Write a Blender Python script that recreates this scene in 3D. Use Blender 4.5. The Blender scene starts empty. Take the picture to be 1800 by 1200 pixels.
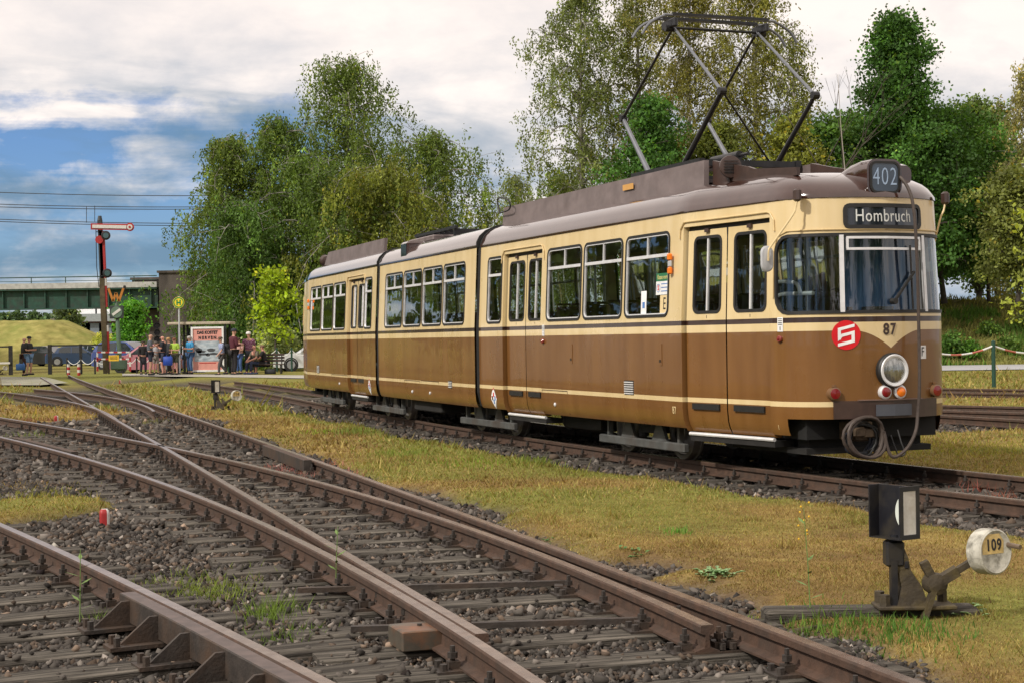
import bpy, bmesh, math, random
import numpy as np
from mathutils import Matrix, Vector
PI = math.pi
random.seed(7); RNG = np.random.default_rng(11)
scene = bpy.context.scene
COL = scene.collection

# ---------------------------------------------------------------- camera
F_PX, CAM_H, ROLL, HOR = 2850.0, 1.40, 0.015, 593.7      # focal length in photo pixels, height over rail head, roll, horizon row
cam_d = bpy.data.cameras.new('camera'); cam = bpy.data.objects.new('camera', cam_d); COL.objects.link(cam)
cam_d.sensor_width = 36.0; cam_d.lens = F_PX / 1800 * 36.0
cam_d.shift_y = -(600 - HOR) / 1800; cam_d.clip_end = 4000; cam_d.clip_start = 0.05
cam.matrix_world = Matrix.Translation((0, 0, CAM_H)) @ Matrix.Rotation(PI/2, 4, 'X') @ Matrix.Rotation(-ROLL, 4, 'Z')
scene.camera = cam
scene.render.resolution_x, scene.render.resolution_y = 1024, 682

# ---------------------------------------------------------------- light
SUN_DIR = Vector((-0.62, -0.52, 0.70)).normalized()          # towards the sun
world = bpy.data.worlds.new('World'); scene.world = world; world.use_nodes = True
def build_world():
    nt = world.node_tree; N = nt.nodes; L = nt.links
    for n in list(N): N.remove(n)
    def nd(t, **k):
        n = N.new(t)
        for a, b in k.items(): setattr(n, a, b)
        return n
    def mth(op, a, b=None, c=None, clamp=False):
        n = nd('ShaderNodeMath', operation=op, use_clamp=clamp)
        for i, v in enumerate((a, b, c)):
            if v is None: continue
            if isinstance(v, (int, float)): n.inputs[i].default_value = v
            else: L.new(v, n.inputs[i])
        return n.outputs[0]
    def mixc(f, a, b):
        n = nd('ShaderNodeMix', data_type='RGBA')
        for i, v in ((0, f), (6, a), (7, b)):
            if isinstance(v, (int, float)): n.inputs[i].default_value = v
            elif isinstance(v, tuple): n.inputs[i].default_value = v
            else: L.new(v, n.inputs[i])
        return n.outputs[2]
    tc = nd('ShaderNodeTexCoord'); sep = nd('ShaderNodeSeparateXYZ'); L.new(tc.outputs['Generated'], sep.inputs[0])
    X, Y, Z = sep.outputs
    az = mth('ARCTAN2', X, Y)
    el = mth('ARCSINE', mth('MINIMUM', mth('MAXIMUM', Z, -0.99), 0.99))
    def noise(sx, sy, ox, oy, scale, detail, rough=0.55, dist=0.0):
        cb = nd('ShaderNodeCombineXYZ')
        L.new(mth('ADD', mth('MULTIPLY', az, sx), ox), cb.inputs[0]); L.new(mth('ADD', mth('MULTIPLY', el, sy), oy), cb.inputs[1])
        n = nd('ShaderNodeTexNoise'); L.new(cb.outputs[0], n.inputs['Vector'])
        n.inputs['Scale'].default_value = scale; n.inputs['Detail'].default_value = detail
        n.inputs['Roughness'].default_value = rough; n.inputs['Distortion'].default_value = dist
        return n.outputs[0]
    sky = nd('ShaderNodeTexSky', sky_type='NISHITA'); sky.sun_disc = False
    sky.sun_elevation = math.asin(SUN_DIR.z); sky.sun_rotation = math.atan2(SUN_DIR.x, SUN_DIR.y)
    sky.air_density = 1.0; sky.dust_density = 0.6; sky.ozone_density = 1.6
    sc = nd('ShaderNodeVectorMath', operation='SCALE'); L.new(sky.outputs[0], sc.inputs[0]); sc.inputs['Scale'].default_value = 0.10
    # layered cloud: long flat bands low down, heaped cumulus above them, thin veil higher up
    band = noise(2.6, 60.0, 3.1, 0.7, 1.0, 5, 0.55, 0.5)
    heap = noise(15.0, 26.0, 1.7, 5.2, 1.0, 10, 0.60, 0.2)
    veil = noise(5.0, 17.0, 8.3, 2.2, 1.0, 6, 0.5, 0.4)
    hi = mth('MULTIPLY_ADD', el, 16.0, -1.95, clamp=True)          # closed cloud deck from 7 to 10.5 degrees up
    east = mth('MULTIPLY_ADD', az, 5.0, 0.75, clamp=True)          # and towards the right; blue gaps low in the left
    cov = mth('ADD', mth('MULTIPLY', heap, 0.85), mth('MULTIPLY', band, 0.55))
    cov = mth('ADD', cov, mth('MULTIPLY', hi, 0.45))
    cov = mth('ADD', cov, mth('MULTIPLY', east, 0.40))
    mask = mth('MULTIPLY_ADD', cov, 4.6, -3.05, clamp=True)
    shade = mth('MULTIPLY_ADD', mth('ADD', mth('MULTIPLY', veil, 0.8), mth('MULTIPLY', heap, 0.6)), 3.9, -2.12, clamp=True)
    cl = mixc(shade, (0.36, 0.46, 0.58, 1), (1.08, 1.0, 0.95, 1))
    warm = mth('MULTIPLY_ADD', el, 7.0, -0.62, clamp=True)
    cl = mixc(mth('MULTIPLY', warm, 0.86), cl, (1.12, 0.99, 0.915, 1))
    tint = nd('ShaderNodeVectorMath', operation='MULTIPLY'); L.new(sc.outputs[0], tint.inputs[0]); tint.inputs[1].default_value = (0.54, 0.74, 1.12)
    out = mixc(mask, tint.outputs[0], cl)
    slate = noise(6.0, 24.0, 4.3, 7.9, 1.0, 7, 0.55, 0.35)         # slate blue cloud banks under the deck
    sm = mth('MULTIPLY', mth('MULTIPLY_ADD', slate, 7.0, -3.05, clamp=True), mth('SUBTRACT', 1.0, mth('MULTIPLY', hi, 1.0)))
    sm = mth('MULTIPLY', sm, mth('SUBTRACT', 0.85, mth('MULTIPLY', mth('GREATER_THAN', Z, 0.35), 0.85)))
    sm = mth('MULTIPLY', sm, mth('SUBTRACT', 1.0, mth('MULTIPLY', east, 0.6)))
    out = mixc(sm, out, (0.17, 0.29, 0.42, 1))
    bg = nd('ShaderNodeBackground'); L.new(out, bg.inputs[0]); bg.inputs[1].default_value = 1.0
    wo = nd('ShaderNodeOutputWorld'); L.new(bg.outputs[0], wo.inputs[0])
build_world()
sun_d = bpy.data.lights.new('sun', 'SUN'); sun = bpy.data.objects.new('sun', sun_d); COL.objects.link(sun)
sun_d.energy = 3.5; sun_d.angle = math.radians(3.0); sun_d.color = (1.0, 0.94, 0.85)
sun.rotation_euler = (-SUN_DIR).to_track_quat('-Z', 'Y').to_euler(); sun.location = (-20, -20, 30)
scene.view_settings.view_transform = 'Standard'; scene.view_settings.look = 'None'
scene.view_settings.exposure = 0.0; scene.view_settings.gamma = 1.0
scene.cycles.max_bounces = 8; scene.cycles.transparent_max_bounces = 16; scene.cycles.use_denoising = True
scene.cycles.sample_clamp_indirect = 4.0

# ---------------------------------------------------------------- survey: photo pixel -> place on the ground
def der(x, y): return (x-900) - ROLL*(y-600), (y-600) + ROLL*(x-900)
def G(x, y, h=0.0):
    a, b = der(x, y); Yd = F_PX*(CAM_H-h) / (b + 600-HOR); return Vector((a*Yd/F_PX, Yd, h))
def at(x, y, Yd):
    a, b = der(x, y); return Vector((a*Yd/F_PX, Yd, CAM_H - (b + 600-HOR)*Yd/F_PX))

# ---------------------------------------------------------------- materials
MATS = {}
def mat(name, col, rough=0.7, metal=0.0, var=0.12, scale=6.0, bump=0.0, bscale=40.0, spec=0.5, dirt=None, dirt_amt=0.0, dscale=3.0, coat=0.0, emit=0.0, stretch=None, alpha=None, hue=None):
    if name in MATS: return MATS[name]
    m = bpy.data.materials.new(name); m.use_nodes = True; MATS[name] = m
    nt = m.node_tree; N = nt.nodes; L = nt.links; b = N['Principled BSDF']
    c = tuple(col)+(1,) if len(col) == 3 else col
    b.inputs['Roughness'].default_value = rough; b.inputs['Metallic'].default_value = metal
    b.inputs['Specular IOR Level'].default_value = spec
    if coat: b.inputs['Coat Weight'].default_value = coat; b.inputs['Coat Roughness'].default_value = 0.06
    tc = N.new('ShaderNodeTexCoord'); mp = N.new('ShaderNodeMapping'); L.new(tc.outputs['Object'], mp.inputs[0])
    if stretch: mp.inputs['Scale'].default_value = stretch
    nz = N.new('ShaderNodeTexNoise'); L.new(mp.outputs[0], nz.inputs['Vector']); nz.inputs['Scale'].default_value = scale; nz.inputs['Detail'].default_value = 6
    rp = N.new('ShaderNodeValToRGB'); L.new(nz.outputs[0], rp.inputs[0])
    rp.color_ramp.elements[0].position = 0.3; rp.color_ramp.elements[1].position = 0.72
    rp.color_ramp.elements[0].color = tuple(max(0, v*(1-var)) for v in c[:3])+(1,)
    hi = hue if hue else tuple(min(1, v*(1+var)) for v in c[:3])
    rp.color_ramp.elements[1].color = tuple(hi)+(1,)
    cur = rp.outputs[0]
    if dirt:
        n2 = N.new('ShaderNodeTexNoise'); L.new(mp.outputs[0], n2.inputs['Vector']); n2.inputs['Scale'].default_value = dscale; n2.inputs['Detail'].default_value = 8; n2.inputs['Roughness'].default_value = 0.65
        r2 = N.new('ShaderNodeValToRGB'); L.new(n2.outputs[0], r2.inputs[0]); r2.color_ramp.elements[0].position = 0.45; r2.color_ramp.elements[1].position = 0.68
        r2.color_ramp.elements[0].color = (0, 0, 0, 1); r2.color_ramp.elements[1].color = (dirt_amt,)*3+(1,)
        mx = N.new('ShaderNodeMix'); mx.data_type = 'RGBA'; L.new(r2.outputs[0], mx.inputs[0]); L.new(cur, mx.inputs[6]); mx.inputs[7].default_value = tuple(dirt)+(1,)
        cur = mx.outputs[2]
    L.new(cur, b.inputs['Base Color'])
    if emit: L.new(cur, b.inputs['Emission Color']); b.inputs['Emission Strength'].default_value = emit
    if bump:
        n3 = N.new('ShaderNodeTexNoise'); L.new(mp.outputs[0], n3.inputs['Vector']); n3.inputs['Scale'].default_value = bscale; n3.inputs['Detail'].default_value = 6
        bp = N.new('ShaderNodeBump'); bp.inputs['Strength'].default_value = bump; bp.inputs['Distance'].default_value = 0.02; L.new(n3.outputs[0], bp.inputs['Height']); L.new(bp.outputs[0], b.inputs['Normal'])
    return m
def attr_mat(name, rough=0.75, translucent=0.0, spec=0.3, attr='col'):
    if name in MATS: return MATS[name]
    m = bpy.data.materials.new(name); m.use_nodes = True; MATS[name] = m
    nt = m.node_tree; N = nt.nodes; L = nt.links; b = N['Principled BSDF']
    a = N.new('ShaderNodeAttribute'); a.attribute_name = attr; L.new(a.outputs['Color'], b.inputs['Base Color'])
    b.inputs['Roughness'].default_value = rough; b.inputs['Specular IOR Level'].default_value = spec
    if translucent:
        t = N.new('ShaderNodeBsdfTranslucent'); mx = N.new('ShaderNodeMixShader'); mx.inputs[0].default_value = translucent
        g = N.new('ShaderNodeMix'); g.data_type = 'RGBA'; g.blend_type = 'MULTIPLY'; g.inputs[0].default_value = 1.0; L.new(a.outputs['Color'], g.inputs[6]); g.inputs[7].default_value = (1.5, 1.5, 0.7, 1)
        L.new(g.outputs[2], t.inputs[0]); L.new(b.outputs[0], mx.inputs[1]); L.new(t.outputs[0], mx.inputs[2]); L.new(mx.outputs[0], N['Material Output'].inputs[0])
    return m
def glass_mat(name, tint=(0.8, 0.9, 0.88), refl=1.0, dark=0.0):
    if name in MATS: return MATS[name]
    m = bpy.data.materials.new(name); m.use_nodes = True; MATS[name] = m
    nt = m.node_tree; N = nt.nodes; L = nt.links
    for n in list(N): N.remove(n)
    o = N.new('ShaderNodeOutputMaterial'); tr = N.new('ShaderNodeBsdfTransparent'); tr.inputs[0].default_value = tuple(tint)+(1,)
    gl = N.new('ShaderNodeBsdfGlossy'); gl.inputs['Roughness'].default_value = 0.015; gl.inputs['Color'].default_value = (refl, refl, refl, 1)
    fr = N.new('ShaderNodeFresnel'); fr.inputs['IOR'].default_value = 1.52
    nz = N.new('ShaderNodeTexNoise'); nz.inputs['Scale'].default_value = 1.4; tc = N.new('ShaderNodeTexCoord'); L.new(tc.outputs['Object'], nz.inputs['Vector'])
    bp = N.new('ShaderNodeBump'); bp.inputs['Strength'].default_value = 0.05; bp.inputs['Distance'].default_value = 0.05; L.new(nz.outputs[0], bp.inputs['Height']); L.new(bp.outputs[0], gl.inputs['Normal'])
    ad = N.new('ShaderNodeMath'); ad.operation = 'MULTIPLY_ADD'; ad.inputs[1].default_value = 1.7; ad.inputs[2].default_value = 0.015; L.new(fr.outputs[0], ad.inputs[0])
    mx = N.new('ShaderNodeMixShader'); L.new(ad.outputs[0], mx.inputs[0]); L.new(tr.outputs[0], mx.inputs[1]); L.new(gl.outputs[0], mx.inputs[2])
    if dark:
        df = N.new('ShaderNodeBsdfDiffuse'); df.inputs[0].default_value = (0.02, 0.025, 0.025, 1)
        m2 = N.new('ShaderNodeMixShader'); m2.inputs[0].default_value = dark; L.new(mx.outputs[0], m2.inputs[1]); L.new(df.outputs[0], m2.inputs[2]); L.new(m2.outputs[0], o.inputs[0])
    else: L.new(mx.outputs[0], o.inputs[0])
    return m

# ---------------------------------------------------------------- mesh builder
WM = {}
def attach(o, parent, M=None):
    M = M if M is not None else Matrix.Identity(4)
    if parent is not None:
        o.parent = parent; o.matrix_parent_inverse = WM.get(parent.name, Matrix.Identity(4)).inverted()
    o.matrix_basis = M; WM[o.name] = M.copy()
    return o
def tag(o, label=None, cat=None, group=None, kind=None):
    if label: o['label'] = label
    if cat: o['category'] = cat
    if group: o['group'] = group
    if kind: o['kind'] = kind
    return o
def empty(name, M=None, **k):
    o = bpy.data.objects.new(name, None); COL.objects.link(o); o.empty_display_size = 0.2
    attach(o, None, M if M is not None else Matrix.Identity(4)); return tag(o, **k)
def place(x, y, z, rz=0.0, s=1.0): return Matrix.Translation((x, y, z)) @ Matrix.Rotation(rz, 4, 'Z') @ Matrix.Scale(s, 4)
class MB:
    def __init__(s): s.v = []; s.f = []; s.m = []; s.cur = 0
    def add(s, vs, fs):
        b = len(s.v); s.v += [tuple(p) for p in vs]
        for f in fs: s.f.append(tuple(b+i for i in f)); s.m.append(s.cur)
        return s
    def box(s, c, d, M=None, bev=0.0):
        hx, hy, hz = d[0]/2, d[1]/2, d[2]/2
        if bev:
            ps = [Vector(p) for p in ((hx-bev, hy, hz-bev),)]
            vs = []; r = bev
            prof = [(-hx+r, -hy), (hx-r, -hy), (hx, -hy+r), (hx, hy-r), (hx-r, hy), (-hx+r, hy), (-hx, hy-r), (-hx, -hy+r)]
            rings = [(-hz, r), (-hz+r, 0), (hz-r, 0), (hz, r)]
            for z, ins in rings:
                kx, ky = (hx-ins)/hx, (hy-ins)/hy
                vs += [(x*kx, y*ky, z) for x, y in prof]
            fs = [tuple(range(7, -1, -1)), tuple(range(24, 32))]
            for k in range(3):
                for i in range(8): j = (i+1) % 8; fs.append((k*8+i, k*8+j, k*8+8+j, k*8+8+i))
        else:
            vs = [(sx*hx, sy*hy, sz*hz) for sz in (-1, 1) for sx, sy in ((-1, -1), (1, -1), (1, 1), (-1, 1))]
            fs = [(3, 2, 1, 0), (4, 5, 6, 7), (0, 1, 5, 4), (1, 2, 6, 5), (2, 3, 7, 6), (3, 0, 4, 7)]
        c = Vector(c)
        vs = [(M @ Vector(p) if M is not None else Vector(p)) + c for p in vs]
        return s.add(vs, fs)
    def bar(s, p, q, w, h=None, up=(0, 0, 1)):
        p, q = Vector(p), Vector(q); d = q-p; L = d.length
        if L < 1e-6: return s
        d /= L; u = Vector(up)
        if abs(d.dot(u)) > 0.97: u = Vector((1, 0, 0))
        a = d.cross(u).normalized(); u = a.cross(d); h = h or w
        M = Matrix((d, a, u)).transposed()
        return s.box((p+q)/2, (L, w, h), M)
    def cyl(s, p, q, r, r2=None, n=12, cap=True):
        p, q = Vector(p), Vector(q); d = (q-p); r2 = r if r2 is None else r2
        if d.length < 1e-7: return s
        d.normalize(); u = Vector((0, 0, 1)) if abs(d.z) < 0.9 else Vector((1, 0, 0)); a = d.cross(u).normalized(); b = a.cross(d)
        vs = []
        for c, rr in ((p, r), (q, r2)):
            vs += [c + a*(rr*math.cos(2*PI*i/n)) + b*(rr*math.sin(2*PI*i/n)) for i in range(n)]
        fs = [(i, (i+1) % n, n+(i+1) % n, n+i) for i in range(n)]
        if cap: fs += [tuple(range(n-1, -1, -1)), tuple(range(n, 2*n))]
        return s.add(vs, fs)
    def tube(s, pts, r, n=8, cap=True):
        pts = [Vector(p) for p in pts]; rs = r if isinstance(r, (list, tuple)) else [r]*len(pts)
        vs = []; up = Vector((0, 0, 1))
        for i, p in enumerate(pts):
            d = (pts[min(i+1, len(pts)-1)] - pts[max(i-1, 0)]).normalized()
            if abs(d.dot(up)) > 0.95: up = Vector((1, 0, 0)) if abs(d.x) < 0.9 else Vector((0, 1, 0))
            a = d.cross(up).normalized(); b = a.cross(d); up = b
            vs += [p + a*(rs[i]*math.cos(2*PI*k/n)) + b*(rs[i]*math.sin(2*PI*k/n)) for k in range(n)]
        fs = []
        for i in range(len(pts)-1):
            for k in range(n): fs.append((i*n+k, i*n+(k+1) % n, (i+1)*n+(k+1) % n, (i+1)*n+k))
        if cap: fs += [tuple(range(n-1, -1, -1)), tuple(range((len(pts)-1)*n, len(pts)*n))]
        return s.add(vs, fs)
    def prism(s, poly, M, t0, t1):
        n = len(poly); vs = [M @ Vector((x, y, t0)) for x, y in poly] + [M @ Vector((x, y, t1)) for x, y in poly]
        fs = [tuple(range(n-1, -1, -1)), tuple(range(n, 2*n))] + [(i, (i+1) % n, n+(i+1) % n, n+i) for i in range(n)]
        return s.add(vs, fs)
    def lathe(s, prof, p, axis, n=20):
        p = Vector(p); d = Vector(axis).normalized(); u = Vector((0, 0, 1)) if abs(d.z) < 0.9 else Vector((1, 0, 0)); a = d.cross(u).normalized(); b = a.cross(d)
        vs = []; fs = []
        for r, h in prof: vs += [p + d*h + a*(r*math.cos(2*PI*i/n)) + b*(r*math.sin(2*PI*i/n)) for i in range(n)]
        for k in range(len(prof)-1):
            for i in range(n): fs.append((k*n+i, k*n+(i+1) % n, (k+1)*n+(i+1) % n, (k+1)*n+i))
        fs += [tuple(range(n-1, -1, -1)), tuple(range((len(prof)-1)*n, len(prof)*n))]
        return s.add(vs, fs)
    def sphere(s, c, r, n=12, m=8):
        r = Vector(r) if isinstance(r, (tuple, list, Vector)) else Vector((r, r, r)); c = Vector(c); vs = [c+Vector((0, 0, -r.z))]; fs = []
        for j in range(1, m):
            ph = -PI/2 + PI*j/m
            vs += [c + Vector((r.x*math.cos(ph)*math.cos(2*PI*i/n), r.y*math.cos(ph)*math.sin(2*PI*i/n), r.z*math.sin(ph))) for i in range(n)]
        vs.append(c+Vector((0, 0, r.z)))
        for i in range(n): fs.append((0, 1+(i+1) % n, 1+i))
        for j in range(m-2):
            for i in range(n): fs.append((1+j*n+i, 1+j*n+(i+1) % n, 1+(j+1)*n+(i+1) % n, 1+(j+1)*n+i))
        t = len(vs)-1
        for i in range(n): fs.append((t, 1+(m-2)*n+i, 1+(m-2)*n+(i+1) % n))
        return s.add(vs, fs)
    def mesh(s, name, mats, smooth=False, fix=True):
        me = bpy.data.meshes.new(name); me.from_pydata(s.v, [], s.f)
        mats = mats if isinstance(mats, (list, tuple)) else [mats]
        for m in mats: me.materials.append(m)
        if len(mats) > 1: me.polygons.foreach_set('material_index', s.m)
        if fix:
            bm = bmesh.new(); bm.from_mesh(me); bmesh.ops.recalc_face_normals(bm, faces=bm.faces); bm.to_mesh(me); bm.free()
        if smooth:
            me.polygons.foreach_set('use_smooth', [True]*len(me.polygons))
            if smooth != 'all': me.set_sharp_from_angle(angle=math.radians(smooth if isinstance(smooth, (int, float)) and smooth is not True else 38))
        me.update(); return me
    def build(s, name, mats, parent=None, M=None, smooth=False, fix=True, **k):
        o = bpy.data.objects.new(name, s.mesh(name, mats, smooth, fix)); COL.objects.link(o)
        attach(o, parent, M); return tag(o, **k)
def obj_from(me, name, parent=None, M=None, **k):
    o = bpy.data.objects.new(name, me); COL.objects.link(o); attach(o, parent, M); return tag(o, **k)
def np_mesh(name, verts, quads, material, cols=None, tri=False, attr='col'):
    """many loose faces in one mesh, quick: verts (n,3), quads (m,4) or (m,3)"""
    me = bpy.data.meshes.new(name); k = quads.shape[1]
    me.vertices.add(len(verts)); me.vertices.foreach_set('co', np.ascontiguousarray(verts, np.float32).ravel())
    me.loops.add(quads.size); me.loops.foreach_set('vertex_index', np.ascontiguousarray(quads, np.int32).ravel())
    me.polygons.add(len(quads)); me.polygons.foreach_set('loop_start', np.arange(0, quads.size, k, dtype=np.int32))
    if cols is not None:
        a = me.attributes.new(attr, 'FLOAT_COLOR', 'POINT'); c = np.ones((len(verts), 4), np.float32); c[:, :3] = cols; a.data.foreach_set('color', c.ravel())
    me.materials.append(material); me.update(calc_edges=True); me.validate(); return me
TEXT_DG = None
def text_mesh(txt, size, depth=0.002, spacing=1.0, bold=0.0, xscale=1.0):
    cu = bpy.data.curves.new('lettering', 'FONT'); cu.body = txt; cu.size = size; cu.extrude = depth; cu.align_x = 'CENTER'; cu.align_y = 'CENTER'; cu.space_character = spacing; cu.offset = bold; cu.resolution_u = 3
    o = bpy.data.objects.new('lettering_tmp', cu); COL.objects.link(o)
    dg = bpy.context.evaluated_depsgraph_get(); me = bpy.data.meshes.new_from_object(o.evaluated_get(dg)); bpy.data.objects.remove(o); bpy.data.curves.remove(cu)
    if xscale != 1.0: me.transform(Matrix.Diagonal((xscale, 1, 1, 1)))
    me.materials.clear(); return me
def lettering(txt, size, material, name, parent, M, depth=0.002, spacing=1.0, bold=0.0, xscale=1.0, bend=None):
    me = text_mesh(txt, size, depth, spacing, bold, xscale); me.materials.append(material)
    if bend:
        for v in me.vertices: v.co = bend(v.co)
    me.name = name
    return obj_from(me, name, parent, M)
def frame_M(p, right, up):
    r = Vector(right).normalized(); u = Vector(up).normalized(); n = r.cross(u); M = Matrix((r, u, n)).transposed().to_4x4(); M.translation = Vector(p); return M
def catmull(pts, n=8):
    pts = [Vector(p) for p in pts]; out = []
    for i in range(len(pts)-1):
        p0, p1, p2, p3 = pts[max(i-1, 0)], pts[i], pts[i+1], pts[min(i+2, len(pts)-1)]
        for k in range(n):
            t = k/n; out.append(0.5*((2*p1) + (p2-p0)*t + (2*p0-5*p1+4*p2-p3)*t*t + (3*p1-p0-3*p2+p3)*t**3))
    out.append(pts[-1]); return out
# ================================================================ SETTING: tracks, ground, ballast, turf
class RailLine:
    """a rail head centre line X(Y) fitted through surveyed photo points"""
    def __init__(s, px, deg, y0=None, y1=None, w=None):
        P = np.array([G(*p)[:2] for p in px]); s.ym = P[:, 1].mean(); s.ys = P[:, 1].std()
        wt = 1.0/np.sqrt(P[:, 1])
        s.c = np.polyfit((P[:, 1]-s.ym)/s.ys, P[:, 0], deg, w=wt); s.lo = P[:, 1].min() if y0 is None else y0; s.hi = P[:, 1].max() if y1 is None else y1
        s.a, s.b = P[:, 1].min(), P[:, 1].max(); s.off = 0.0
    def X(s, y):
        y = np.asarray(y, float); yc = np.clip(y, s.a, s.b); t = (yc-s.ym)/s.ys; d = np.polyder(s.c)
        return np.polyval(s.c, t) + (y-yc)*np.polyval(d, t)/s.ys
    def slope(s, y):
        return (s.X(np.asarray(y)+0.05)-s.X(np.asarray(y)-0.05))/0.1
    def path(s, step=0.45):
        n = max(6, int((s.hi-s.lo)/step)); ys = np.linspace(s.lo, s.hi, n); return np.stack([s.X(ys), ys], 1)
r1 = RailLine([(120,658),(287,717),(337,730),(440,770),(500,790),(600,823),(660,850),(850,913),(950,950),(1100,1007),(1340,1094),(1440,1134),(1540,1176),(1612,1200)], 3, 4.6)
r3 = RailLine([(72,662),(117,687),(173,720),(230,753),(287,783),(333,807),(400,850),(467,893),(500,908),(600,966),(660,1000),(800,1083),(846,1111)], 3)
r4 = RailLine([(0,767),(167,810),(277,847),(400,893),(427,901),(500,935),(600,984),(700,1047),(800,1110),(900,1168),(958,1200)], 3, 4.6, 44)
r2 = RailLine([(0,733),(100,748),(200,765),(253,777),(317,790),(433,814),(570,850),(667,873),(767,904),(833,928),(933,965),(1020,1003),(1100,1035),(1250,1096)], 3, None, 46)
r6 = RailLine([(0,688),(83,698),(133,708),(173,719),(205,737)], 2, None, 50)
r7 = RailLine([(0,680),(60,682),(117,687),(200,700),(240,709),(276,722)], 2, None, 52)
r8 = RailLine([(0,922),(133,977),(267,1045),(400,1113),(500,1161),(583,1200)], 2, 4.6, 24)
rn = RailLine([(300,668),(387,677),(430,685),(517,700),(540,703),(584.4,712),(618,716.7),(673,727.8),(740,737.8),(820,751.7),(912,766),(1020,781.7),(1050,786.7),(1250,811.7),(1450,836),(1650,860),(1800,878)], 3, 8.5, 58)
class OffsetLine(RailLine):
    def __init__(s, base, d, lo=None, hi=None): s.base = base; s.d = d; s.lo = base.lo if lo is None else lo; s.hi = base.hi if hi is None else hi; s.a, s.b = s.lo, s.hi
    def X(s, y):
        k = s.base.slope(y); return s.base.X(y) + s.d*np.sqrt(1+k*k)
rf = OffsetLine(rn, 1.505)
r8b = OffsetLine(r8, -1.505)
r8g = OffsetLine(r8, -0.115, 4.6, 9.05)
# rails of the two tracks beyond the tram
def straight(p, q, lo, hi):
    a, b = G(*p), G(*q); l = RailLine.__new__(RailLine); l.c = np.polyfit([a.y, b.y], [a.x, b.x], 1); l.ym, l.ys = 0.0, 1.0; l.lo, l.hi, l.a, l.b = lo, hi, -1e9, 1e9; return l

M_rust = mat('rail_rust', (0.070, 0.038, 0.024), 0.75, 0.0, 0.35, 14, 0.25, 90, dirt=(0.05, 0.035, 0.026), dirt_amt=0.8, dscale=5)
M_head = mat('rail_head_worn', (0.26, 0.19, 0.15), 0.26, 0.7, 0.3, 11, dirt=(0.15, 0.08, 0.05), dirt_amt=0.8, dscale=6)
M_dkst = mat('dark_steel', (0.045, 0.036, 0.030), 0.65, 0.2, 0.35, 10, 0.2, 60, dirt=(0.10, 0.055, 0.03), dirt_amt=0.6)
M_wood = mat('sleeper_wood', (0.075, 0.066, 0.055), 0.9, 0, 0.65, 3, 0.9, 9, stretch=(.8, 16, 16), dirt=(0.016, 0.013, 0.011), dirt_amt=0.95, dscale=1.6, spec=0.2, hue=(.20, .178, .148))
PROF = [(-.0625,-.138),(-.0625,-.127),(-.014,-.112),(-.009,-.05),(-.034,-.041),(-.036,-.010),(-.030,0),(.030,0),(.036,-.010),(.034,-.041),(.009,-.05),(.014,-.112),(.0625,-.127),(.0625,-.138)]
def sweep_rail(path, parent, name='rail', prof=PROF, head=6, dz=0.0, mats=None, z=None):
    mb = MB(); n = len(prof); P = np.asarray(path); T = np.gradient(P, axis=0); T /= np.linalg.norm(T, axis=1)[:, None]
    for i, (p, t) in enumerate(zip(P, T)):
        nx, ny = t[1], -t[0]
        mb.v += [(p[0]+nx*a, p[1]+ny*a, b+dz+(0 if z is None else z[i])) for a, b in prof]
    for i in range(len(P)-1):
        for k in range(n):
            j = (k+1) % n; mb.f.append((i*n+k, i*n+j, (i+1)*n+j, (i+1)*n+k)); mb.m.append(1 if k == head else 0)
    mb.f += [tuple(range(n)), tuple(range((len(P)-1)*n, len(P)*n))]; mb.m += [0, 0]
    return mb.build(name, mats or [M_rust, M_head], parent, smooth=30)

TRK = empty('railway_turnout', label='rusty turnout track with wooden sleepers crossing the left foreground', kind='structure')
TRK2 = empty('railway_track', label='rusty track carrying the tram across the middle of the picture', kind='structure')
TRK3 = empty('railway_track', label='rail with check rail and brackets in the bottom left corner', kind='structure')
TRK4 = empty('railway_track', label='rails on the far side of the tram at the right edge', kind='structure')
for rl, par in ((r1, TRK), (r4, TRK), (r6, TRK), (rn, TRK2), (rf, TRK2), (r8, TRK3), (r8b, TRK3)): sweep_rail(rl.path(), par)
# switch blades thin out and come in beside the stock rail; the crossing nose is a solid block
def blade(rl, stock, y_tip, y_full, side):
    P = rl.path(0.3); z = np.zeros(len(P)); out = []
    for x, y in P:
        if y < y_full:
            t = max(0.0, (y-y_tip)/(y_full-y_tip)); sx = float(stock.X(y)) + side*(0.066 + 0.0*t); lim = sx
            x = max(x, lim) if side > 0 else min(x, lim)
        out.append((x, y))
    return np.array(out)
sweep_rail(blade(r3, r4, 8.0, 12, 1), TRK, 'switch_rail', dz=-0.004)
sweep_rail(blade(r2, r1, 8.2, 12, -1), TRK, 'switch_rail', dz=-0.004)
sweep_rail(r7.path(), TRK, 'rail')
mb = MB()                                                     # check rail with its triangular brackets
CP = [(-.05,-.12),(-.05,.010),(-.045,.016),(.035,.016),(.04,.010),(.04,-.12)]
sweep_rail(r8g.path(0.3), TRK3, 'check_rail', CP, 2, 0.0, [M_dkst, mat('check_rail_top', (0.10, 0.07, 0.06), 0.5, 0.3, 0.3, 12)])
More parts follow.
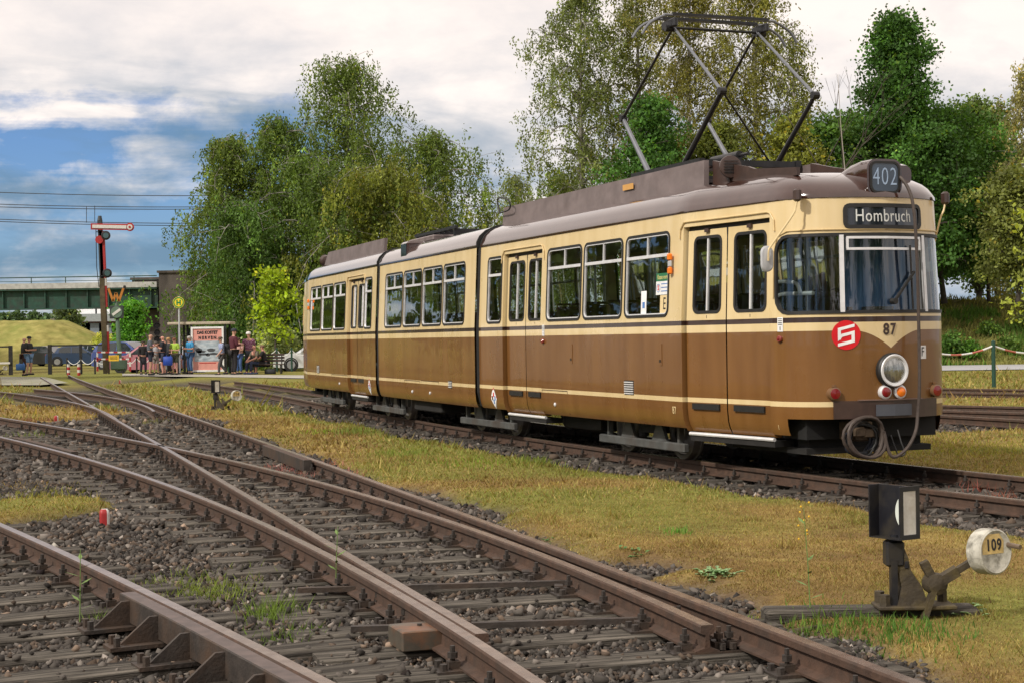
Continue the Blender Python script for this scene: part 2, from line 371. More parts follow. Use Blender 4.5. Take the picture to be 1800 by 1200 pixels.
for k in range(9):
    y = 8.85 - k*0.50
    x = float(r8g.X(y)) - 0.05; sl = float(r8g.slope(y)); T = Vector((sl, 1, 0)).normalized(); Nn = Vector((-T.y, T.x, 0))
    mb = MB(); Mx = Matrix((Nn, Vector((0, 0, 1)), T)).transposed().to_4x4(); Mx.translation = Vector((x, y, 0))
    mb.prism([(0, 0.0), (0, -.15), (.20, -.15), (.20, -.125), (.05, 0.0)], Mx, -.011, .011)
    mb.box(Vector((x, y, -.14))+Nn*0.12, (0.30, 0.16, 0.02), Matrix((Nn, T, Vector((0, 0, 1)))).transposed())
    for a in (-.05, .05): mb.cyl(Vector((x, y, -.14))+Nn*0.23+T*a, Vector((x, y, -.085))+Nn*0.23+T*a, .018, n=6)
    mb.build('bracket', M_dkst, TRK3)
# guard pieces at the crossing
def along(rl, off, y0, y1, step=0.3):
    o = OffsetLine(rl, off, y0, y1); return o.path(step)
sweep_rail(along(r4, 0.11, 21.0, 24.5), TRK, 'check_rail', CP, 2, 0.0, [M_dkst, M_rust])
sweep_rail(along(r1, -0.11, 18.9, 21.8), TRK, 'check_rail', CP, 2, 0.0, [M_dkst, M_rust])
for pq in (((1650,681.5),(1800,683.5)), ((1650,688.5),(1800,691))): 
    l = straight(*pq, 30, 70); 
    sweep_rail(np.array([G(*pq[0])[:2] + (G(*pq[0])-G(*pq[1]))[:2]*np.float64(k) if False else np.array(G(*pq[0])[:2])*(1-k)+np.array(G(*pq[1])[:2])*k for k in np.linspace(-1.6, 2.2, 12)]), TRK4)
for pq in (((1650,711),(1800,714)), ((1650,720),(1800,724.5)), ((1650,728.5),(1800,737))):
    sweep_rail(np.array([np.array(G(*pq[0])[:2])*(1-k)+np.array(G(*pq[1])[:2])*k for k in np.linspace(-1.1, 2.0, 12)]), TRK4)

# sleepers and fastenings
fm = MB()
fm.box((0, 0, -.145), (.17, .36, .02))
for sx in (-1, 1):
    fm.box((0, sx*.085, -.118), (.06, .055, .034)); fm.cyl((0, sx*.088, -.10), (0, sx*.088, -.030), .0125, n=6); fm.cyl((0, sx*.088, -.088), (0, sx*.088, -.060), .025, n=6)
    for e in (-.05, .05): fm.cyl((e, sx*.145, -.136), (e, sx*.145, -.104), .019, n=6)
FAST = fm.mesh('fastening', M_dkst)
def sleeper_mesh(L, seed):
    rnd = random.Random(seed); mb = MB(); n = max(3, int(L/0.45)); ring = []
    for i in range(n+1):
        x = -L/2 + L*i/n; e = 0.006; w = .125+rnd.uniform(-.006, .006); h = rnd.uniform(-e, e)
        ring.append([(x, -w, -.30), (x, -w, -.158+h), (x, -w+.018, -.146+h), (x, w-.018, -.146+rnd.uniform(-e, e)), (x, w, -.158), (x, w, -.30)])
    for r in ring: mb.v += r
    for i in range(n):
        for k in range(5): mb.f.append((i*6+k, i*6+k+1, i*6+7+k, i*6+6+k)); mb.m.append(0)
    mb.f += [tuple(range(6)), tuple(range(n*6, n*6+6))]; mb.m += [0, 0]
    return mb.mesh('sleeper', M_wood, smooth=40)
SLP = {}
def get_sleeper(L):
    k = (round(L*2)/2, random.randrange(3))
    if k not in SLP: SLP[k] = sleeper_mesh(k[0], hash(k) % 1000)
    return SLP[k]
SLEEPERS = []
def add_sleeper(parent, c, ang, L, rails, fast_to=30.0):
    SLEEPERS.append((c[0], c[1], ang, L))
    M = place(c[0], c[1], random.uniform(-.010, .008), ang+random.uniform(-.012, .012))
    o = obj_from(get_sleeper(L), 'sleeper', parent, M)
    if c[1] > fast_to: return o
    d = np.array([math.cos(ang), math.sin(ang)])
    for rl in rails:
        # crossing of the sleeper axis with the rail
        t = 0.0
        for _ in range(6):
            p = np.array(c)+d*t; e = float(rl.X(p[1]))-p[0]; t += e/(d[0]-d[1]*float(rl.slope(p[1])))
        p = np.array(c)+d*t
        if abs(t) > L/2-0.05 or not (rl.lo-.1 <= p[1] <= rl.hi): continue
        ra = math.atan2(1.0, float(rl.slope(p[1])))
        obj_from(FAST, 'fastening', o, place(p[0], p[1], 0, ra))
    return o
y = 5.6
while y < 40:
    x1 = float(r1.X(y)); sl = float(0.5*(r1.slope(y)+r3.slope(y))) if y > 12 else float(r1.slope(y)); T = Vector((sl, 1)).normalized(); d = Vector((-T.y, T.x))   # to the left
    ang = math.atan2(d.y, d.x)
    # leftmost rail reachable
    def dist(rl):
        t = 1.0
        for _ in range(6):
            p = Vector((x1, y))+d*t; t += (float(rl.X(p.y))-p.x)/(d.x-d.y*float(rl.slope(p.y)))
        return t
    d4, d3 = dist(r4), dist(r3)
    if d4 < 4.3: Lft = d4; rails = [r1, r2, r3, r4]
    else: Lft = max(d3, 1.5); rails = [r1, r2, r3]
    a, b = -0.42, Lft+random.uniform(.52, .62)
    c = Vector((x1, y)) + d*((a+b)/2)
    add_sleeper(TRK, (c.x, c.y), ang, b-a, rails, 34)
    if d4 >= 4.3 and y < 34:
        p = Vector((x1, y))+d*(dist(r2)+dist(r4))/2 if False else Vector((x1, y))+d*((d3+0.75+d4+0.62)/2+0.05)
        add_sleeper(TRK, (p.x, p.y), ang, max(2.4, min(4.2, d4+.62-d3-.75)) if d4-d3 < 4.5 else 2.4, [r2, r4], 30)
    y += 0.63*T.y
y = 9.2
while y < 44:
    x = float(rn.X(y)); sl = float(rn.slope(y)); T = Vector((sl, 1)).normalized(); d = Vector((T.y, -T.x)); c = Vector((x, y))+d*0.75
    add_sleeper(TRK2, (c.x, c.y), math.atan2(d.y, d.x), 2.5, [rn, rf], 36); y += 0.64*T.y
y = 5.3
while y < 17:
    x = float(r8.X(y)); sl = float(r8.slope(y)); T = Vector((sl, 1)).normalized(); d = Vector((-T.y, T.x)); c = Vector((x, y))+d*0.78
    add_sleeper(TRK3, (c.x, c.y), math.atan2(d.y, d.x), 2.5 if y > 8 else 3.0, [r8] if y > 9.3 else [r8], 20); y += 0.60*T.y
# switch rods, tie bars and slide plates at the blades
mb = MB()
for yy in (8.55, 9.9):
    mb.bar((float(r4.X(yy))-.35, yy-.05, -.11), (float(r1.X(yy))+.1, yy+.12, -.11), .045, .03)
mb.build('tie_bar', M_dkst, TRK)
p = G(745, 1120, -.1); mb = MB(); mb.box((p.x, p.y, -.09), (.30, .26, .10), Matrix.Rotation(.35, 3, 'Z'), .006); mb.build('switch_cover', mat('switch_cover_steel', (0.10, 0.085, 0.065), 0.55, 0.3, 0.3, 9, dirt=(0.26, 0.10, 0.04), dirt_amt=0.9, dscale=5), TRK)
for yy in np.arange(8.6, 13.5, 0.63):
    mb = MB(); mb.box((float(r1.X(yy))-.16, yy, -.135), (.26, .16, .022)); mb.box((float(r1.X(yy))-.30, yy, -.118), (.05, .1, .03)); mb.build('slide_plate', M_dkst, TRK)
    mb = MB(); mb.box((float(r4.X(yy))+.16, yy, -.135), (.26, .16, .022)); mb.build('slide_plate', M_dkst, TRK)

# ---------------------------------------------------------------- ground sheet
def vnoise(x, y, s, seed):
    r = np.random.default_rng(seed); T = r.random((64, 64)); u, v = x/s, y/s; i, j = np.floor(u).astype(int), np.floor(v).astype(int); a, b = u-i, v-j
    a, b = a*a*(3-2*a), b*b*(3-2*b); t = lambda p, q: T[p % 64, q % 64]
    return (t(i, j)*(1-a)+t(i+1, j)*a)*(1-b)+(t(i, j+1)*(1-a)+t(i+1, j+1)*a)*b
def cosn(rl, y): k = rl.slope(y); return 1/np.sqrt(1+k*k)
def ballast_amount(x, y):
    """1 where the stones lie, 0 on the turf"""
    nz = (vnoise(x, y, 0.5, 1)-.5)*.45 + (vnoise(x, y, 1.6, 2)-.5)*.7 + (vnoise(x, y, .16, 3)-.5)*.2
    dr = (x-r1.X(y))*cosn(r1, y)                      # + right of rail 1
    left = np.where(y < 34, r4.X(y)-2.2, np.where(y < 52, r6.X(y)-0.9, r3.X(y)-.9)); left = np.where(y < 15.5, -60, left)
    A = np.minimum(0.62-dr, (x-left)*.6) + nz*.75
    far = np.clip((y-20)/8, 0, 1); A = A - far*0.12
    dn = (x-rn.X(y))*cosn(rn, y); wl = np.where(y > 24, 0.75, 0.78)
    B = np.minimum(dn+wl, 1.75-dn) + nz*.55
    tp = 0.9-np.sqrt(((x+4.75)/1.0)**2+((y-15.4)/1.35)**2) + nz*.4          # turf islands
    tq = 0.9-np.sqrt(((x+10.6)/2.4)**2+((y-36)/4.5)**2) + nz*.5
    A = np.where(tp > 0, -tp, A); A = np.where(tq > 0, -tq, A)
    r = np.maximum(A, B)
    Cc = 1.2-np.abs(y-(28.0+0.10*(x-8)))*.45 + nz                            # bed of the tracks behind
    r = np.where(x > rf.X(y)+3.0, np.maximum(r, np.where(x > 3, Cc*.6, -1)), r)
    return np.clip(r*3.0+0.5, 0, 1)
def gz(x, y):
    b = ballast_amount(x, y); return -.215*b + (1-b)*(-.125+(vnoise(x, y, 2.3, 9)-.5)*.05)
def axis(a, b, st, ext):
    lo = [a - d for d in ext[::-1]]; hi = [b + d for d in ext]; return np.array(lo + list(np.arange(a, b, st)) + hi)
ext = [1, 2.5, 5, 9, 15, 24, 40, 65, 110, 190, 330, 600]
gx, gy = axis(-13, 9, .16, ext), axis(3, 46, .2, ext)
XX, YY = np.meshgrid(gx, gy); Bm = ballast_amount(XX, YY); ZZ = gz(XX, YY)
green = vnoise(XX, YY, 1.3, 21)*.6+vnoise(XX, YY, 4.5, 22)*.55
dtr = np.abs((XX-rn.X(YY))*cosn(rn, YY)+1.0); green += np.exp(-(dtr/.35)**2)*.35           # greener strip along the ballast edge
green = np.clip((green-.50)*2.6, 0, 1); green = np.where(XX > rf.X(YY)+.8, np.clip(green*.8+.25, 0, 1), green); green = np.where(YY > 42, np.clip(green*.6+.5, 0, 1), green)
V = np.stack([XX.ravel(), YY.ravel(), ZZ.ravel()], 1); nx_, ny_ = len(gx), len(gy)
idx = np.arange(nx_*ny_).reshape(ny_, nx_); Q = np.stack([idx[:-1, :-1], idx[:-1, 1:], idx[1:, 1:], idx[1:, :-1]], -1).reshape(-1, 4)
zone = np.stack([Bm.ravel(), green.ravel(), np.zeros(Bm.size)], 1)
def ground_material():
    m = bpy.data.materials.new('ground_turf_and_ballast'); m.use_nodes = True; nt = m.node_tree; N = nt.nodes; L = nt.links; b = N['Principled BSDF']; b.inputs['Roughness'].default_value = 0.95; b.inputs['Specular IOR Level'].default_value = 0.15
    at_ = N.new('ShaderNodeAttribute'); at_.attribute_name = 'col'; sp = N.new('ShaderNodeSeparateColor'); L.new(at_.outputs['Color'], sp.inputs[0])
    tc = N.new('ShaderNodeTexCoord')
    def noise(s, d=6, r=.6):
        n = N.new('ShaderNodeTexNoise'); L.new(tc.outputs['Object'], n.inputs['Vector']); n.inputs['Scale'].default_value = s; n.inputs['Detail'].default_value = d; n.inputs['Roughness'].default_value = r; return n.outputs[0]
    def ramp(src, els):
        r = N.new('ShaderNodeValToRGB'); L.new(src, r.inputs[0]); e = r.color_ramp.elements
        while len(e) < len(els): e.new(0.5)
        for q, (p, c) in zip(e, els): q.position = p; q.color = tuple(c)+(1,)
        return r.outputs[0]
    def mix(f, a, c):
        n = N.new('ShaderNodeMix'); n.data_type = 'RGBA'
        for i, v in ((0, f), (6, a), (7, c)):
            if isinstance(v, float): n.inputs[i].default_value = v
            elif isinstance(v, tuple): n.inputs[i].default_value = v+(1,)
            else: L.new(v, n.inputs[i])
        return n.outputs[2]
    stone = ramp(noise(38, 8), [(.3, (.018, .015, .013)), (.5, (.07, .06, .05)), (.7, (.15, .13, .115))])
    straw = ramp(noise(3.5, 8, .7), [(.25, (.15, .085, .03)), (.45, (.25, .16, .052)), (.6, (.33, .24, .08)), (.78, (.40, .32, .12))])
    worn = ramp(noise(.9, 5, .65), [(.48, (0, 0, 0)), (.62, (.75, .75, .75))])
    straw = mix(worn, straw, ramp(noise(9, 6), [(.3, (.11, .062, .03)), (.7, (.20, .125, .06))]))
    fine = ramp(noise(60, 5, .7), [(.3, (.55, .55, .55)), (.7, (1.25, 1.25, 1.25))])
    grass = ramp(noise(7, 8, .7), [(.3, (.13, .14, .03)), (.55, (.22, .22, .05)), (.75, (.32, .31, .09))])
    turf = mix(sp.outputs[1], straw, grass)
    mu = N.new('ShaderNodeMix'); mu.data_type = 'RGBA'; mu.blend_type = 'MULTIPLY'; mu.inputs[0].default_value = .8; L.new(turf, mu.inputs[6]); L.new(fine, mu.inputs[7])
    L.new(mix(sp.outputs[0], mu.outputs[2], stone), b.inputs['Base Color'])
    bp = N.new('ShaderNodeBump'); bp.inputs['Strength'].default_value = .8; bp.inputs['Distance'].default_value = .03; L.new(noise(45, 6), bp.inputs['Height']); L.new(bp.outputs[0], b.inputs['Normal'])
    return m
M_ground = ground_material()
gme = np_mesh('ground', V, Q, M_ground, zone); obj_from(gme, 'ground', kind='structure')
gme.polygons.foreach_set('use_smooth', [True]*len(gme.polygons))

# ---------------------------------------------------------------- ballast stones (uncountable: one mass)
def in_view(x, y, pad=.4): return (np.abs(x) < y*.325+pad)
def scatter(y0, y1, dens, r):
    n = int((y1-y0)*(2*(y1*.325+.5))*dens); y = r.uniform(y0, y1, n); x = r.uniform(-1, 1, n)*(y1*.325+.5); k = in_view(x, y); return x[k], y[k]
def ballast():
    ico = np.array([(a, b, c) for c in (-1, 1) for a, b in ((-1, -1), (1, -1), (1, 1), (-1, 1))], float)*.72; NV = 8   # angular broken stone: a battered block
    fc = np.array([(0,2,1),(0,3,2),(4,5,6),(4,6,7),(0,1,5),(0,5,4),(1,2,6),(1,6,5),(2,3,7),(2,7,6),(3,0,4),(3,4,7)])
    VS, FS, CS = [], [], []; base = 0
    for y0, y1, dens, s0, s1 in ((5.9, 9, 2500, .0100, .022), (9, 13, 1400, .011, .026), (13, 19, 640, .016, .034), (19, 28, 220, .024, .048), (28, 42, 60, .036, .07)):
        x, y = scatter(y0, y1, dens, RNG); ba = ballast_amount(x, y); k = ba > RNG.random(len(x))*.9+.12; x, y = x[k], y[k]; ba = ba[k]; n = len(x)
        s = RNG.uniform(s0, s1, n)*(.6+.4*ba)*np.where(RNG.random(n) > .9, 1.35, 1); z = -.198+s*.35+RNG.uniform(-.012, .016, n)
        inside = np.zeros(n, bool)
        for cx, cy, an, L in SLEEPERS:
            if cy < y0-3 or cy > y1+3: continue
            ux, uy = math.cos(an), math.sin(an); a_ = (x-cx)*ux+(y-cy)*uy; b_ = -(x-cx)*uy+(y-cy)*ux; inside |= (np.abs(a_) < L/2+.01) & (np.abs(b_) < .125)
        k = ~inside | (RNG.random(n) < .05); x, y, s, z, ba = x[k], y[k], s[k], z[k], ba[k]; n = len(x)
        z = np.where(inside[k], -.150+s*.35, z)
        # keep stones off the rail heads: sink those under a rail
        for rl in (r1, r2, r3, r4, r8, rn, rf, r6, r7):
            d = np.abs(x-rl.X(y))*cosn(rl, y); hit = (d < .10) & (y > rl.lo) & (y < rl.hi); z = np.where(hit, np.minimum(z, -.20), z)
        vs = ico[None]*(1+RNG.uniform(-.55, .38, (n, 8, 3)))*s[:, None, None]*RNG.uniform(.5, 1.45, (n, 1, 3))*np.array([1, 1, .8])
        a = RNG.uniform(0, 2*PI, n); ca, sa = np.cos(a)[:, None], np.sin(a)[:, None]
        X2 = vs[:, :, 0]*ca-vs[:, :, 1]*sa; Y2 = vs[:, :, 0]*sa+vs[:, :, 1]*ca; b = RNG.uniform(-1.2, 1.2, n); cb, sb = np.cos(b)[:, None], np.sin(b)[:, None]
        Z2 = vs[:, :, 2]*cb-X2*sb; X2 = X2*cb+vs[:, :, 2]*sb
        VS.append(np.stack([X2+x[:, None], Y2+y[:, None], Z2+z[:, None]], -1).reshape(-1, 3)); FS.append((fc[None]+(base+np.arange(n)*8)[:, None, None]).reshape(-1, 3)); base += n*8
        g = RNG.lognormal(-2.85, .58, n)[:, None]; hue = np.where(RNG.random(n)[:, None] > .72, np.array([[1.30, .95, .70]]), np.array([[1.12, .98, .85]])); CS.append(np.repeat(np.clip(g*hue, .015, .40), 8, 0))
    return np.concatenate(VS), np.concatenate(FS), np.concatenate(CS)
bv, bf, bc = ballast()
obj_from(np_mesh('ballast', bv, bf, attr_mat('ballast_stone', .9, spec=.25), bc), 'ballast', label='brown grey crushed stone ballast spread between and beside the rails', cat='gravel', kind='stuff')

# ---------------------------------------------------------------- turf and weeds
def spikes(x, y, z, h, w, lean, cols, r=RNG):
    n = len(x); a = r.uniform(0, 2*PI, n); dx, dy = np.cos(a)*w/2, np.sin(a)*w/2; l = r.uniform(0, 2*PI, n)
    P = np.stack([np.stack([x-dx, y-dy, z], 1), np.stack([x+dx, y+dy, z], 1), np.stack([x+np.cos(l)*lean*h, y+np.sin(l)*lean*h, z+h], 1)], 1); return P.reshape(-1, 3), np.arange(n*3).reshape(n, 3), np.repeat(cols, 3, 0)
def blades(x, y, z, h, w, lean, cols, r=RNG):
    n = len(x); a = r.uniform(0, 2*PI, n); dx, dy = np.cos(a)*w/2, np.sin(a)*w/2; l = r.uniform(0, 2*PI, n); lx, ly = np.cos(l)*lean*h, np.sin(l)*lean*h
    P = np.stack([np.stack([x-dx, y-dy, z], 1), np.stack([x+dx, y+dy, z], 1), np.stack([x+lx*.4+dx*.7, y+ly*.4+dy*.7, z+h*.6], 1), np.stack([x+lx*.4-dx*.7, y+ly*.4-dy*.7, z+h*.6], 1), np.stack([x+lx, y+ly, z+h], 1)], 1)
    b = (np.arange(n)*5)[:, None]; T = np.concatenate([b+np.array([[0, 1, 2]]), b+np.array([[0, 2, 3]]), b+np.array([[3, 2, 4]])]); return P.reshape(-1, 3), T, np.repeat(cols, 5, 0)
def turf():
    VS, FS, CS = [], [], []; base = 0
    for y0, y1, dens, h0, h1, w in ((6, 10, 6500, .006, .017, .0045), (10, 15, 3800, .008, .022, .006), (15, 22, 900, .013, .034, .010), (22, 34, 260, .022, .05, .018), (34, 60, 40, .04, .10, .04)):
        x, y = scatter(y0, y1, dens, RNG); ba = ballast_amount(x, y); k = ba < .35+RNG.random(len(x))*.25; x, y = x[k], y[k]; n = len(x); z = gz(x, y)-.004
        g = vnoise(x, y, 1.3, 21)*.6+vnoise(x, y, 4.5, 22)*.55+np.exp(-(np.abs((x-rn.X(y))*cosn(rn, y)+1.0)/.35)**2)*.35; g = np.clip((g-.50)*2.6, 0, 1); g = np.where(x > rf.X(y)+.8, np.clip(g*.8+.3, 0, 1), g); g = np.where(y > 42, .7, g)
        isg = RNG.random(n) < g*.62+.08; tall = np.where(RNG.random(n) > .988, 3.2, 1.0)*(1+.9*np.clip(vnoise(x, y, .7, 33)-.6, 0, 1)*2+3.0*np.clip(vnoise(x, y, .28, 34)-.74, 0, 1)*3)
        br = RNG.uniform(.6, 1.4, n)[:, None]
        wn = np.clip((vnoise(x, y, 1.7, 41)*.7+vnoise(x, y, .5, 42)*.3-.52)*6, 0, 1)[:, None]
        straw = np.where(RNG.random(n)[:, None] > .5, np.array([[.37, .295, .105]]), np.array([[.26, .175, .065]])); c = np.where(isg[:, None], np.array([[.215, .225, .055]]), straw*(1-wn*.32*np.array([[1, 1.1, 1.1]])))*br
        p, t, cc = spikes(x, y, z, RNG.uniform(h0, h1, n)*tall, np.full(n, w*1.25)*RNG.uniform(.7, 1.5, n), .75, c); VS.append(p); FS.append(t+base); CS.append(cc); base += len(p)
    return np.concatenate(VS), np.concatenate(FS), np.concatenate(CS)
tv, tf, tcol = turf()
obj_from(np_mesh('turf', tv, tf, attr_mat('turf_blade', .85, .3), tcol), 'turf', label='dry yellow and green mossy turf between the tracks', cat='grass', kind='stuff')
def weeds():
    VS, FS, CS = [], [], []; base = 0
    #        px    py   spread  n    h   colour
    for px, py, sp, n, h, c in ((330,1022,.42,420,.10,(.17,.22,.04)), (370,1040,.25,250,.12,(.17,.22,.04)), (480,1075,.18,220,.16,(.14,.21,.04)), (500,1110,.22,260,.09,(.12,.2,.03)), (175,1080,.08,60,.10,(.14,.2,.05)),
            (560,1160,.42,2600,.020,(.17,.19,.03)), (640,1175,.38,2000,.018,(.20,.20,.03)), (520,1130,.25,900,.02,(.15,.18,.03)), (1500,1108,.40,700,.055,(.09,.17,.025)), (1430,1100,.2,160,.07,(.11,.18,.03)), (1600,1116,.3,300,.055,(.08,.17,.03)), (1300,1090,.15,120,.06,(.12,.18,.03)),
            (520,822,.50,900,.11,(.36,.15,.14)), (560,834,.40,600,.11,(.38,.17,.15)), (1720,858,.22,110,.16,(.27,.09,.07)), (1760,872,.15,70,.14,(.27,.1,.07)), (320,735,.7,260,.14,(.2,.11,.07)), (265,742,.5,180,.14,(.17,.17,.05)), (230,735,.4,140,.12,(.18,.18,.05)),
            (60,765,.5,160,.14,(.15,.2,.04)), (180,720,.4,150,.16,(.16,.2,.04)), (60,742,.7,220,.10,(.22,.1,.07)), (820,815,.6,260,.06,(.17,.26,.03)), (700,800,.5,180,.10,(.17,.22,.04)), (950,815,.35,190,.11,(.17,.22,.04)), (620,762,.6,170,.12,(.17,.22,.05)), (560,760,.5,140,.06,(.2,.3,.03)), (1190,940,.12,70,.05,(.13,.3,.05)), (75,865,.5,500,.09,(.24,.24,.05)), (40,850,.4,300,.08,(.28,.2,.06)), (1560,790,1.4,500,.05,(.3,.3,.05)), (1720,790,1.4,500,.05,(.3,.3,.05))):
        p0 = G(px, py, -.15); x = p0.x+RNG.normal(0, sp*.5, n); y = p0.y+RNG.normal(0, sp*.8, n); z = gz(x, y); hh = h*RNG.uniform(.35, 1.15, n)
        p, t, cc = blades(x, y, z, hh, np.full(n, .004+p0.y*.00035), .45, np.array([c])*RNG.uniform(.6, 1.4, n)[:, None]); VS.append(p); FS.append(t+base); CS.append(cc); base += len(p)
    return np.concatenate(VS), np.concatenate(FS), np.concatenate(CS)
wv, wf, wc = weeds()
obj_from(np_mesh('weeds', wv, wf, attr_mat('turf_blade', .85, .3), wc), 'weeds', label='loose tufts of weeds, reddish sedum and moss in the ballast', cat='weeds', kind='stuff')
# low rosettes of broad leaves in the turf, and thin stalks with yellow flowers
def rosette(px, py, n, size, col, i):
    p0 = G(px, py, -.12); mb = MB(); rnd = random.Random(i)
    for k in range(n):
        a = rnd.uniform(0, 2*PI); r0 = rnd.uniform(0, size*1.6); c = Vector((p0.x+math.cos(a*7+k)*r0*.9, p0.y+math.sin(a*7+k)*r0*1.3, 0)); c.z = float(gz(np.array([c.x]), np.array([c.y]))[0])+.004
        L = size*rnd.uniform(.4, .9); d = Vector((math.cos(a), math.sin(a), 0)); s = Vector((-d.y, d.x, 0))*L*.22; u = Vector((0, 0, 1))
        mb.add([c, c+d*L*.5+s+u*L*.25, c+d*L+u*L*.22, c+d*L*.5-s+u*L*.25], [(0, 1, 2, 3)])
    return mb.build('leafy_weed', mat('weed_leaf_%d' % (i % 3), col, .6, 0, .35, 30), fix=False)
for i, (px, py, n, s, c, lb) in enumerate(((1260,1005,95,.085,(.20,.32,.13),'pale green leafy weed spreading on the turf left of the near switch lantern'), (1110,968,22,.08,(.09,.2,.05),'small green leafy weed at the edge of the ballast below the brown turf'), (565,1108,30,.075,(.07,.19,.03),'bright green leafy weed beside the bottom left check rail'), (1700,1070,36,.09,(.08,.2,.03),'green leafy weed right of the foot of the near switch lever'), (960,940,14,.06,(.13,.25,.05),'tiny green leafy weed beside the right hand switch rail'), (1560,925,12,.06,(.13,.24,.06),'tiny green leafy weed left of the near switch lantern post'))):
    tag(rosette(px, py, n, s, c, i), lb, 'weed', 'leafy weeds in the turf')
def stalk(px, py, h, lean, nm, lb, flower):
    p = G(px, py, -.15); p.z = -.17; mb = MB(); tip = p+Vector((lean, 0, h)); mb.tube([p, p+Vector((lean*.3, .01, h*.5)), tip], [.004, .003, .002], 5)
    for k in range(7):
        t = .2+.11*k; c = p.lerp(tip, t); a = k*2.4; d = Vector((math.cos(a), math.sin(a), .35)); s = Vector((-d.y, d.x, 0))*.012; mb.add([c, c+d*.04+s, c+d*.085, c+d*.04-s], [(0, 1, 2, 3)])
    o = mb.build(nm, mat('stalk_green', (.13, .21, .05), .7), label=lb, cat='plant')
    if flower:
        for k in range(9):
            f = MB(); a = k*1.9; f.sphere(tip+Vector((math.cos(a)*.03, math.sin(a)*.03, -.025*k+.03)), .0062, 6, 4); f.build('flower', mat('yellow_flower', (.75, .45, .02), .6), o)
stalk(140, 1090, .42, .01, 'weed_stalk', 'thin leafy weed stalk in front of the bottom left rail', False)
stalk(1425, 1085, .62, -.03, 'flower_stalk', 'thin stalk with small yellow flowers on the turf left of the near lantern', True)
stalk(590, 1030, .40, .02, 'weed_stalk', 'thin dry stalk standing between the two merging rails', False)
# ================================================================ THE TRAM
def paint_mat():
    m = bpy.data.materials.new('tram_paint'); m.use_nodes = True; nt = m.node_tree; N = nt.nodes; L = nt.links; b = N['Principled BSDF']
    b.inputs['Roughness'].default_value = .32; b.inputs['Coat Weight'].default_value = .45; b.inputs['Coat Roughness'].default_value = .03
    tc = N.new('ShaderNodeTexCoord'); sp = N.new('ShaderNodeSeparateXYZ'); L.new(tc.outputs['Object'], sp.inputs[0]); X, Y, Z = sp.outputs
    def mth(op, a, c=None, clamp=False):
        n = N.new('ShaderNodeMath'); n.operation = op; n.use_clamp = clamp
        for i, v in enumerate((a, c)):
            if v is None: continue
            if isinstance(v, (int, float)): n.inputs[i].default_value = v
            else: L.new(v, n.inputs[i])
        return n.outputs[0]
    ay = mth('ABSOLUTE', Y); cusp = mth('MULTIPLY', mth('POWER', mth('SUBTRACT', 1.0, mth('DIVIDE', ay, .40), True), 1.9), .175)
    dip = mth('MULTIPLY', cusp, mth('GREATER_THAN', X, 8.2))
    upper = mth('GREATER_THAN', Z, mth('SUBTRACT', 1.423, dip))
    belt = mth('MULTIPLY', mth('GREATER_THAN', Z, 1.503), mth('LESS_THAN', Z, 1.555))
    stripe = mth('MULTIPLY', mth('GREATER_THAN', Z, .685), mth('LESS_THAN', Z, .735))
    def noise(s, sc, d=6):
        mp = N.new('ShaderNodeMapping'); L.new(tc.outputs['Object'], mp.inputs[0]); mp.inputs['Scale'].default_value = sc; n = N.new('ShaderNodeTexNoise'); L.new(mp.outputs[0], n.inputs['Vector']); n.inputs['Scale'].default_value = s; n.inputs['Detail'].default_value = d; return n.outputs[0]
    def ramp(src, a, c, p0=.3, p1=.7):
        r = N.new('ShaderNodeValToRGB'); L.new(src, r.inputs[0]); e = r.color_ramp.elements; e[0].position = p0; e[1].position = p1; e[0].color = a+(1,); e[1].color = c+(1,); return r.outputs[0]
    def mix(f, a, c):
        n = N.new('ShaderNodeMix'); n.data_type = 'RGBA'; L.new(f, n.inputs[0]); L.new(a, n.inputs[6]); L.new(c, n.inputs[7]); return n.outputs[2]
    st = noise(3.0, (1.6, 1.6, .25), 8)
    brown = ramp(st, (.150, .064, .016), (.200, .092, .026)); cream = ramp(st, (.64, .49, .25), (.73, .58, .33)); dark = ramp(st, (.030, .013, .009), (.05, .024, .017))
    c = mix(upper, brown, cream); c = mix(stripe, c, cream); c = mix(belt, c, dark)
    L.new(c, b.inputs['Base Color'])
    rr = ramp(noise(2.2, (1, 1, .5), 7), (.22,)*3, (.42,)*3); L.new(rr, b.inputs['Roughness'])
    bp = N.new('ShaderNodeBump'); bp.inputs['Strength'].default_value = .12; bp.inputs['Distance'].default_value = .03; L.new(noise(1.6, (1, 1, 1.6), 3), bp.inputs['Height']); L.new(bp.outputs[0], b.inputs['Normal']); L.new(bp.outputs[0], b.inputs['Coat Normal'])
    return m
M_paint = paint_mat()
M_roof = mat('tram_roof_brown', (.042, .015, .009), .12, 0, .2, 5, .06, 2.2, coat=1.0, dirt=(.06, .035, .03), dirt_amt=.4, dscale=2.5); M_roof.node_tree.nodes['Principled BSDF'].inputs['Coat IOR'].default_value = 1.55
M_brown2 = mat('tram_fitting_brown', (.048, .026, .020), .45, 0, .25, 8, coat=.2)
M_duct = mat('roof_duct_grey_brown', (.17, .135, .13), .5, .1, .2, 4, dirt=(.09, .065, .06), dirt_amt=.6, dscale=3)
M_rub = mat('black_rubber', (.014, .014, .014), .55, 0, .2, 20)
M_alu = mat('bright_aluminium', (.74, .74, .75), .32, .25, .1, 12)
M_grey = mat('light_grey_paint', (.45, .46, .48), .4, 0, .1, 8)
M_under = mat('underframe_dark', (.014, .013, .012), .85, .1, .4, 6)
M_bog = mat('bogie_grey', (.085, .088, .085), .7, .2, .3, 7, dirt=(.06, .04, .028), dirt_amt=.7)
M_steel = mat('wheel_steel', (.17, .16, .15), .5, .5, .25, 9, dirt=(.06, .04, .03), dirt_amt=.7)
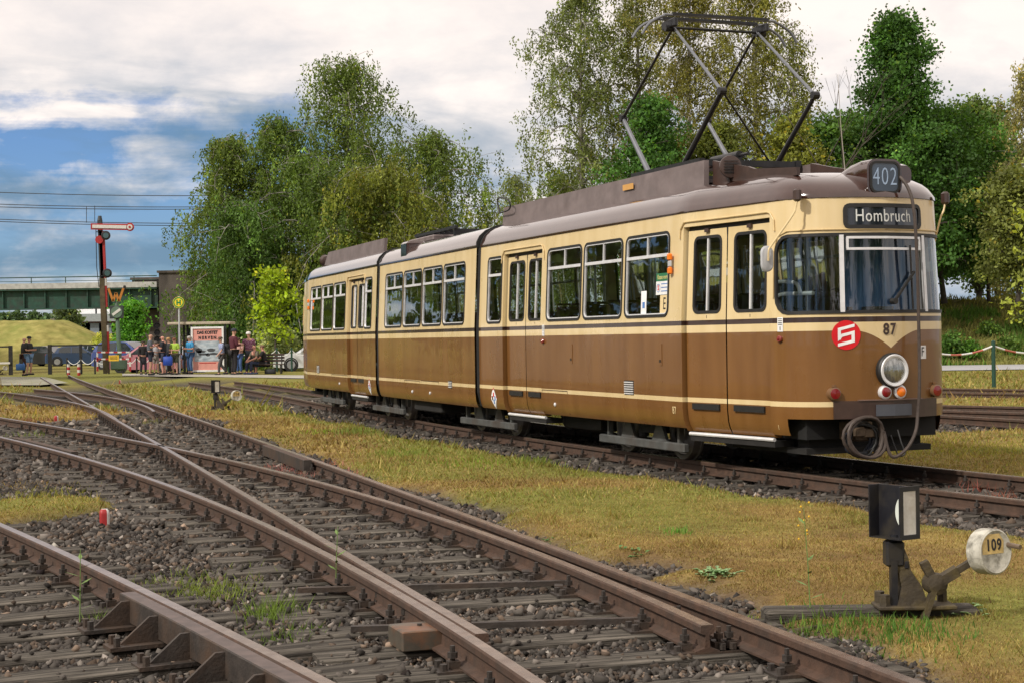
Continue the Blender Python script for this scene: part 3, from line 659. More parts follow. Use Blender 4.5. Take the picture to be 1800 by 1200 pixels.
M_pan = mat('pantograph_dark', (.022, .022, .024), .42, .3, .3, 10)
M_pang = mat('pantograph_grey', (.19, .20, .22), .4, .5, .15, 10)
M_glass = glass_mat('tram_glass', (.74, .82, .80))
M_white = mat('white_print', (.80, .80, .80), .5); M_black = mat('black_print', (.012, .012, .014), .5); M_redp = mat('red_print', (.62, .008, .016), .4); M_creamp = mat('cream_print', (.70, .55, .30), .5); M_bluep = mat('blue_print', (.08, .2, .5), .5); M_greenp = mat('green_print', (.02, .16, .07), .5)
M_redl = mat('red_lens', (.20, .006, .008), .15, coat=.6); M_orl = mat('orange_lens', (.85, .20, .01), .2, coat=.5)
M_seat = mat('seat_brown_vinyl', (.11, .045, .025), .5); M_int = mat('interior_cream', (.30, .27, .22), .6); M_floor = mat('interior_floor', (.05, .045, .04), .8)
M_curt = mat('blue_curtain', (.10, .20, .42), .85, 0, .15, 6)

ZR = 2.717
def inset(z): return float(np.interp(z, [.38, .42, .50, .62, 1.55, ZR], [.065, .035, .012, 0, 0, .055]))
class Section:
    def __init__(s, M, sg, half, closed_nose=True):
        s.M, s.sg = M, sg; P = [Vector(p) for p in half[:2]] + (catmull(half[1:], 6)[1:] if len(half) > 2 else []); s.P = P
        u = [0.0]
        for a, b in zip(P, P[1:]): u.append(u[-1]+(b-a).length)
        s.u = u; s.Uh = u[-1]; s.nose = closed_nose
    def base(s, u):
        mir = 1
        if u > s.Uh and s.nose: u = 2*s.Uh-u; mir = -1
        u = max(0.0, u); i = 0
        while i < len(s.u)-2 and s.u[i+1] < u: i += 1
        k = (u-s.u[i])/(s.u[i+1]-s.u[i]); return s.P[i].lerp(s.P[i+1], k), (s.P[i+1]-s.P[i]).normalized(), mir
    def S(s, u, z, out=0.0, far=False):
        p, t, mir = s.base(u); e = .02
        if s.nose:   # smooth normal
            _, t1, m1 = s.base(min(u, s.Uh*2-u)-e if False else (u if mir > 0 else 2*s.Uh-u)-e); _, t2, m2 = s.base(min((u if mir > 0 else 2*s.Uh-u)+e, s.Uh)); t = (t1+t2).normalized()
        n = Vector((-t.y, t.x)); w = p.y*(1-inset(z)/1.15); sx = p.x - max(0, (p.x-6.5)/2.2)*float(np.interp(z, [1.55, ZR], [0, .05]))*(1 if s.nose else 0)
        x, y = sx+n.x*out, w+n.y*out
        if far: mir = -mir
        return Vector((x, mir*y*s.sg, z))
    def u_of(s, x):
        for i in range(len(s.P)-1):
            if s.P[i].x <= x <= s.P[i+1].x: return s.u[i]+(s.u[i+1]-s.u[i])*(x-s.P[i].x)/(s.P[i+1].x-s.P[i].x)
        return s.Uh
    def u_of_t(s, t):
        best = min(range(len(s.P)), key=lambda i: abs(s.P[i].y-t) if s.P[i].x > 7 else 9); return s.u[best]
def rr(u0, u1, z0, z1, r, n=4, grow=0.0):
    u0, u1, z0, z1 = u0-grow, u1+grow, z0-grow, z1+grow; r = max(.003, r+grow); out = []
    for cu, cz, a in ((u1-r, z0+r, -90), (u1-r, z1-r, 0), (u0+r, z1-r, 90), (u0+r, z0+r, 180)):
        for k in range(n+1): b = math.radians(a+90*k/n); out.append((cu+r*math.cos(b), cz+r*math.sin(b)))
    return out
def dens(pts, step=.25):
    out = []
    for (a, b), (c, d) in zip(pts, pts[1:]+pts[:1]):
        k = max(1, int(math.hypot(c-a, d-b)/step))
        for i in range(k): out.append((a+(c-a)*i/k, b+(d-b)*i/k))
    return out
def skin(mb, sec, u0, u1, zs, holes, out=0.0, far=False, ustep=.55, cut=None):
    """surface patch with round-cornered openings; holes: (u0,u1,z0,z1,r)"""
    us = {round(u0, 4), round(u1, 4)}
    for h in holes: us |= {round(h[0], 4), round(h[1], 4)}
    us = sorted(u for u in us if u0-1e-3 <= u <= u1+1e-3); uu = [us[0]]
    for a, b in zip(us, us[1:]):
        st = ustep if (b <= 6.5 or not sec.nose) else .07
        k = max(1, int(math.ceil((b-a)/st))); uu += [a+(b-a)*(i+1)/k for i in range(k)]
    zz = sorted({round(z, 4) for z in zs} | {round(h[i], 4) for h in holes for i in (2, 3) if zs[0] < h[i] < zs[-1]})
    idx = {}
    def vid(i, j):
        if (i, j) not in idx: idx[(i, j)] = len(mb.v); mb.v.append(tuple(sec.S(uu[i], zz[j], out, far)))
        return idx[(i, j)]
    for i in range(len(uu)-1):
        for j in range(len(zz)-1):
            cu, cz = (uu[i]+uu[i+1])/2, (zz[j]+zz[j+1])/2
            if any(h[0] < cu < h[1] and h[2] < cz < h[3] for h in holes) or (cut and cut(cu, cz)): continue
            mb.f.append((vid(i, j), vid(i+1, j), vid(i+1, j+1), vid(i, j+1))); mb.m.append(mb.cur)
    for h in holes:
        if h[4] <= 0: continue
        P = rr(*h); n = 5
        for k, (cu, cz) in enumerate(((h[1], h[2]), (h[1], h[3]), (h[0], h[3]), (h[0], h[2]))):
            arc = P[k*n:(k+1)*n]; pts = [(cu, cz)]+arc; b = len(mb.v); mb.v += [tuple(sec.S(a, z, out, far)) for a, z in pts]
            for i in range(1, n): mb.f.append((b, b+i, b+i+1)); mb.m.append(mb.cur)
def ring(mb, sec, h, gi, go, o0, o1, far=False):
    a = dens(rr(*h[:4], h[4], grow=go), .3) if False else rr(*h[:4], h[4], grow=go); c = rr(*h[:4], h[4], grow=-gi)
    def sub(pts):
        out = []
        for i, (p, q) in enumerate(zip(pts, pts[1:]+pts[:1])):
            k = max(8, int(math.hypot(q[0]-p[0], q[1]-p[1])/.05)) if i % 5 == 4 else 1
            for j in range(k): out.append((p[0]+(q[0]-p[0])*j/k, p[1]+(q[1]-p[1])*j/k))
        return out
    a, c = sub(a), sub(c); n = len(a); b = len(mb.v)
    for pts, o in ((a, o0), (a, o1), (c, o1), (c, o0-.012)): mb.v += [tuple(sec.S(u, z, o, far)) for u, z in pts]
    for k in range(3):
        for i in range(n): j = (i+1) % n; mb.f.append((b+k*n+i, b+k*n+j, b+(k+1)*n+j, b+(k+1)*n+i)); mb.m.append(mb.cur)
def pane(mb, sec, h, out, far=False, nu=None):
    nu = nu or (3 if h[1] < 6.4 or not sec.nose else max(4, int((h[1]-h[0])/.06))); b = len(mb.v)
    for i in range(nu+1):
        u = h[0]+(h[1]-h[0])*i/nu
        for z in (h[2], h[3]): mb.v.append(tuple(sec.S(u, z, out, far)))
    for i in range(nu): mb.f.append((b+2*i, b+2*i+2, b+2*i+3, b+2*i+1)); mb.m.append(mb.cur)
def sbar(mb, sec, u0, u1, z0, z1, o0, o1, far=False, nu=1):
    for i in range(nu):
        a, c = u0+(u1-u0)*i/nu, u0+(u1-u0)*(i+1)/nu
        vs = [sec.S(u, z, o, far) for o in (o0, o1) for u, z in ((a, z0), (c, z0), (c, z1), (a, z1))]
        mb.add(vs, [(3, 2, 1, 0), (4, 5, 6, 7), (0, 1, 5, 4), (1, 2, 6, 5), (2, 3, 7, 6), (3, 0, 4, 7)])

def sec_matrix(deg, lat, s0, rear=False):
    th = math.radians(deg); d = Vector((-math.sin(th), -math.cos(th), 0)); n = Vector((-math.cos(th), math.sin(th), 0)); o = d*s0+n*lat
    x, y = (d, -n) if not rear else (-d, n)
    M = Matrix((x, y, Vector((0, 0, 1)))).transposed().to_4x4(); M.translation = o; return M
NOSE = [(0, 1.15), (6.5, 1.15), (7.5, 1.0), (8.12, .925), (8.34, .845), (8.50, .69), (8.60, .48), (8.67, .25), (8.70, 0)]
FRONT = Section(sec_matrix(-20.9, -7.949-1.15, -22.16), -1, NOSE)
MID = Section(sec_matrix(-18.9, -7.12-1.15, -28.17), -1, [(0, 1.15), (5.69, 1.15)], False)
REAR = Section(sec_matrix(-18.0, -6.65-1.15, -28.40, True), 1, NOSE)
tram = empty('tram', Matrix.Translation(FRONT.M @ Vector((5.0, 0, 0))), label='cream and brown articulated vintage tram standing on the middle track', cat='tram')
ZS = [.40, .44, .50, .62, .9, 1.2, 1.55, 2.1, 2.4, ZR]

def window(sec, h, far=False, transom=None, divider=True, cls='window'):
    mb = MB(); ring(mb, sec, h, .012, .016, -.002, .010, far); w = mb.build(cls, M_rub, tram, sec.M, smooth=40)
    mb = MB(); pane(mb, sec, h, -.012, far); mb.build('pane', M_glass, w, sec.M, fix=False)
    mb = MB(); hi = (h[0]+.014, h[1]-.014, h[2]+.014, h[3]-.014, max(.02, h[4]-.014)); ring(mb, sec, hi, .013, .0, -.012, .004, far); mb.build('trim', M_alu, w, sec.M)
    if transom:
        mb = MB(); sbar(mb, sec, h[0]+.02, h[1]-.02, transom-.018, transom+.018, -.012, .008, far); mb.build('transom', M_alu, w, sec.M)
        if divider:
            c = (h[0]+h[1])/2; mb = MB(); sbar(mb, sec, c-.008, c+.008, transom+.018, h[3]-.02, -.012, .004, far); mb.build('glazing_bar', M_alu, w, sec.M)
    return w
def door(sec, u0, um, u1, far=False, depth=.055, z0=.37, z1=2.515):
    gap = MB()
    for a, b in ((u0, um-.010), (um+.010, u1)):
        mb = MB(); m = .17 if sec.nose and u1 > 6.6 else .115; hole = (a+m*.72, b-m*.55, 1.635, 2.44, .07); zs = [z0]+[z for z in ZS if z0 < z < z1]+[z1]
        skin(mb, sec, a, b, zs, [hole], -depth, far)
        leaf = mb.build('door_leaf', M_paint, tram, sec.M, smooth=30, fix=False)
        mb = MB(); ring(mb, sec, hole, .02, .012, -depth-.002, -depth+.006, far); mb.build('window_seal', M_rub, leaf, sec.M, smooth=40)
        mb = MB(); pane(mb, sec, hole, -depth-.012, far); mb.build('pane', M_glass, leaf, sec.M, fix=False)
        c = (hole[0]+hole[1])/2; mb = MB(); sbar(mb, sec, c-.012, c+.012, hole[2]+.02, hole[3]-.02, -depth-.02, -depth+.004, far); mb.build('grab_bar', M_alu, leaf, sec.M)
        mb = MB(); w = (b-a); sbar(mb, sec, a+w*.16, b-w*.16, .612, .675, -depth, -depth+.022, far, 3); mb.build('rubber_buffer', M_rub, leaf, sec.M)
        mb = MB(); sbar(mb, sec, c-.004, c+.004, z0, hole[2]-.03, -depth, -depth+.003, far); mb.build('hinge_line', M_brown2, leaf, sec.M)
        mb = MB(); sbar(mb, sec, c-.035, c+.035, z1-.03, z1+.01, -depth, -depth+.03, far); mb.build('top_pivot', M_brown2, leaf, sec.M)
    mb = MB(); sbar(mb, sec, um-.012, um+.012, z0, z1, -depth-.02, -depth+.004, far); mb.build('door_seal', M_rub, tram, sec.M)
    mb = MB(); sbar(mb, sec, u0-.02, u1+.02, z1, 2.56, -depth-.03, -depth-.015, far, 3); mb.build('door_header', M_rub, tram, sec.M)
    mb = MB()                                                     # reveals
    for u in (u0-.03, u1+.03):
        b = len(mb.v); zz = [.37, .42, .5, .62, 1.55, 2.1, 2.56]
        for z in zz: mb.v += [tuple(sec.S(u, z, 0, far)), tuple(sec.S(u, z, -depth-.03, far))]
        for k in range(len(zz)-1): mb.f.append((b+2*k, b+2*k+1, b+2*k+3, b+2*k+2)); mb.m.append(0)
    b = len(mb.v)
    for k in range(7): u = u0-.03+(u1-u0+.06)*k/6; mb.v += [tuple(sec.S(u, 2.56, 0, far)), tuple(sec.S(u, 2.56, -depth-.03, far))]
    for k in range(6): mb.f.append((b+2*k, b+2*k+1, b+2*k+3, b+2*k+2)); mb.m.append(0)
    mb.build('door_reveal', M_paint, tram, sec.M)
    mb = MB(); mb.tube([sec.S(u0-.10, 2.44, .012, far), sec.S(u0-.09, 2.54, .012, far), sec.S(u0-.02, 2.605, .012, far)]+[sec.S(u0+(u1-u0)*k/6, 2.615, .012, far) for k in range(7)]+[sec.S(u1+.05, 2.60, .012, far), sec.S(u1+.11, 2.53, .012, far), sec.S(u1+.12, 2.42, .012, far)], .009, 6); mb.build('rain_gutter', mat('gutter_cream', (.62, .47, .24), .4), tram, sec.M)
    mb = MB(); mb.tube([sec.S(u0+(u1-u0)*k/5, .345, -.01, far) for k in range(6)], .020, 8); st = mb.build('step_edge', M_alu, tram, sec.M, smooth=True)
    mb = MB(); sbar(mb, sec, u0, u1, .27, .335, -.25, -.012, far, 3); mb.build('step_box', M_under, tram, sec.M)

def end_section(sec, lead):
    nose_u = sec.Uh; uc = sec.u_of(8.05); ua = sec.u_of(8.10)
    wins = [(.34, .90, 1.62, 2.535, .07)] + [(a, b, 1.62, 2.535, .085) for a, b in ((2.60, 3.71), (3.80, 4.92), (5.02, 6.14))]
    far_w = wins + [(1.1, 2.4, 1.62, 2.535, .085), (6.55, 7.75, 1.62, 2.50, .085)]
    d1 = (1.00, 1.72, 2.36); d2u = (sec.u_of(6.50), sec.u_of(7.20), sec.u_of(7.96))
    ws = (ua, 2*nose_u-ua, 1.605, 2.352, .16)
    holes = wins + [ws] + [(d1[0]-.03, d1[2]+.03, .2, 2.56, 0), (d2u[0]-.03, d2u[2]+.03, .2, 2.56, 0)]
    if not lead: holes = wins + [ws] + [(d1[0]-.03, d1[2]+.03, .2, 2.56, 0)]
    fh = [(2*nose_u-h[1], 2*nose_u-h[0])+h[2:] for h in far_w]
    c1, c2 = sec.u_of(8.22), 2*nose_u-sec.u_of(8.22)
    mb = MB(); skin(mb, sec, 0, 2*nose_u, sorted(ZS+[.565]), holes+fh, cut=lambda u, z: z < .565 and c1 < u < c2)
    body = mb.build('body', M_paint, tram, sec.M, smooth=30)
    # roof
    mb = MB(); us = list(np.linspace(0, 6.3, 9))+list(np.linspace(6.5, nose_u, 26)); us = us+[2*nose_u-u for u in us[::-1][1:]]; ph = [0, 5, 11, 18, 26, 35, 45, 56, 67, 78, 90]; n = len(us)
    for p in ph:
        k = max(0.0, math.cos(math.radians(p)))**.50 if p < 90 else 0.0; z = ZR+.002+.36*math.sin(math.radians(p))**.93
        for u in us:
            q = sec.S(u, ZR, .012 if p < 8 else 0); x = q.x if q.x < 6.0 else 6.0+(q.x-6.0)*k; mb.v.append((x, q.y*k, z))
    for j in range(len(ph)-1):
        for i in range(n-1): mb.f.append((j*n+i, j*n+i+1, (j+1)*n+i+1, (j+1)*n+i)); mb.m.append(0)
    mb.build('roof', M_roof, tram, sec.M, smooth='all')
    for i, h in enumerate(wins): window(sec, h, transom=2.288, divider=i > 0)
    for h in fh: window(sec, h, transom=2.288, cls='window')
    door(sec, *d1)
    if lead: door(sec, *d2u, depth=.05)
    # windscreen band
    mb = MB(); ring(mb, sec, ws, .012, .02, -.002, .010); wsp = mb.build('windscreen', M_rub, tram, sec.M, smooth=40)
    p1 = sec.u_of_t(.47); p2 = 2*nose_u-p1
    for a, b in ((ua+.0, p1-.015), (p1+.015, p2-.015), (p2+.015, 2*nose_u-ua)):
        mb = MB(); pane(mb, sec, (a, b, 1.605, 2.352), -.010); mb.build('pane', M_glass, wsp, sec.M, smooth='all', fix=False)
    for p in (p1, p2):
        mb = MB(); sbar(mb, sec, p-.022, p+.022, 1.60, 2.352, -.012, .012); mb.build('pillar', M_alu, wsp, sec.M)
    mb = MB()
    for z in (2.215, 2.325): sbar(mb, sec, p1+.05, p2-.05, z-.012, z+.012, -.006, .012, nu=10)
    for u in (p1+.06, p2-.06): sbar(mb, sec, u-.012, u+.012, 2.215, 2.325, -.006, .011)
    mb.build('vent_frame', M_alu, wsp, sec.M)
    mb = MB(); mb.tube([sec.S(ua-.04, 1.75, .008), sec.S(ua-.035, 2.2, .008), sec.S(ua+.02, 2.36, .008), sec.S(ua+.16, 2.405, .008)]+[sec.S(u, 2.405, .010) for u in np.linspace(ua+.3, 2*nose_u-ua-.3, 24)]+[sec.S(2*nose_u-ua, 2.36, .008)], .007, 6); mb.build('windscreen_gutter', mat('gutter_cream', (.62, .47, .24)), tram, sec.M)
    # interior
    mb = MB(); mb.box((3.2, 0, .86), (6.4, 2.1, .05)); mb.box((7.3, 0, .859), (1.8, 1.55, .05)); mb.build("floor", M_floor, tram, sec.M)
    mb = MB(); mb.box((3.6, 0, 2.62), (7.2, 1.9, .03)); mb.build('ceiling', M_int, tram, sec.M)
    for x in ((2.9, 3.7, 4.5, 5.3) if lead else (3.0, 3.9, 4.8, 5.6)):
        for t in (.72, -.72):
            mb = MB(); mb.box((x, t*sec.sg, 1.24), (.42, .62, .08), bev=.02); mb.box((x-.22, t*sec.sg, 1.52), (.07, .62, .55), bev=.02); mb.bar((x-.22, t*sec.sg-.3, 1.82), (x-.22, t*sec.sg+.3, 1.82), .03); mb.box((x, t*sec.sg*1.1, 1.04), (.1, .1, .36)); mb.build('seat', M_seat, tram, sec.M, smooth=40)
    for x, t in ((2.5, .4), (2.5, -.4), (6.4, .45), (6.4, -.45), (.9, .45), (.9, -.45), (4.2, -.35)):
        mb = MB(); mb.cyl((x, t, .88), (x, t, 2.6), .018, n=8); mb.build('grab_pole', M_alu, tram, sec.M)
    if lead:
        mb = MB(); n = 44; pts = []
        for i in range(n+1): y = -.10+.92*i/n; pts.append((7.98+.025*math.sin(i*1.35), y))
        mb.v += [(x, y, z) for z in (1.35, 1.95, 2.5) for x, y in pts]
        for j in range(2):
            for i in range(n): mb.f.append((j*(n+1)+i, j*(n+1)+i+1, (j+1)*(n+1)+i+1, (j+1)*(n+1)+i)); mb.m.append(0)
        mb.build('curtain', M_curt, tram, sec.M, smooth='all', fix=False)
        mb = MB(); mb.box((8.20, 0, 1.36), (.40, 1.1, .42), bev=.03); mb.box((8.1, .25, 1.60), (.2, .25, .12)); mb.cyl((8.05, -.05, 1.55), (8.05, -.05, 1.66), .03); mb.build('control_desk', M_brown2, tram, sec.M)
        mb = MB(); mb.tube(catmull([(8.1, -.50, 1.80), (7.9, -.55, 1.80), (7.62, -.58, 1.80), (7.5, -.62, 1.75)]), .022, 8); mb.tube(catmull([(7.95, -.56, 1.80), (7.9, -.57, 1.9), (7.7, -.58, 1.93), (7.5, -.6, 1.93)]), .02, 8); mb.build('handrail', M_alu, tram, sec.M, smooth=True)
        mb = MB(); mb.box((7.2, -.45, 1.55), (.08, .8, .55), bev=.02); mb.build('driver_seat_back', M_brown2, tram, sec.M)
        mb = MB(); mb.box((7.55, -.42, 1.80), (.06, .30, .30), bev=.01); mb.build('ticket_machine', M_rub, tram, sec.M)
    # bulkhead at the joint
    # underframe
    mb = MB(); mb.box((4.1, 0, .62), (7.6, 1.7, .40)); mb.build('underframe', M_under, tram, sec.M)
    mb = MB(); mb.box((2.9, .35*sec.sg, .36), (1.2, .9, .30), bev=.02); mb.box((3.5, .72*sec.sg, .30), (.35, .3, .12)); mb.build('equipment_case', M_under, tram, sec.M)
    mb = MB(); mb.box((7.55, 0, .24), (1.5, 1.45, .06)); mb.box((8.12, 0, .34), (.22, 1.3, .14)); mb.build('life_guard', M_under, tram, sec.M)
    return body
end_section(FRONT, True); end_section(REAR, False)

# middle section
mw = [(a, b, 1.62, 2.535, .085) for a, b in ((.46, 1.60), (1.69, 2.79), (2.87, 3.97), (4.06, 5.17))]
for far in (False, True):
    mb = MB(); skin(mb, MID, 0, 5.69, ZS, mw, far=far); mb.build('body', M_paint, tram, MID.M, smooth=30, fix=False)
    for h in mw: window(MID, h, far, 2.288)
mb = MB(); us = list(np.linspace(0, 5.69, 8)); ph = [0, 5, 11, 18, 26, 35, 45, 56, 67, 78, 90, 102, 113, 124, 135, 145, 154, 162, 169, 175, 180]; n = len(us)
for p in ph:
    c = math.cos(math.radians(p)); k = abs(c)**.5*(1 if c > 0 else -1) if abs(c) > 1e-6 else 0; z = ZR+.002+.36*math.sin(math.radians(min(p, 180-p)))**.93
    for u in us: q = MID.S(u, ZR, .012 if p < 8 or p > 172 else 0); mb.v.append((q.x, q.y*k, z))
for j in range(len(ph)-1):
    for i in range(n-1): mb.f.append((j*n+i, j*n+i+1, (j+1)*n+i+1, (j+1)*n+i)); mb.m.append(0)
mb.build('roof', M_roof, tram, MID.M, smooth='all')
mb = MB(); mb.box((2.85, 0, .86), (5.7, 2.1, .05)); mb.build('floor', M_floor, tram, MID.M)
mb = MB(); mb.box((2.85, 0, 2.62), (5.7, 1.9, .03)); mb.build('ceiling', M_int, tram, MID.M)
for x in (.9, 1.9, 2.9, 3.9, 4.8):
    for t in (.72, -.72):
        mb = MB(); mb.box((x, t, 1.24), (.42, .62, .08), bev=.02); mb.box((x-.22, t, 1.52), (.07, .62, .55), bev=.02); mb.box((x, t*1.1, 1.04), (.1, .1, .36)); mb.build('seat', M_seat, tram, MID.M, smooth=40)
mb = MB(); mb.box((2.85, 0, .62), (5.0, 1.7, .40)); mb.build('underframe', M_under, tram, MID.M)
mb = MB(); mb.box((2.6, -.55, .33), (1.6, .9, .22), bev=.02); mb.build('equipment_case', M_under, tram, MID.M)
# bellows between the sections
def outline(grow):
    w = 1.15-inset(ZR); out = [(1.10+grow, .42), (1.15+grow, .62), (1.15+grow, 1.55), (w+grow, ZR)]
    for p in (12, 26, 42, 60, 78, 90): out.append(((w+grow)*abs(math.cos(math.radians(p)))**.5 if p < 90 else 0, ZR+(.36+grow)*math.sin(math.radians(p))**.93))
    return out + [(-t, z) for t, z in out[::-1][1:]]
def bellows(Ma, sa, Mb, sb):
    mb = MB(); o = outline(-.035); n = len(o); rings = 7
    for k in range(rings):
        f = k/(rings-1); gr = -.012 if k % 2 else 0.0
        for t, z in outline(-.028+gr):
            a = Ma @ Vector((sa, -t, z)); b = Mb @ Vector((sb[0], sb[1]*t, z)); mb.v.append(tuple(a.lerp(b, f)))
    for k in range(rings-1):
        for i in range(n-1): mb.f.append((k*n+i, k*n+i+1, (k+1)*n+i+1, (k+1)*n+i)); mb.m.append(0)
    mb.build('bellows', M_rub, tram)
bellows(FRONT.M, .0, MID.M, (5.69, -1)); bellows(MID.M, .0, REAR.M, (0.0, 1))
for M_, s_, sg_ in ((FRONT.M, .012, -1), (MID.M, 5.678, -1), (MID.M, .012, -1), (REAR.M, .012, 1)):        # dark end frames round the roof edge
    mb = MB(); a, b = outline(.012), outline(-.04); n = len(a)
    a, b = a[3:n-3], b[3:n-3]; n = len(a)
    for o, dx in ((a, -.012), (a, .02), (b, .02), (b, -.012)): mb.v += [tuple((s_+dx, sg_*t, z)) for t, z in o]
    for k in range(4):
        for i in range(n-1): j = (k+1) % 4; mb.f.append((k*n+i, k*n+i+1, j*n+i+1, j*n+i)); mb.m.append(0)
    mb.build('end_frame', M_rub, tram, M_)

# bogies
def bogie(sec, sc, base=1.46, col=M_bog):
    sg = sec.sg; mb = MB(); mb.box((sc, 0, .48), (1.6, 1.3, .18), bev=.02); mb.box((sc, 0, .36), (.5, 1.7, .18)); b = mb.build('bogie', M_under, tram, sec.M)
    for t in (1, -1):
        mb = MB(); mb.box((sc, t*.93, .155), (2.30, .07, .10), bev=.012); mb.build('side_beam', col, b, sec.M)
        for x in (-.42, .42): mb = MB(); mb.add([(sc+x-.19, t*.91, .2), (sc+x+.19, t*.91, .2), (sc+x+.06, t*.91, .40), (sc+x-.06, t*.91, .40), (sc+x-.19, t*.87, .2), (sc+x+.19, t*.87, .2), (sc+x+.06, t*.87, .40), (sc+x-.06, t*.87, .40)], [(0, 1, 2, 3), (7, 6, 5, 4), (0, 4, 5, 1), (1, 5, 6, 2), (2, 6, 7, 3), (3, 7, 4, 0)]); mb.build('bracket', col, b, sec.M)
        for x in (-.95, .95): mb = MB(); mb.box((sc+x, t*.9, .32), (.05, .06, .34)); mb.build('hanger', col, b, sec.M)
        for x in (-.2, .2): mb = MB(); mb.cyl((sc+x, t*.80, .22), (sc+x, t*.80, .42), .06, n=10); mb.build('spring', M_under, b, sec.M)
        for x in (-base/2, base/2):
            mb = MB(); mb.lathe([(.02, -.06), (.30, -.06), (.345, -.055), (.345, -.035), (.325, -.03), (.318, .05), (.27, .055), (.25, .02), (.10, .015), (.09, .06), (.02, .06)], (sc+x, t*.72, .32), (0, t, 0), 28); mb.build('wheel', M_steel, b, sec.M, smooth=30)
bogie(FRONT, 4.97); bogie(FRONT, -.28); bogie(REAR, -.05); bogie(REAR, 4.9)
# ---- roof equipment
f = FRONT.M
for t in (1, -1):
    mb = MB(); P = [(-.02, 3.00), (0.0, 3.30), (6.25, 3.32), (6.30, 3.03)]
    for y in (t*.76, t*.70): mb.v += [(x, y-(.0 if z < 3.1 else t*.03), z) for x, z in P]
    mb.f += [(0, 1, 2, 3), (7, 6, 5, 4), (0, 4, 5, 1), (1, 5, 6, 2), (2, 6, 7, 3)]; mb.m += [0]*5
    mb.build('roof_duct', M_duct, tram, f)
    mb = MB(); P = [(6.28, 3.0), (6.28, 3.315), (6.75, 3.22), (7.05, 3.17), (7.2, 3.13), (8.05, 3.06), (8.05, 2.98)]; M_ = frame_M((0, t*.62, 0), (1, 0, 0), (0, 0, 1)); mb.prism(P, M_, -.02, .02); mb.build('roof_duct_end', M_brown2, tram, f)
mb = MB(); mb.box((3.1, 0, 3.10), (6.2, 1.30, .04)); mb.build('roof_walkway', M_brown2, tram, f)
mb = MB()
for k in range(11): mb.box((.3+.55*k, -.35, 3.30), (.5, .22, .05), bev=.01)
mb.build('roof_resistor_cover', M_brown2, tram, f)
mb = MB(); mb.box((4.35, -.767, 3.20), (.30, .004, .07)); mb.build('roof_plate', mat('plate_orange', (.60, .32, .09), .5), tram, f)
mb = MB(); mb.tube(catmull([(-.0, -.80, 3.22), (.45, -.82, 3.24), (.5, -.84, 3.35), (.25, -.84, 3.42), (-.02, -.82, 3.42), (0.0, -.80, 3.22)]), .012, 6); mb.build('roof_hand_hoop', M_pan, tram, f)
# horn / bell
mb = MB(); mb.lathe([(.03, -.12), (.10, -.09), (.125, 0), (.12, .02), (.10, .025)], (6.72, -.66, 3.20), (1, -.25, .05), 20); mb.cyl((6.66, -.65, 2.96), (6.68, -.65, 3.12), .03, .02, n=10); bell = mb.build('horn', M_brown2, tram, f, smooth=40)
mb = MB()
for k in range(5): mb.box((6.755, -.668, 3.14+.03*k), (.01, .16, .006), Matrix.Rotation(-.245, 3, 'Z'))
mb.build('horn_grille', M_rub, bell, f)
# pantograph
mb = MB()
for t in (.62, -.62): mb.bar((4.2, t, 3.33), (6.0, t, 3.33), .07, .09)
for s in (4.25, 5.95): mb.bar((s, -.62, 3.33), (s, .62, 3.33), .07, .07)
for s in (4.3, 5.9):
    for t in (.62, -.62): mb.cyl((s, t, 3.10), (s, t, 3.30), .05, .035, n=10)
pan = mb.build('pantograph', M_pan, tram, f)
TOP, KR, KF, BR, BF = (5.2, 4.99), (3.85, 4.10), (6.42, 4.06), (4.58, 3.36), (5.52, 3.36)
for t in (.60, -.60):
    for kn, ba, lm in ((KR, BR, M_pang), (KF, BF, M_pan)):
        mb = MB(); mb.cyl((ba[0], t, ba[1]), (kn[0], t*.98, kn[1]), .034, .024, n=10); mb.build('lower_arm', lm, pan, f, smooth=40)
        mb = MB(); mb.cyl((kn[0], t*.98, kn[1]), (TOP[0], t*.92, TOP[1]), .020, .016, n=8); mb.build('upper_arm', M_pan if kn is KR else M_pang, pan, f, smooth=40)
        mb = MB(); mb.cyl((kn[0], t*.98-.04, kn[1]), (kn[0], t*.98+.04, kn[1]), .045, n=10); mb.build('knee_joint', M_pan, pan, f)
for kn in (KR, KF):
    pass
mb = MB(); mb.cyl((KF[0], -.58, KF[1]), (BF[0], .55, BF[1]), .013, n=6); mb.build('diagonal_tube', M_pan, pan, f)
for s in (5.07, 5.33):
    mb = MB(); mb.tube(catmull([(s, -1.02, 4.86), (s, -.92, 4.99), (s, -.74, 5.085), (s, -.60, 5.10), (s, .60, 5.10), (s, .74, 5.085), (s, .92, 4.99), (s, 1.02, 4.86)], 5), .017, 8); mb.build('collector_bow', M_pang, pan, f, smooth=True)
    mb = MB(); mb.box((s, 0, 5.115), (.045, 1.26, .028)); mb.build('contact_strip', M_pan, pan, f)
for t in (.6, -.6): mb = MB(); mb.box((5.2, t, 5.02), (.34, .05, .10), bev=.01); mb.cyl((5.2, t-.06, 4.97), (5.2, t+.06, 4.97), .04, n=10); mb.build('head_spring_box', M_pan, pan, f)
mb = MB(); mb.cyl((5.2, -.6, 4.98), (5.2, .6, 4.98), .016, n=8); mb.build('cross_tube', M_pan, pan, f)
mb = MB(); mb.cyl((5.0, .05, 3.46), (5.65, .05, 3.46), .055, n=12); mb.cyl((5.65, .05, 3.46), (5.85, .05, 3.46), .02, n=8); mb.build('lifting_spring', M_pan, pan, f, smooth=40)
mb = MB(); mb.tube([(7.15, .5, 3.1), (7.08, .5, 3.6), (7.0, .52, 4.2)], [.006, .004, .003], 5); mb.build('aerial', M_int, tram, f)
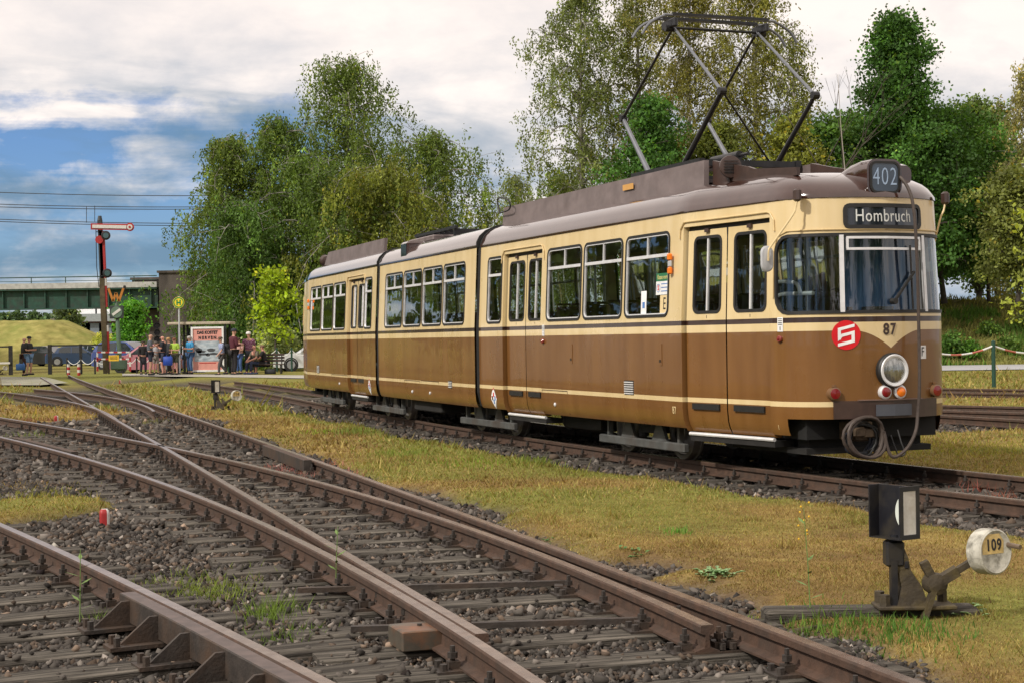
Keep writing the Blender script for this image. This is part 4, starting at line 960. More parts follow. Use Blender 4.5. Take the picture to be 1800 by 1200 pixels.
# ducts on the rear section, pipes and box on the middle roof
r_ = REAR.M
mb = MB(); P = [(.9, 3.00), (.9, 3.28), (6.1, 3.30), (6.4, 3.03)]
for y in (.76, .70): mb.v += [(x, y-(.0 if z < 3.1 else .03), z) for x, z in P]
mb.f += [(0, 1, 2, 3), (7, 6, 5, 4), (0, 4, 5, 1), (1, 5, 6, 2), (2, 6, 7, 3)]; mb.m += [0]*5; mb.build('roof_duct', M_duct, tram, r_)
mb = MB(); mb.lathe([(.03, -.12), (.10, -.09), (.125, 0), (.10, .025)], (6.85, .66, 3.16), (1, .25, .1), 16); mb.cyl((6.8, .65, 2.96), (6.82, .65, 3.1), .03, .02, n=8); mb.build('horn', M_brown2, tram, r_, smooth=40)
m_ = MID.M
mb = MB(); mb.cyl((4.15, .1, 3.05), (4.15, .1, 3.42), .10, .095, n=14); mb.build('roof_vent_pipe', mat('vent_grey', (.09, .10, .10), .6), tram, m_, smooth=40)
mb = MB()
for k in range(9): mb.bar((.2+k*.28, -.45, 3.20), (.2+k*.28, .45, 3.20), .05, .04)
for t in (-.45, .45): mb.bar((.1, t, 3.24), (2.6, t, 3.24), .05, .05); [mb.bar((x, t, 3.05), (x, t, 3.24), .04, .04) for x in (.2, 1.3, 2.5)]
mb.build('folded_current_collector', M_pan, tram, m_)
mb = MB(); mb.box((1.55, -.9, 2.90), (.42, .34, .30), bev=.03); sb = mb.build('side_sign_box', M_roof, tram, m_); mb = MB(); mb.box((1.55, -1.075, 2.90), (.34, .012, .23), bev=.004); mb.build('pane', mat('sign_glass_dark', (.02, .03, .035), .12, coat=.6), sb, m_)
mb = MB(); mb.box((.9, -.35, 3.12), (1.6, .5, .10), bev=.02); mb.build('roof_box', M_duct, tram, m_)

# ---- nose fittings
U = FRONT.Uh; S = FRONT.S
# line number box on the roof edge
def rrect(w, h, r, n=4): return [(x, y) for x, y in rr(-w/2, w/2, -h/2, h/2, r, n)]
mb = MB(); o = rrect(.40, .36, .10); n = len(o)
for x, k, dz in ((8.02, .72, -.02), (8.25, .92, -.005), (8.45, 1.0, 0), (8.63, 1.0, 0)): mb.v += [(x, y*k, 2.915+z*k+dz) for y, z in o]
for j in range(3):
    for i in range(n): mb.f.append((j*n+i, j*n+(i+1) % n, (j+1)*n+(i+1) % n, (j+1)*n+i)); mb.m.append(0)
mb.f.append(tuple(range(3*n, 4*n))); mb.m.append(0); box = mb.build('line_number_box', M_roof, tram, f, smooth=30)
M_sg = mat('sign_blue_glass', (.035, .055, .085), .16, 0, .3, 3, coat=.7)
mb = MB(); o1 = rrect(.345, .315, .075); o2 = rrect(.30, .27, .055)
for x, oo in ((8.631, o1), (8.642, o1), (8.642, o2), (8.634, o2)): mb.v += [(x, y, 2.915+z) for y, z in oo]
for j in range(3):
    for i in range(n): mb.f.append((j*n+i, j*n+(i+1) % n, (j+1)*n+(i+1) % n, (j+1)*n+i)); mb.m.append(0)
mb.build('sign_rim', M_rub, box, f)
mb = MB(); mb.v += [(8.636, y, 2.915+z) for y, z in o2]; mb.f.append(tuple(range(n))); mb.m.append(0); mb.build('sign_pane', M_sg, box, f, fix=False)
M_num = mat('sign_number_pale', (.34, .45, .62), .5)
lettering('402', .25, M_num, 'lettering', box, f @ frame_M((8.638, 0, 2.915), (0, 1, 0), (0, 0, 1)), .001, 1.12, -.003, .70)
mb = MB(); o = rrect(.30, .24, .09)
for x, k in ((7.85, .8), (8.0, 1), (8.22, 1), (8.3, .8)): mb.v += [(x+.06*0, .42+y*k, 2.98+z*k) for y, z in o]
for j in range(3):
    for i in range(n): mb.f.append((j*n+i, j*n+(i+1) % n, (j+1)*n+(i+1) % n, (j+1)*n+i)); mb.m.append(0)
mb.f += [tuple(range(n)), tuple(range(3*n, 4*n))]; mb.m += [0, 0]; mb.build('side_number_box', M_roof, tram, f, smooth=30)
# destination blind
dh = (U-.455, U+.455, 2.425, 2.642, .05)
mb = MB(); pane(mb, FRONT, dh, .006, nu=16); db = mb.build('destination_blind', mat('blind_black_glass', (.012, .016, .024), .10, 0, .3, 2, coat=.8), tram, f, smooth='all', fix=False)
mb = MB(); ring(mb, FRONT, dh, .022, .016, .0, .018); mb.build('blind_rim', M_rub, db, f)
lettering('Hombruch', .175, mat('blind_lettering', (.62, .64, .62), .6), 'lettering', db, f, .0008, 1.10, .0, .80, bend=lambda c: S(U+c.x-.02, 2.533+c.y, .0085+c.z))
# headlight and lamps
tip = S(U, 1.03, 0).x
mb = MB(); mb.lathe([(.10, -.12), (.165, -.10), (.172, .0), (.172, .03), (.16, .045), (.135, .05), (.13, .035)], (tip, 0, 1.03), (1, 0, 0), 32); hl = mb.build('headlight', M_rub, tram, f, smooth=35)
mb = MB(); mb.lathe([(.152, .042), (.158, .055), (.15, .063), (.132, .060), (.130, .048)], (tip, 0, 1.03), (1, 0, 0), 32); mb.build('rim', M_alu, hl, f, smooth=35)
mb = MB(); mb.lathe([(.131, .042), (.10, .058), (.05, .066), (.004, .068)], (tip, 0, 1.03), (1, 0, 0), 28); mb.build('lens', mat('headlamp_lens', (.30, .31, .30), .10, .8, .5, 30, .4, 60, coat=.8, stretch=(1, 1, .15)), hl, f, smooth=35)
for y, M_l in ((-.085, M_redl), (.085, M_orl)):
    p = S(U+y, .82, 0); mb = MB(); mb.lathe([(.06, -.05), (.068, 0), (.068, .03), (.055, .04)], p, (1, 0, 0), 20); l = mb.build('marker_lamp', M_alu, tram, f, smooth=35); mb = MB(); mb.lathe([(.054, .03), (.045, .052), (.02, .06), (.003, .062)], p, (1, 0, 0), 20); mb.build('lens', M_l, l, f, smooth=35)
for u in (U-.60, U+.60):
    p = S(u, .815, 0); d_ = Vector((1, (-.12 if u < U else .12), 0)); mb = MB(); mb.lathe([(.055, -.12), (.062, .0), (.062, .055), (.052, .06)], p, d_, 20); mb.box(p+Vector((.02, 0, .075)), (.05, .02, .02)); l = mb.build('tail_lamp', mat('lamp_brown', (.16, .085, .04), .4, coat=.4), tram, f, smooth=35); mb = MB(); mb.lathe([(.052, .052), (.05, .064), (.003, .068)], p, d_, 20); mb.build('lens', M_redl, l, f, smooth=35)
# bumper beam and plate
mb = MB(); sbar(mb, FRONT, U-.60, U+.60, .568, .742, .002, .035, nu=18); bu = mb.build('bumper', M_brown2, tram, f, smooth=30)
mb = MB(); sbar(mb, FRONT, U-.19, U+.19, .592, .702, .036, .062, nu=8); mb.build('buffer_pad', mat('buffer_grey', (.07, .075, .09), .55), bu, f)
mb = MB(); sbar(mb, FRONT, U-.36, U+.36, .742, .752, .0, .045, nu=12); mb.build('bumper_ledge', mat('ledge_brown', (.16, .10, .08), .4), bu, f)
mb = MB(); mb.box((8.10, 0, .46), (.5, 1.5, .20)); mb.build('nose_apron', mat('apron_black', (.010, .010, .010), .8), tram, f)
# coupler and coiled cable
cc = Vector((8.70, -.36, .405)); mb = MB(); mb.box((8.55, -.32, .45), (.28, .22, .20), bev=.02); mb.box((8.70, -.26, .43), (.06, .20, .09), bev=.01); mb.box((8.72, -.40, .44), (.08, .14, .10), bev=.02); mb.build('coupler', mat('coupler_brass', (.10, .07, .045), .5, .5, .4, 20), tram, f)
M_cab = mat('cable_grey_brown', (.058, .042, .034), .6, 0, .25, 20)
mb = MB(); pts = []
for i in range(0, 62):
    a = i*2*PI/20; k = i/62; r = .205+.012*math.sin(i*.9); pts.append((8.76+.05*math.sin(k*9), cc.y+r*math.cos(a)+.018*k, cc.z+r*math.sin(a)*.95-.02*k))
end = pts[-1]
pts += [tuple(p) for p in catmull([end, (8.82, -.10, .205), (8.84, .05, .26), (8.83, .17, .42), (8.80, .225, .60), (8.80, .25, .9), (8.78, .265, 1.5), (8.79, .25, 2.1), (8.77, .24, 2.55), (8.72, .22, 2.78), (8.62, .17, 2.93), (8.45, .08, 3.02)], 5)[1:]]
mb.tube(pts, .017, 8); mb.build('cable', M_cab, tram, f, smooth=True)
mb = MB(); pts = [(8.72+.02*math.sin(i), cc.y+(.17+.02*math.sin(i*.7))*math.cos(i*2*PI/17), cc.z-.03+(.15+.02*math.cos(i*.5))*math.sin(i*2*PI/17)) for i in range(60)]; mb.tube(pts, .011, 6); mb.build('thin_cable', M_rub, tram, f, smooth=True)
mb = MB(); pts = [(8.68+.03*math.sin(i*.6), cc.y-.01+(.14+.035*math.sin(i*.43))*math.cos(i*2*PI/19+1), cc.z-.05+(.13+.03*math.cos(i*.37))*math.sin(i*2*PI/19+1)) for i in range(110)]; mb.tube(pts, .010, 6); mb.build('thin_cable', mat('cable_dark_blue', (.012, .016, .028), .5), tram, f, smooth=True)
mb = MB(); mb.tube(catmull([(8.7, -.02, .40), (8.74, 0.0, .28), (8.76, .03, .20), (8.77, .09, .22), (8.74, .07, .33), (8.7, .06, .45)]), .007, 6); mb.build('cable_loop', M_rub, tram, f)
# wiper
mb = MB(); a = S(U+.03, 1.70, .03); b = S(U+.30, 1.99, .03); mb.bar(a, b, .025, .02); mb.cyl(S(U+.03, 1.70, -.01), S(U+.03, 1.70, .05), .03, n=12); mb.bar(S(U+.27, 1.62, .02), S(U+.27, 2.25, .02), .014, .014); mb.build('wiper', M_rub, tram, f)
# mirrors and their brackets
def mirror(y, sg, p0, nm='mirror'):
    m0 = Vector((8.28, y, 2.13)); mb = MB(); o = rrect(.135, .255, .067, 6); n = len(o)
    for x, k in ((0, 1), (.012, 1), (.022, .86)): mb.v += [(m0.x+x, m0.y+a*k, m0.z+b*k) for a, b in o]
    for j in range(2):
        for i in range(n): mb.f.append((j*n+i, j*n+(i+1) % n, (j+1)*n+(i+1) % n, (j+1)*n+i)); mb.m.append(0)
    mb.f += [tuple(range(n)), tuple(range(2*n, 3*n))]; mb.m += [0, 0]; m = mb.build('mirror', M_grey, tram, f, smooth=30)
    mb = MB(); mb.tube(catmull([m0+Vector((.035, 0, -.02)), m0+Vector((.045, 0, .08)), m0+Vector((.05, -sg*.03, .13)), p0+Vector((0, sg*.06, -.16)), p0+Vector((0, sg*.02, -.08)), p0]), .010, 6); mb.build('mirror_arm', M_creamp, m, f, smooth=True)
    mb = MB(); mb.box(p0+Vector((0, 0, .045)), (.10, .06, .13), bev=.02); mb.build('mirror_mount', M_brown2, m, f, smooth=30)
mirror(-1.13, -1, Vector((8.42, -.86, 2.70))); mirror(.74, -1, Vector((8.40, .87, 2.70)))
# turn indicators
for M_, y in ((FRONT.M, -1.165), (REAR.M, 1.165)):
    mb = MB(); mb.box((6.23, y*.992, 2.18), (.07, .03, .07), bev=.01); ti = mb.build('turn_indicator', M_grey, tram, M_)
    for dz in (-.075, .075): mb = MB(); mb.box((6.23, y*.994, 2.18+dz), (.07, .045, .08), bev=.014); mb.build('lens', M_orl, ti, M_)
# emblem, numbers, notices
def smap(poly, uc, zc, out, name, material, parent=tram, sec=FRONT):
    mb = MB(); mb.v += [tuple(sec.S(uc+a, zc+b, out)) for a, b in poly]; mb.f.append(tuple(range(len(poly)))); mb.m.append(0); return mb.build(name, material, parent, sec.M, fix=False)
ue = sec_u = FRONT.u_of_t(.47)+.03
mb = MB(); nseg = 36; mb.v.append(tuple(S(ue, 1.378, .005)))
for rr_ in (.05, .10, .142): mb.v += [tuple(S(ue+rr_*math.cos(2*PI*i/nseg), 1.378+rr_*math.sin(2*PI*i/nseg), .005)) for i in range(nseg)]
for i in range(nseg): mb.f.append((0, 1+i, 1+(i+1) % nseg)); mb.m.append(0)
for j in range(2):
    for i in range(nseg): mb.f.append((1+j*nseg+i, 1+(j+1)*nseg+i, 1+(j+1)*nseg+(i+1) % nseg, 1+j*nseg+(i+1) % nseg)); mb.m.append(0)
em = mb.build('emblem', M_redp, tram, f, fix=False)
mb = MB()
def q_(pts): mb.v.extend(tuple(S(ue+a, 1.378+b, .0085)) for a, b in pts); k = len(mb.v); mb.f.append(tuple(range(k-len(pts), k))); mb.m.append(0)
sl = lambda a: a*.25
for x0, x1, y0, h in ((-.082, .082, .058, .030), (-.050, .082, -.008, .030), (-.082, .082, -.090, .030)): 
    q_([(x0, y0+sl(x0)), ((x0+x1)/2, y0+sl((x0+x1)/2)), (x1, y0+sl(x1)), (x1, y0+sl(x1)+h), ((x0+x1)/2, y0+sl((x0+x1)/2)+h), (x0, y0+sl(x0)+h)])
q_([(-.082, -.030+sl(-.082)), (-.052, -.030+sl(-.052)), (-.052, .06+sl(-.052)), (-.082, .06+sl(-.082))]); q_([(-.082, -.038+sl(-.082)), (-.04, -.012+sl(-.04)), (-.04, .022+sl(-.04)), (-.082, -.004+sl(-.082))])
q_([(.050, -.062+sl(.05)), (.082, -.062+sl(.082)), (.082, .0+sl(.082)), (.050, .0+sl(.05))])
mb.build('emblem_letter', M_white, em, f, fix=False)
lettering('87', .155, M_brown2, 'number', tram, f, .0008, 1.15, .004, .86, bend=lambda c: S(U+c.x-.015, 1.425+c.y, .005+c.z))
lettering('87', .115, M_creamp, 'number', tram, f, .0008, 1.1, .0, .72, bend=lambda c: S(6.27+c.x, .585+c.y, .004+c.z))
lettering('1', .07, M_creamp, 'number', tram, f, .0008, 1.1, .0, .8, bend=lambda c: S(FRONT.u_of(8.10)+c.x, .475+c.y, .004+c.z))
uf = U+.42; nf = smap([(-.055, -.065), (.055, -.065), (.055, .065), (-.055, .065)], uf, 1.20, .004, 'notice', M_white); lettering('F', .13, M_black, 'lettering', nf, f, .0004, 1, 0, .8, bend=lambda c: S(uf+c.x, 1.20+c.y, .0065+c.z))
ul = FRONT.u_of(8.16)
for (M_, sec, uu, zz) in ((f, FRONT, ul, 1.49), (f, FRONT, 2.50, 1.49)):
    nt_ = smap([(-.04, -.07), (.04, -.07), (.04, .07), (-.04, .07)], uu, zz, .004, 'notice', M_white, tram, sec)
    mb = MB(); 
    for k in range(4): sbar(mb, sec, uu-.028, uu+.028, zz+.052-.018*k, zz+.058-.018*k, .0045, .006)
    sbar(mb, sec, uu-.004, uu+.004, zz-.055, zz-.02, .0045, .006); mb.build('lettering', M_black, nt_, M_)
    p = sec.S(uu, zz-.14, 0); d_ = (sec.S(uu, zz-.14, 1)-p); mb = MB(); mb.lathe([(.03, -.01), (.034, .02), (.026, .03)], p, d_, 16); bt = mb.build('door_button', mat('button_red_brown', (.25, .04, .03), .4, coat=.4), tram, M_, smooth=30); mb = MB(); mb.lathe([(.016, .028), (.012, .038), (.002, .04)], p, d_, 12); mb.build('button_cap', M_redl, bt, M_)
# stickers in the third window
g1 = smap([(-.155, -.045), (.155, -.045), (.155, .045), (-.155, .045)], 5.965, 2.045, -.008, 'notice', M_greenp); lettering('Kasse vorn', .075, mat('yellow_print', (.75, .65, .25)), 'lettering', g1, f, .0004, 1.0, 0, .75, bend=lambda c: S(5.97+c.x, 2.045+c.y, -.0065+c.z))
g2 = smap([(-.155, -.075), (.155, -.075), (.155, .075), (-.155, .075)], 5.965, 1.925, -.008, 'notice', M_white)
lettering('S', .075, M_redp, 'lettering', g2, f, .0004, 1, .003, 1, bend=lambda c: S(5.87+c.x, 1.925+c.y, -.0065+c.z))
mb = MB()
for i in range(14): a, b = 2*PI*i/14, 2*PI*(i+1)/14; mb.add([S(5.87+r*math.cos(t), 1.925+r*math.sin(t), -.0066) for r, t in ((.040, a), (.040, b), (.048, b), (.048, a))], [(0, 1, 2, 3)])
for k in range(3): sbar(mb, FRONT, 5.94, 6.11, 1.965-.04*k, 1.975-.04*k, -.0075, -.0065)
mb.build('print', M_bluep, g2, f, fix=False)
g3 = smap([(-.10, -.10), (.10, -.10), (.10, .10), (-.10, .10)], 6.02, 1.745, -.009, 'notice', M_creamp); lettering('E', .19, M_black, 'lettering', g3, f, .0004, 1, 0, .75, bend=lambda c: S(6.03+c.x, 1.745+c.y, -.0075+c.z))
g4 = smap([(-.07, -.14), (.07, -.14), (.07, .14), (-.07, .14)], 5.50, 1.765, -.009, 'notice', M_white); mb = MB(); sbar(mb, FRONT, 5.47, 5.53, 1.71, 1.78, -.0085, -.0072); mb.build('print', M_bluep, g4, f)
# diamonds, vents, hatches on the skirt
for sec, uu in ((FRONT, .58), (REAR, .52)):
    mb = MB(); n_ = 8; mb.v += [tuple(sec.S(uu+sx*.12*(1-abs(2*k/n_-1)), .555+.155*(2*k/n_-1), .004)) for k in range(n_+1) for sx in (-1, 1)]
    for k in range(n_): mb.f.append((2*k, 2*k+1, 2*k+3, 2*k+2)); mb.m.append(0)
    dm = mb.build('diamond_sticker', M_white, tram, sec.M, fix=False)
    for sx in (-1, 1): smap([(sx*.104, 0), (sx*.12, 0), (0, .155), (0, .134)], uu, .555, .0055, 'sticker_edge', M_redp, dm, sec)
    for a, b, m in ((0, .05, M_redp), (0, -.05, M_bluep), (-.05, 0, M_brown2), (.05, 0, M_bluep)): smap([(-.022+a, -.03+b), (.022+a, -.03+b), (.022+a, .03+b), (-.022+a, .03+b)], uu, .555, .006, 'print', m, dm, sec)
def vent(sec, u0, u1, z0, n):
    for k in range(n):
        mb = MB(); sbar(mb, sec, u0, u1, z0+k*.026, z0+k*.026+.012, .0, .012); mb.build('vent_slat', M_alu, tram, sec.M)
    mb = MB(); sbar(mb, sec, u0-.005, u1+.005, z0-.01, z0+n*.026, -.002, .003); mb.build('vent_opening', M_rub, tram, sec.M)
vent(FRONT, 5.0, 5.24, .735, 6); vent(MID, 4.35, 4.52, .66, 4); vent(REAR, 5.15, 5.38, .735, 6)
def hatch(sec, u0, u1, z0, z1):
    for a in ((u0, u1, z1, z1+.008), (u0, u0+.006, z0, z1), (u1-.006, u1, z0, z1)): mb = MB(); sbar(mb, sec, *a, .0, .004); mb.build('hatch_edge', M_brown2, tram, sec.M)
    c = (u0+u1)/2; p = sec.S(c, (z0*.6+z1*.4), 0); d_ = sec.S(c, (z0*.6+z1*.4), 1)-p; mb = MB(); mb.lathe([(.026, -.01), (.026, .008), (.012, .018), (.002, .02)], p, d_, 14); mb.build('hatch_lock', M_alu, tram, sec.M, smooth=40)
hatch(FRONT, 2.42, 3.28, .42, .715); hatch(MID, 1.75, 2.70, .42, .72); hatch(MID, 2.78, 3.80, .42, .73); hatch(REAR, 2.42, 3.9, .44, .72)
for u, z in ((3.42, 1.19), (5.95, 1.19)):
    mb = MB(); sbar(mb, FRONT, u-.04, u+.04, z-.12, z+.12, -.001, .006); fl = mb.build('filler_flap', M_paint, tram, f); mb = MB(); sbar(mb, FRONT, u-.018, u+.018, z-.085, z-.055, .006, .010); mb.build('keyhole', M_rub, fl, f)
tape = MB(); tape.box((2.75, -.72, .345), (.42, .02, .035)); tape.build('warning_tape', mat('tape_lime', (.55, .75, .03), .5), tram, f)
# ================================================================ THINGS AROUND THE TRACKS
GZ = -.12
M_blk = mat('black_paint', (.012, .012, .016), .45, 0, .3, 12, dirt=(.05, .04, .02), dirt_amt=.5, dscale=6)
M_lw = mat('lantern_white', (.62, .60, .55), .6, 0, .1, 12, dirt=(.25, .19, .11), dirt_amt=.55, dscale=7)
M_cast = mat('cast_iron_mossy', (.055, .042, .026), .75, .2, .35, 14, .3, 50, dirt=(.10, .075, .025), dirt_amt=.8, dscale=8)
M_disc = mat('weight_white_worn', (.50, .48, .41), .7, 0, .15, 12, .2, 40, dirt=(.13, .12, .095), dirt_amt=.95, dscale=13)
M_discy = mat('weight_yellow_worn', (.55, .40, .16), .7, 0, .3, 25)
def switch_lever(px, py, label, phi=.58, s=1.0, h=GZ, side=1, number=None, rod=True, gaze=0.0, detail=True):
    p = G(px, py, h); M = place(p.x, p.y, h, gaze, s); root = empty('switch_lever', M, label=label, cat='switch lever', group='hand levers for the switches')
    # coordinates: x right, y away
    mb = MB(); mb.box((-.20*side, .10, -.015), (1.16, .20, .08), bev=.015); mb.build('timber', M_wood, root, M)
    mb = MB(); mb.box((.02*side, .0, .045), (.42, .20, .022), bev=.006); mb.build('base_plate', M_cast, root, M)
    for x, y in ((-.15, -.06), (-.15, .07), (.19, .07)): mb = MB(); mb.cyl((x*side, y, .055), (x*side, y, .115), .028, n=6); mb.build('bolt', M_cast, root, M)
    mb = MB(); lean = -.075*side
    pts = [((.0*side, .0, .05), (.17, .13)), ((.0*side, 0, .15), (.11, .10)), ((lean*.5, .0, .24), (.07, .08)), ((lean*.8, 0, .31), (.085, .085)), ((lean, 0, .37), (.07, .07))]
    for (c, w) in pts: mb.v += [(c[0]+a*w[0]/2, c[1]+b*w[1]/2, c[2]) for a, b in ((-1, -1), (1, -1), (1, 1), (-1, 1))]
    for k in range(len(pts)-1):
        for i in range(4): j = (i+1) % 4; mb.f.append((k*4+i, k*4+j, k*4+4+j, k*4+4+i)); mb.m.append(0)
    mb.f += [(3, 2, 1, 0), tuple(range(16, 20))]; mb.m += [0, 0]; mb.build('stand', M_cast, root, M)
    mb = MB(); mb.box((lean-.01*side, 0, .33), (.10, .10, .14), bev=.012); mb.box((lean-.02*side, -.03, .16), (.035, .05, .28)); mb.box((lean+.05*side, -.02, .27), (.03, .05, .05), bev=.008); mb.cyl((lean, 0, .37), (lean, 0, .43), .028, n=12); mb.build('lantern_bearing', M_blk, root, M)
    LM = M @ Matrix.Translation((lean-.005*side, 0, .555)) @ Matrix.Rotation(phi, 4, 'Z')
    mb = MB(); mb.box((0, .11, 0), (.15, .008, .285)); mb.box((0, 0, 0), (.008, .22, .283)); mb.box((0, 0, -.140), (.15, .22, .006))
    w, t = .15, .026
    for c, d in (((-(w-t)/2, -.11, 0), (t, .010, .285)), (((w-t)/2, -.11, 0), (t, .010, .285)), ((0, -.11, .1425-t/2), (w-2*t, .010, t)), ((0, -.11, -.1425+t/2), (w-2*t, .010, t))): mb.box(c, d)
    la = mb.build('lantern', M_blk, root, LM)
    mb = MB(); mb.box((0, -.108, 0), (w-2*t, .006, .285-2*t)); mb.build('signal_plate', M_lw, la, LM)
    mb = MB(); n = 18
    for sd in (-1, 1):
        o = [(sd*.006, -.10+.0, 0)]+[(sd*.0065, -.10+.085*math.sin(a), .10*math.cos(a)) for a in [PI*k/n for k in range(n+1)]]; b = len(mb.v); mb.v += o
        for k in range(1, n+1): mb.f.append((b, b+k, b+k+1)); mb.m.append(0)
    mb.build('signal_disc', mat('lantern_pale_disc', (.62, .66, .60), .5), la, LM, fix=False)
    # lever with counterweight
    pv = Vector((.12*side, -.06, .17)); wt = Vector((.40*side, -.10, .345)); d = (wt-pv).normalized()
    mb = MB(); mb.bar(pv-d*.02, pv+d*.14, .05, .075, (0, 1, 0)); mb.bar(pv+d*.12, wt-d*.11, .032, .045, (0, 1, 0)); mb.bar(pv, pv+Vector((-.06*side, .0, .12)), .045, .05, (0, 1, 0)); mb.build('lever_arm', M_cast, root, M)
    mb = MB(); mb.lathe([(.02, -.06), (.055, -.05), (.062, .0), (.055, .04), (.03, .05), (.012, .055)], pv+Vector((0, .0, 0)), (.2*side, -1, 0), 16); mb.build('pivot', M_cast, root, M, smooth=40)
    mb = MB(); mb.bar(pv+Vector((-.01*side, -.02, -.02)), pv+Vector((-.09*side, -.04, -.23)), .03, .055, (0, 1, 0)); mb.build('crank', M_cast, root, M)
    ax = Vector((.50*side, -.86, .06)).normalized()
    mb = MB(); mb.lathe([(.02, -.055), (.112, -.055), (.122, -.045), (.122, .045), (.112, .052), (.104, .047), (.02, .047)], wt, ax, 36); dw = mb.build('counterweight', M_disc, root, M, smooth=35)
    mb = MB(); mb.cyl(wt+ax*.045+Vector((.080*side, .05, .03)), wt+ax*.135+Vector((.080*side, .05, .02)), .0135, n=10); mb.build('handle', mat('handle_steel', (.20, .15, .11), .4, .5), dw, M)
    if number:
        rt = Vector((-ax.y, ax.x, 0)).normalized(); up = rt.cross(ax) if rt.cross(ax).z > 0 else ax.cross(rt)
        fm_ = frame_M(wt+ax*.0485+up*.035-rt*.012, rt, up)
        mb = MB(); o = [(-.085, -.045), (.07, -.045), (.075, .02), (.045, .06), (-.05, .06), (-.085, .03)]; mb.v += [tuple(fm_ @ Vector((a, b, -.0005))) for a, b in o]; mb.f.append(tuple(range(6))); mb.m.append(0); mb.build('number_patch', M_discy, dw, M, fix=False)
        lettering(number, .085, M_black, 'number', dw, M @ fm_, .001, 1.12, .002, .85)
    if rod:
        mb = MB(); mb.tube(catmull([pv+Vector((-.09*side, -.04, -.22)), (-.25*side, -.10, -.04), (-.6*side, -.16, -.05), (-.85*side, -.22, -.10)]), .019, 8); mb.box(pv+Vector((-.09*side, -.05, -.215)), (.16, .06, .05), bev=.01); mb.build('operating_rod', M_cast, root, M, smooth=True)
    return root
switch_lever(1600, 1078, 'mossy switch lever with lantern and white weight numbered 109 at the bottom right', number='109')
switch_lever(386, 722, 'small switch lever with white lantern and disc weight on the turf left of the tram', phi=.45, number='110', h=-.14)
switch_lever(347, 654, 'distant switch lever with lantern in front of the shelter poster', phi=.2, rod=False)
switch_lever(-3, 658, 'distant switch lever with white disc weight at the left picture edge', phi=.2, rod=False)

M_red = mat('signal_red', (.34, .02, .02), .5, 0, .15, 15); M_wht = mat('signal_white', (.58, .56, .52), .5, 0, .1, 15)
def marker(px, py, label, s=1.0):
    p = G(px, py, -.17); M = place(p.x, p.y, -.18, .3, s); mb = MB(); o = rrect(.085, .085, .024, 3); n = len(o); lv = ((0, 1), (.11, 1), (.135, .92), (.15, .6))
    for z, k in lv: mb.v += [(x*k, y*k, z) for x, y in o]
    for j in range(3):
        for i in range(n): mb.f.append((j*n+i, j*n+(i+1) % n, (j+1)*n+(i+1) % n, (j+1)*n+i)); a = (o[i][0]+.4*o[i][1]); mb.m.append(0 if a < 0 else 1)
    mb.f.append(tuple(range(3*n, 4*n))); mb.m.append(1); mb.build('marker_post', [M_red, M_wht], None, M, smooth=40, label=label, cat='marker post', group='red and white clearance markers')
marker(184, 922, 'red and white clearance marker nearest the camera in the left ballast'); marker(99, 742, 'small red and white clearance marker between the curved rails at the left'); marker(36, 681, 'tiny red and white clearance marker beside the far left crossing'); marker(211, 674, 'tiny red and white clearance marker beyond the crossing rails')

# ---- semaphore signal, speed board, barrier, stop sign
YS = 77.0
def up(px, py, Y=YS): return at(px, py, Y)
M_mast = mat('mast_rusty_timber', (.085, .06, .03), .85, 0, .4, 6, dirt=(.05, .06, .02), dirt_amt=.6)
M_grn = mat('dark_green_paint', (.012, .055, .035), .5); M_grng = mat('post_grey_green', (.10, .16, .11), .6)
M_dgrey = mat('dark_grey_paint', (.03, .033, .036), .5)
b0 = up(187, 655); t0 = up(175.5, 388); root = empty('semaphore_signal', Matrix.Translation(b0), label='tall semaphore signal with red edged arm raised level beside the bridge', cat='signal')
mb = MB(); n = 8
mb.bar(b0, b0.lerp(t0, .62), .26, .24); mb.build('mast_foot', M_mast, root)
mb = MB(); mb.bar(b0.lerp(t0, .62), t0, .20, .20); mb.cyl(t0, t0+Vector((0, 0, .22)), .12, .08, n=10); mb.build('mast', M_dgrey, root)
for a, c, m in ((.135, .27, M_red), (.27, .31, M_wht), (.43, .57, M_red), (.57, .62, M_wht), (.62, .93, M_red)):
    mb = MB(); mb.bar(b0.lerp(t0, a)+Vector((.08, -.03, 0)), b0.lerp(t0, c)+Vector((.08, -.03, 0)), .14, .24); mb.build('mast_band', m, root)
A, B = up(161.5, 399), up(226, 400); A.y -= .2; B.y -= .2
mb = MB(); mb.bar(A, B, .03, .30); mb.cyl(up(230, 400)+Vector((0, -.20, 0)), up(230, 400)+Vector((0, -.17, 0)), .20, n=24); arm = mb.build('signal_arm', M_red, root)
mb = MB(); mb.bar(A+Vector((.08, -.03, 0)), B+Vector((-.05, -.03, 0)), .03, .16); mb.cyl(up(230, 400)+Vector((0, -.24, 0)), up(230, 400)+Vector((0, -.2, 0)), .13, n=24); mb.build('arm_face', M_wht, arm)
mb = MB(); mb.cyl(up(230, 400)+Vector((0, -.26, 0)), up(230, 400)+Vector((0, -.24, 0)), .055, n=16); mb.build('arm_spot', M_red, arm)
for x, y in ((187.5, 415), (190, 481)):
    c = up(x, y)+Vector((0, -.2, 0)); mb = MB(); mb.lathe([(.10, -.16), (.2, -.12), (.22, .10), (.18, .12)], c, (.35, -1, 0), 18); mb.box(c+Vector((-.18, .1, -.12)), (.35, .06, .05)); l = mb.build('signal_lamp', M_blk, root, smooth=30); mb = MB(); mb.cyl(c+Vector((.04, -.10, 0)), c+Vector((.045, -.14, 0)), .13, n=16); mb.build('lamp_glass', mat('lamp_glass_dark', (.05, .10, .10), .1, coat=.8), l)
c = up(176, 422); mb = MB(); mb.cyl(c+Vector((0, -.18, 0)), c+Vector((0, -.15, 0)), .19, n=20); mb.build('spectacle', M_red, root)
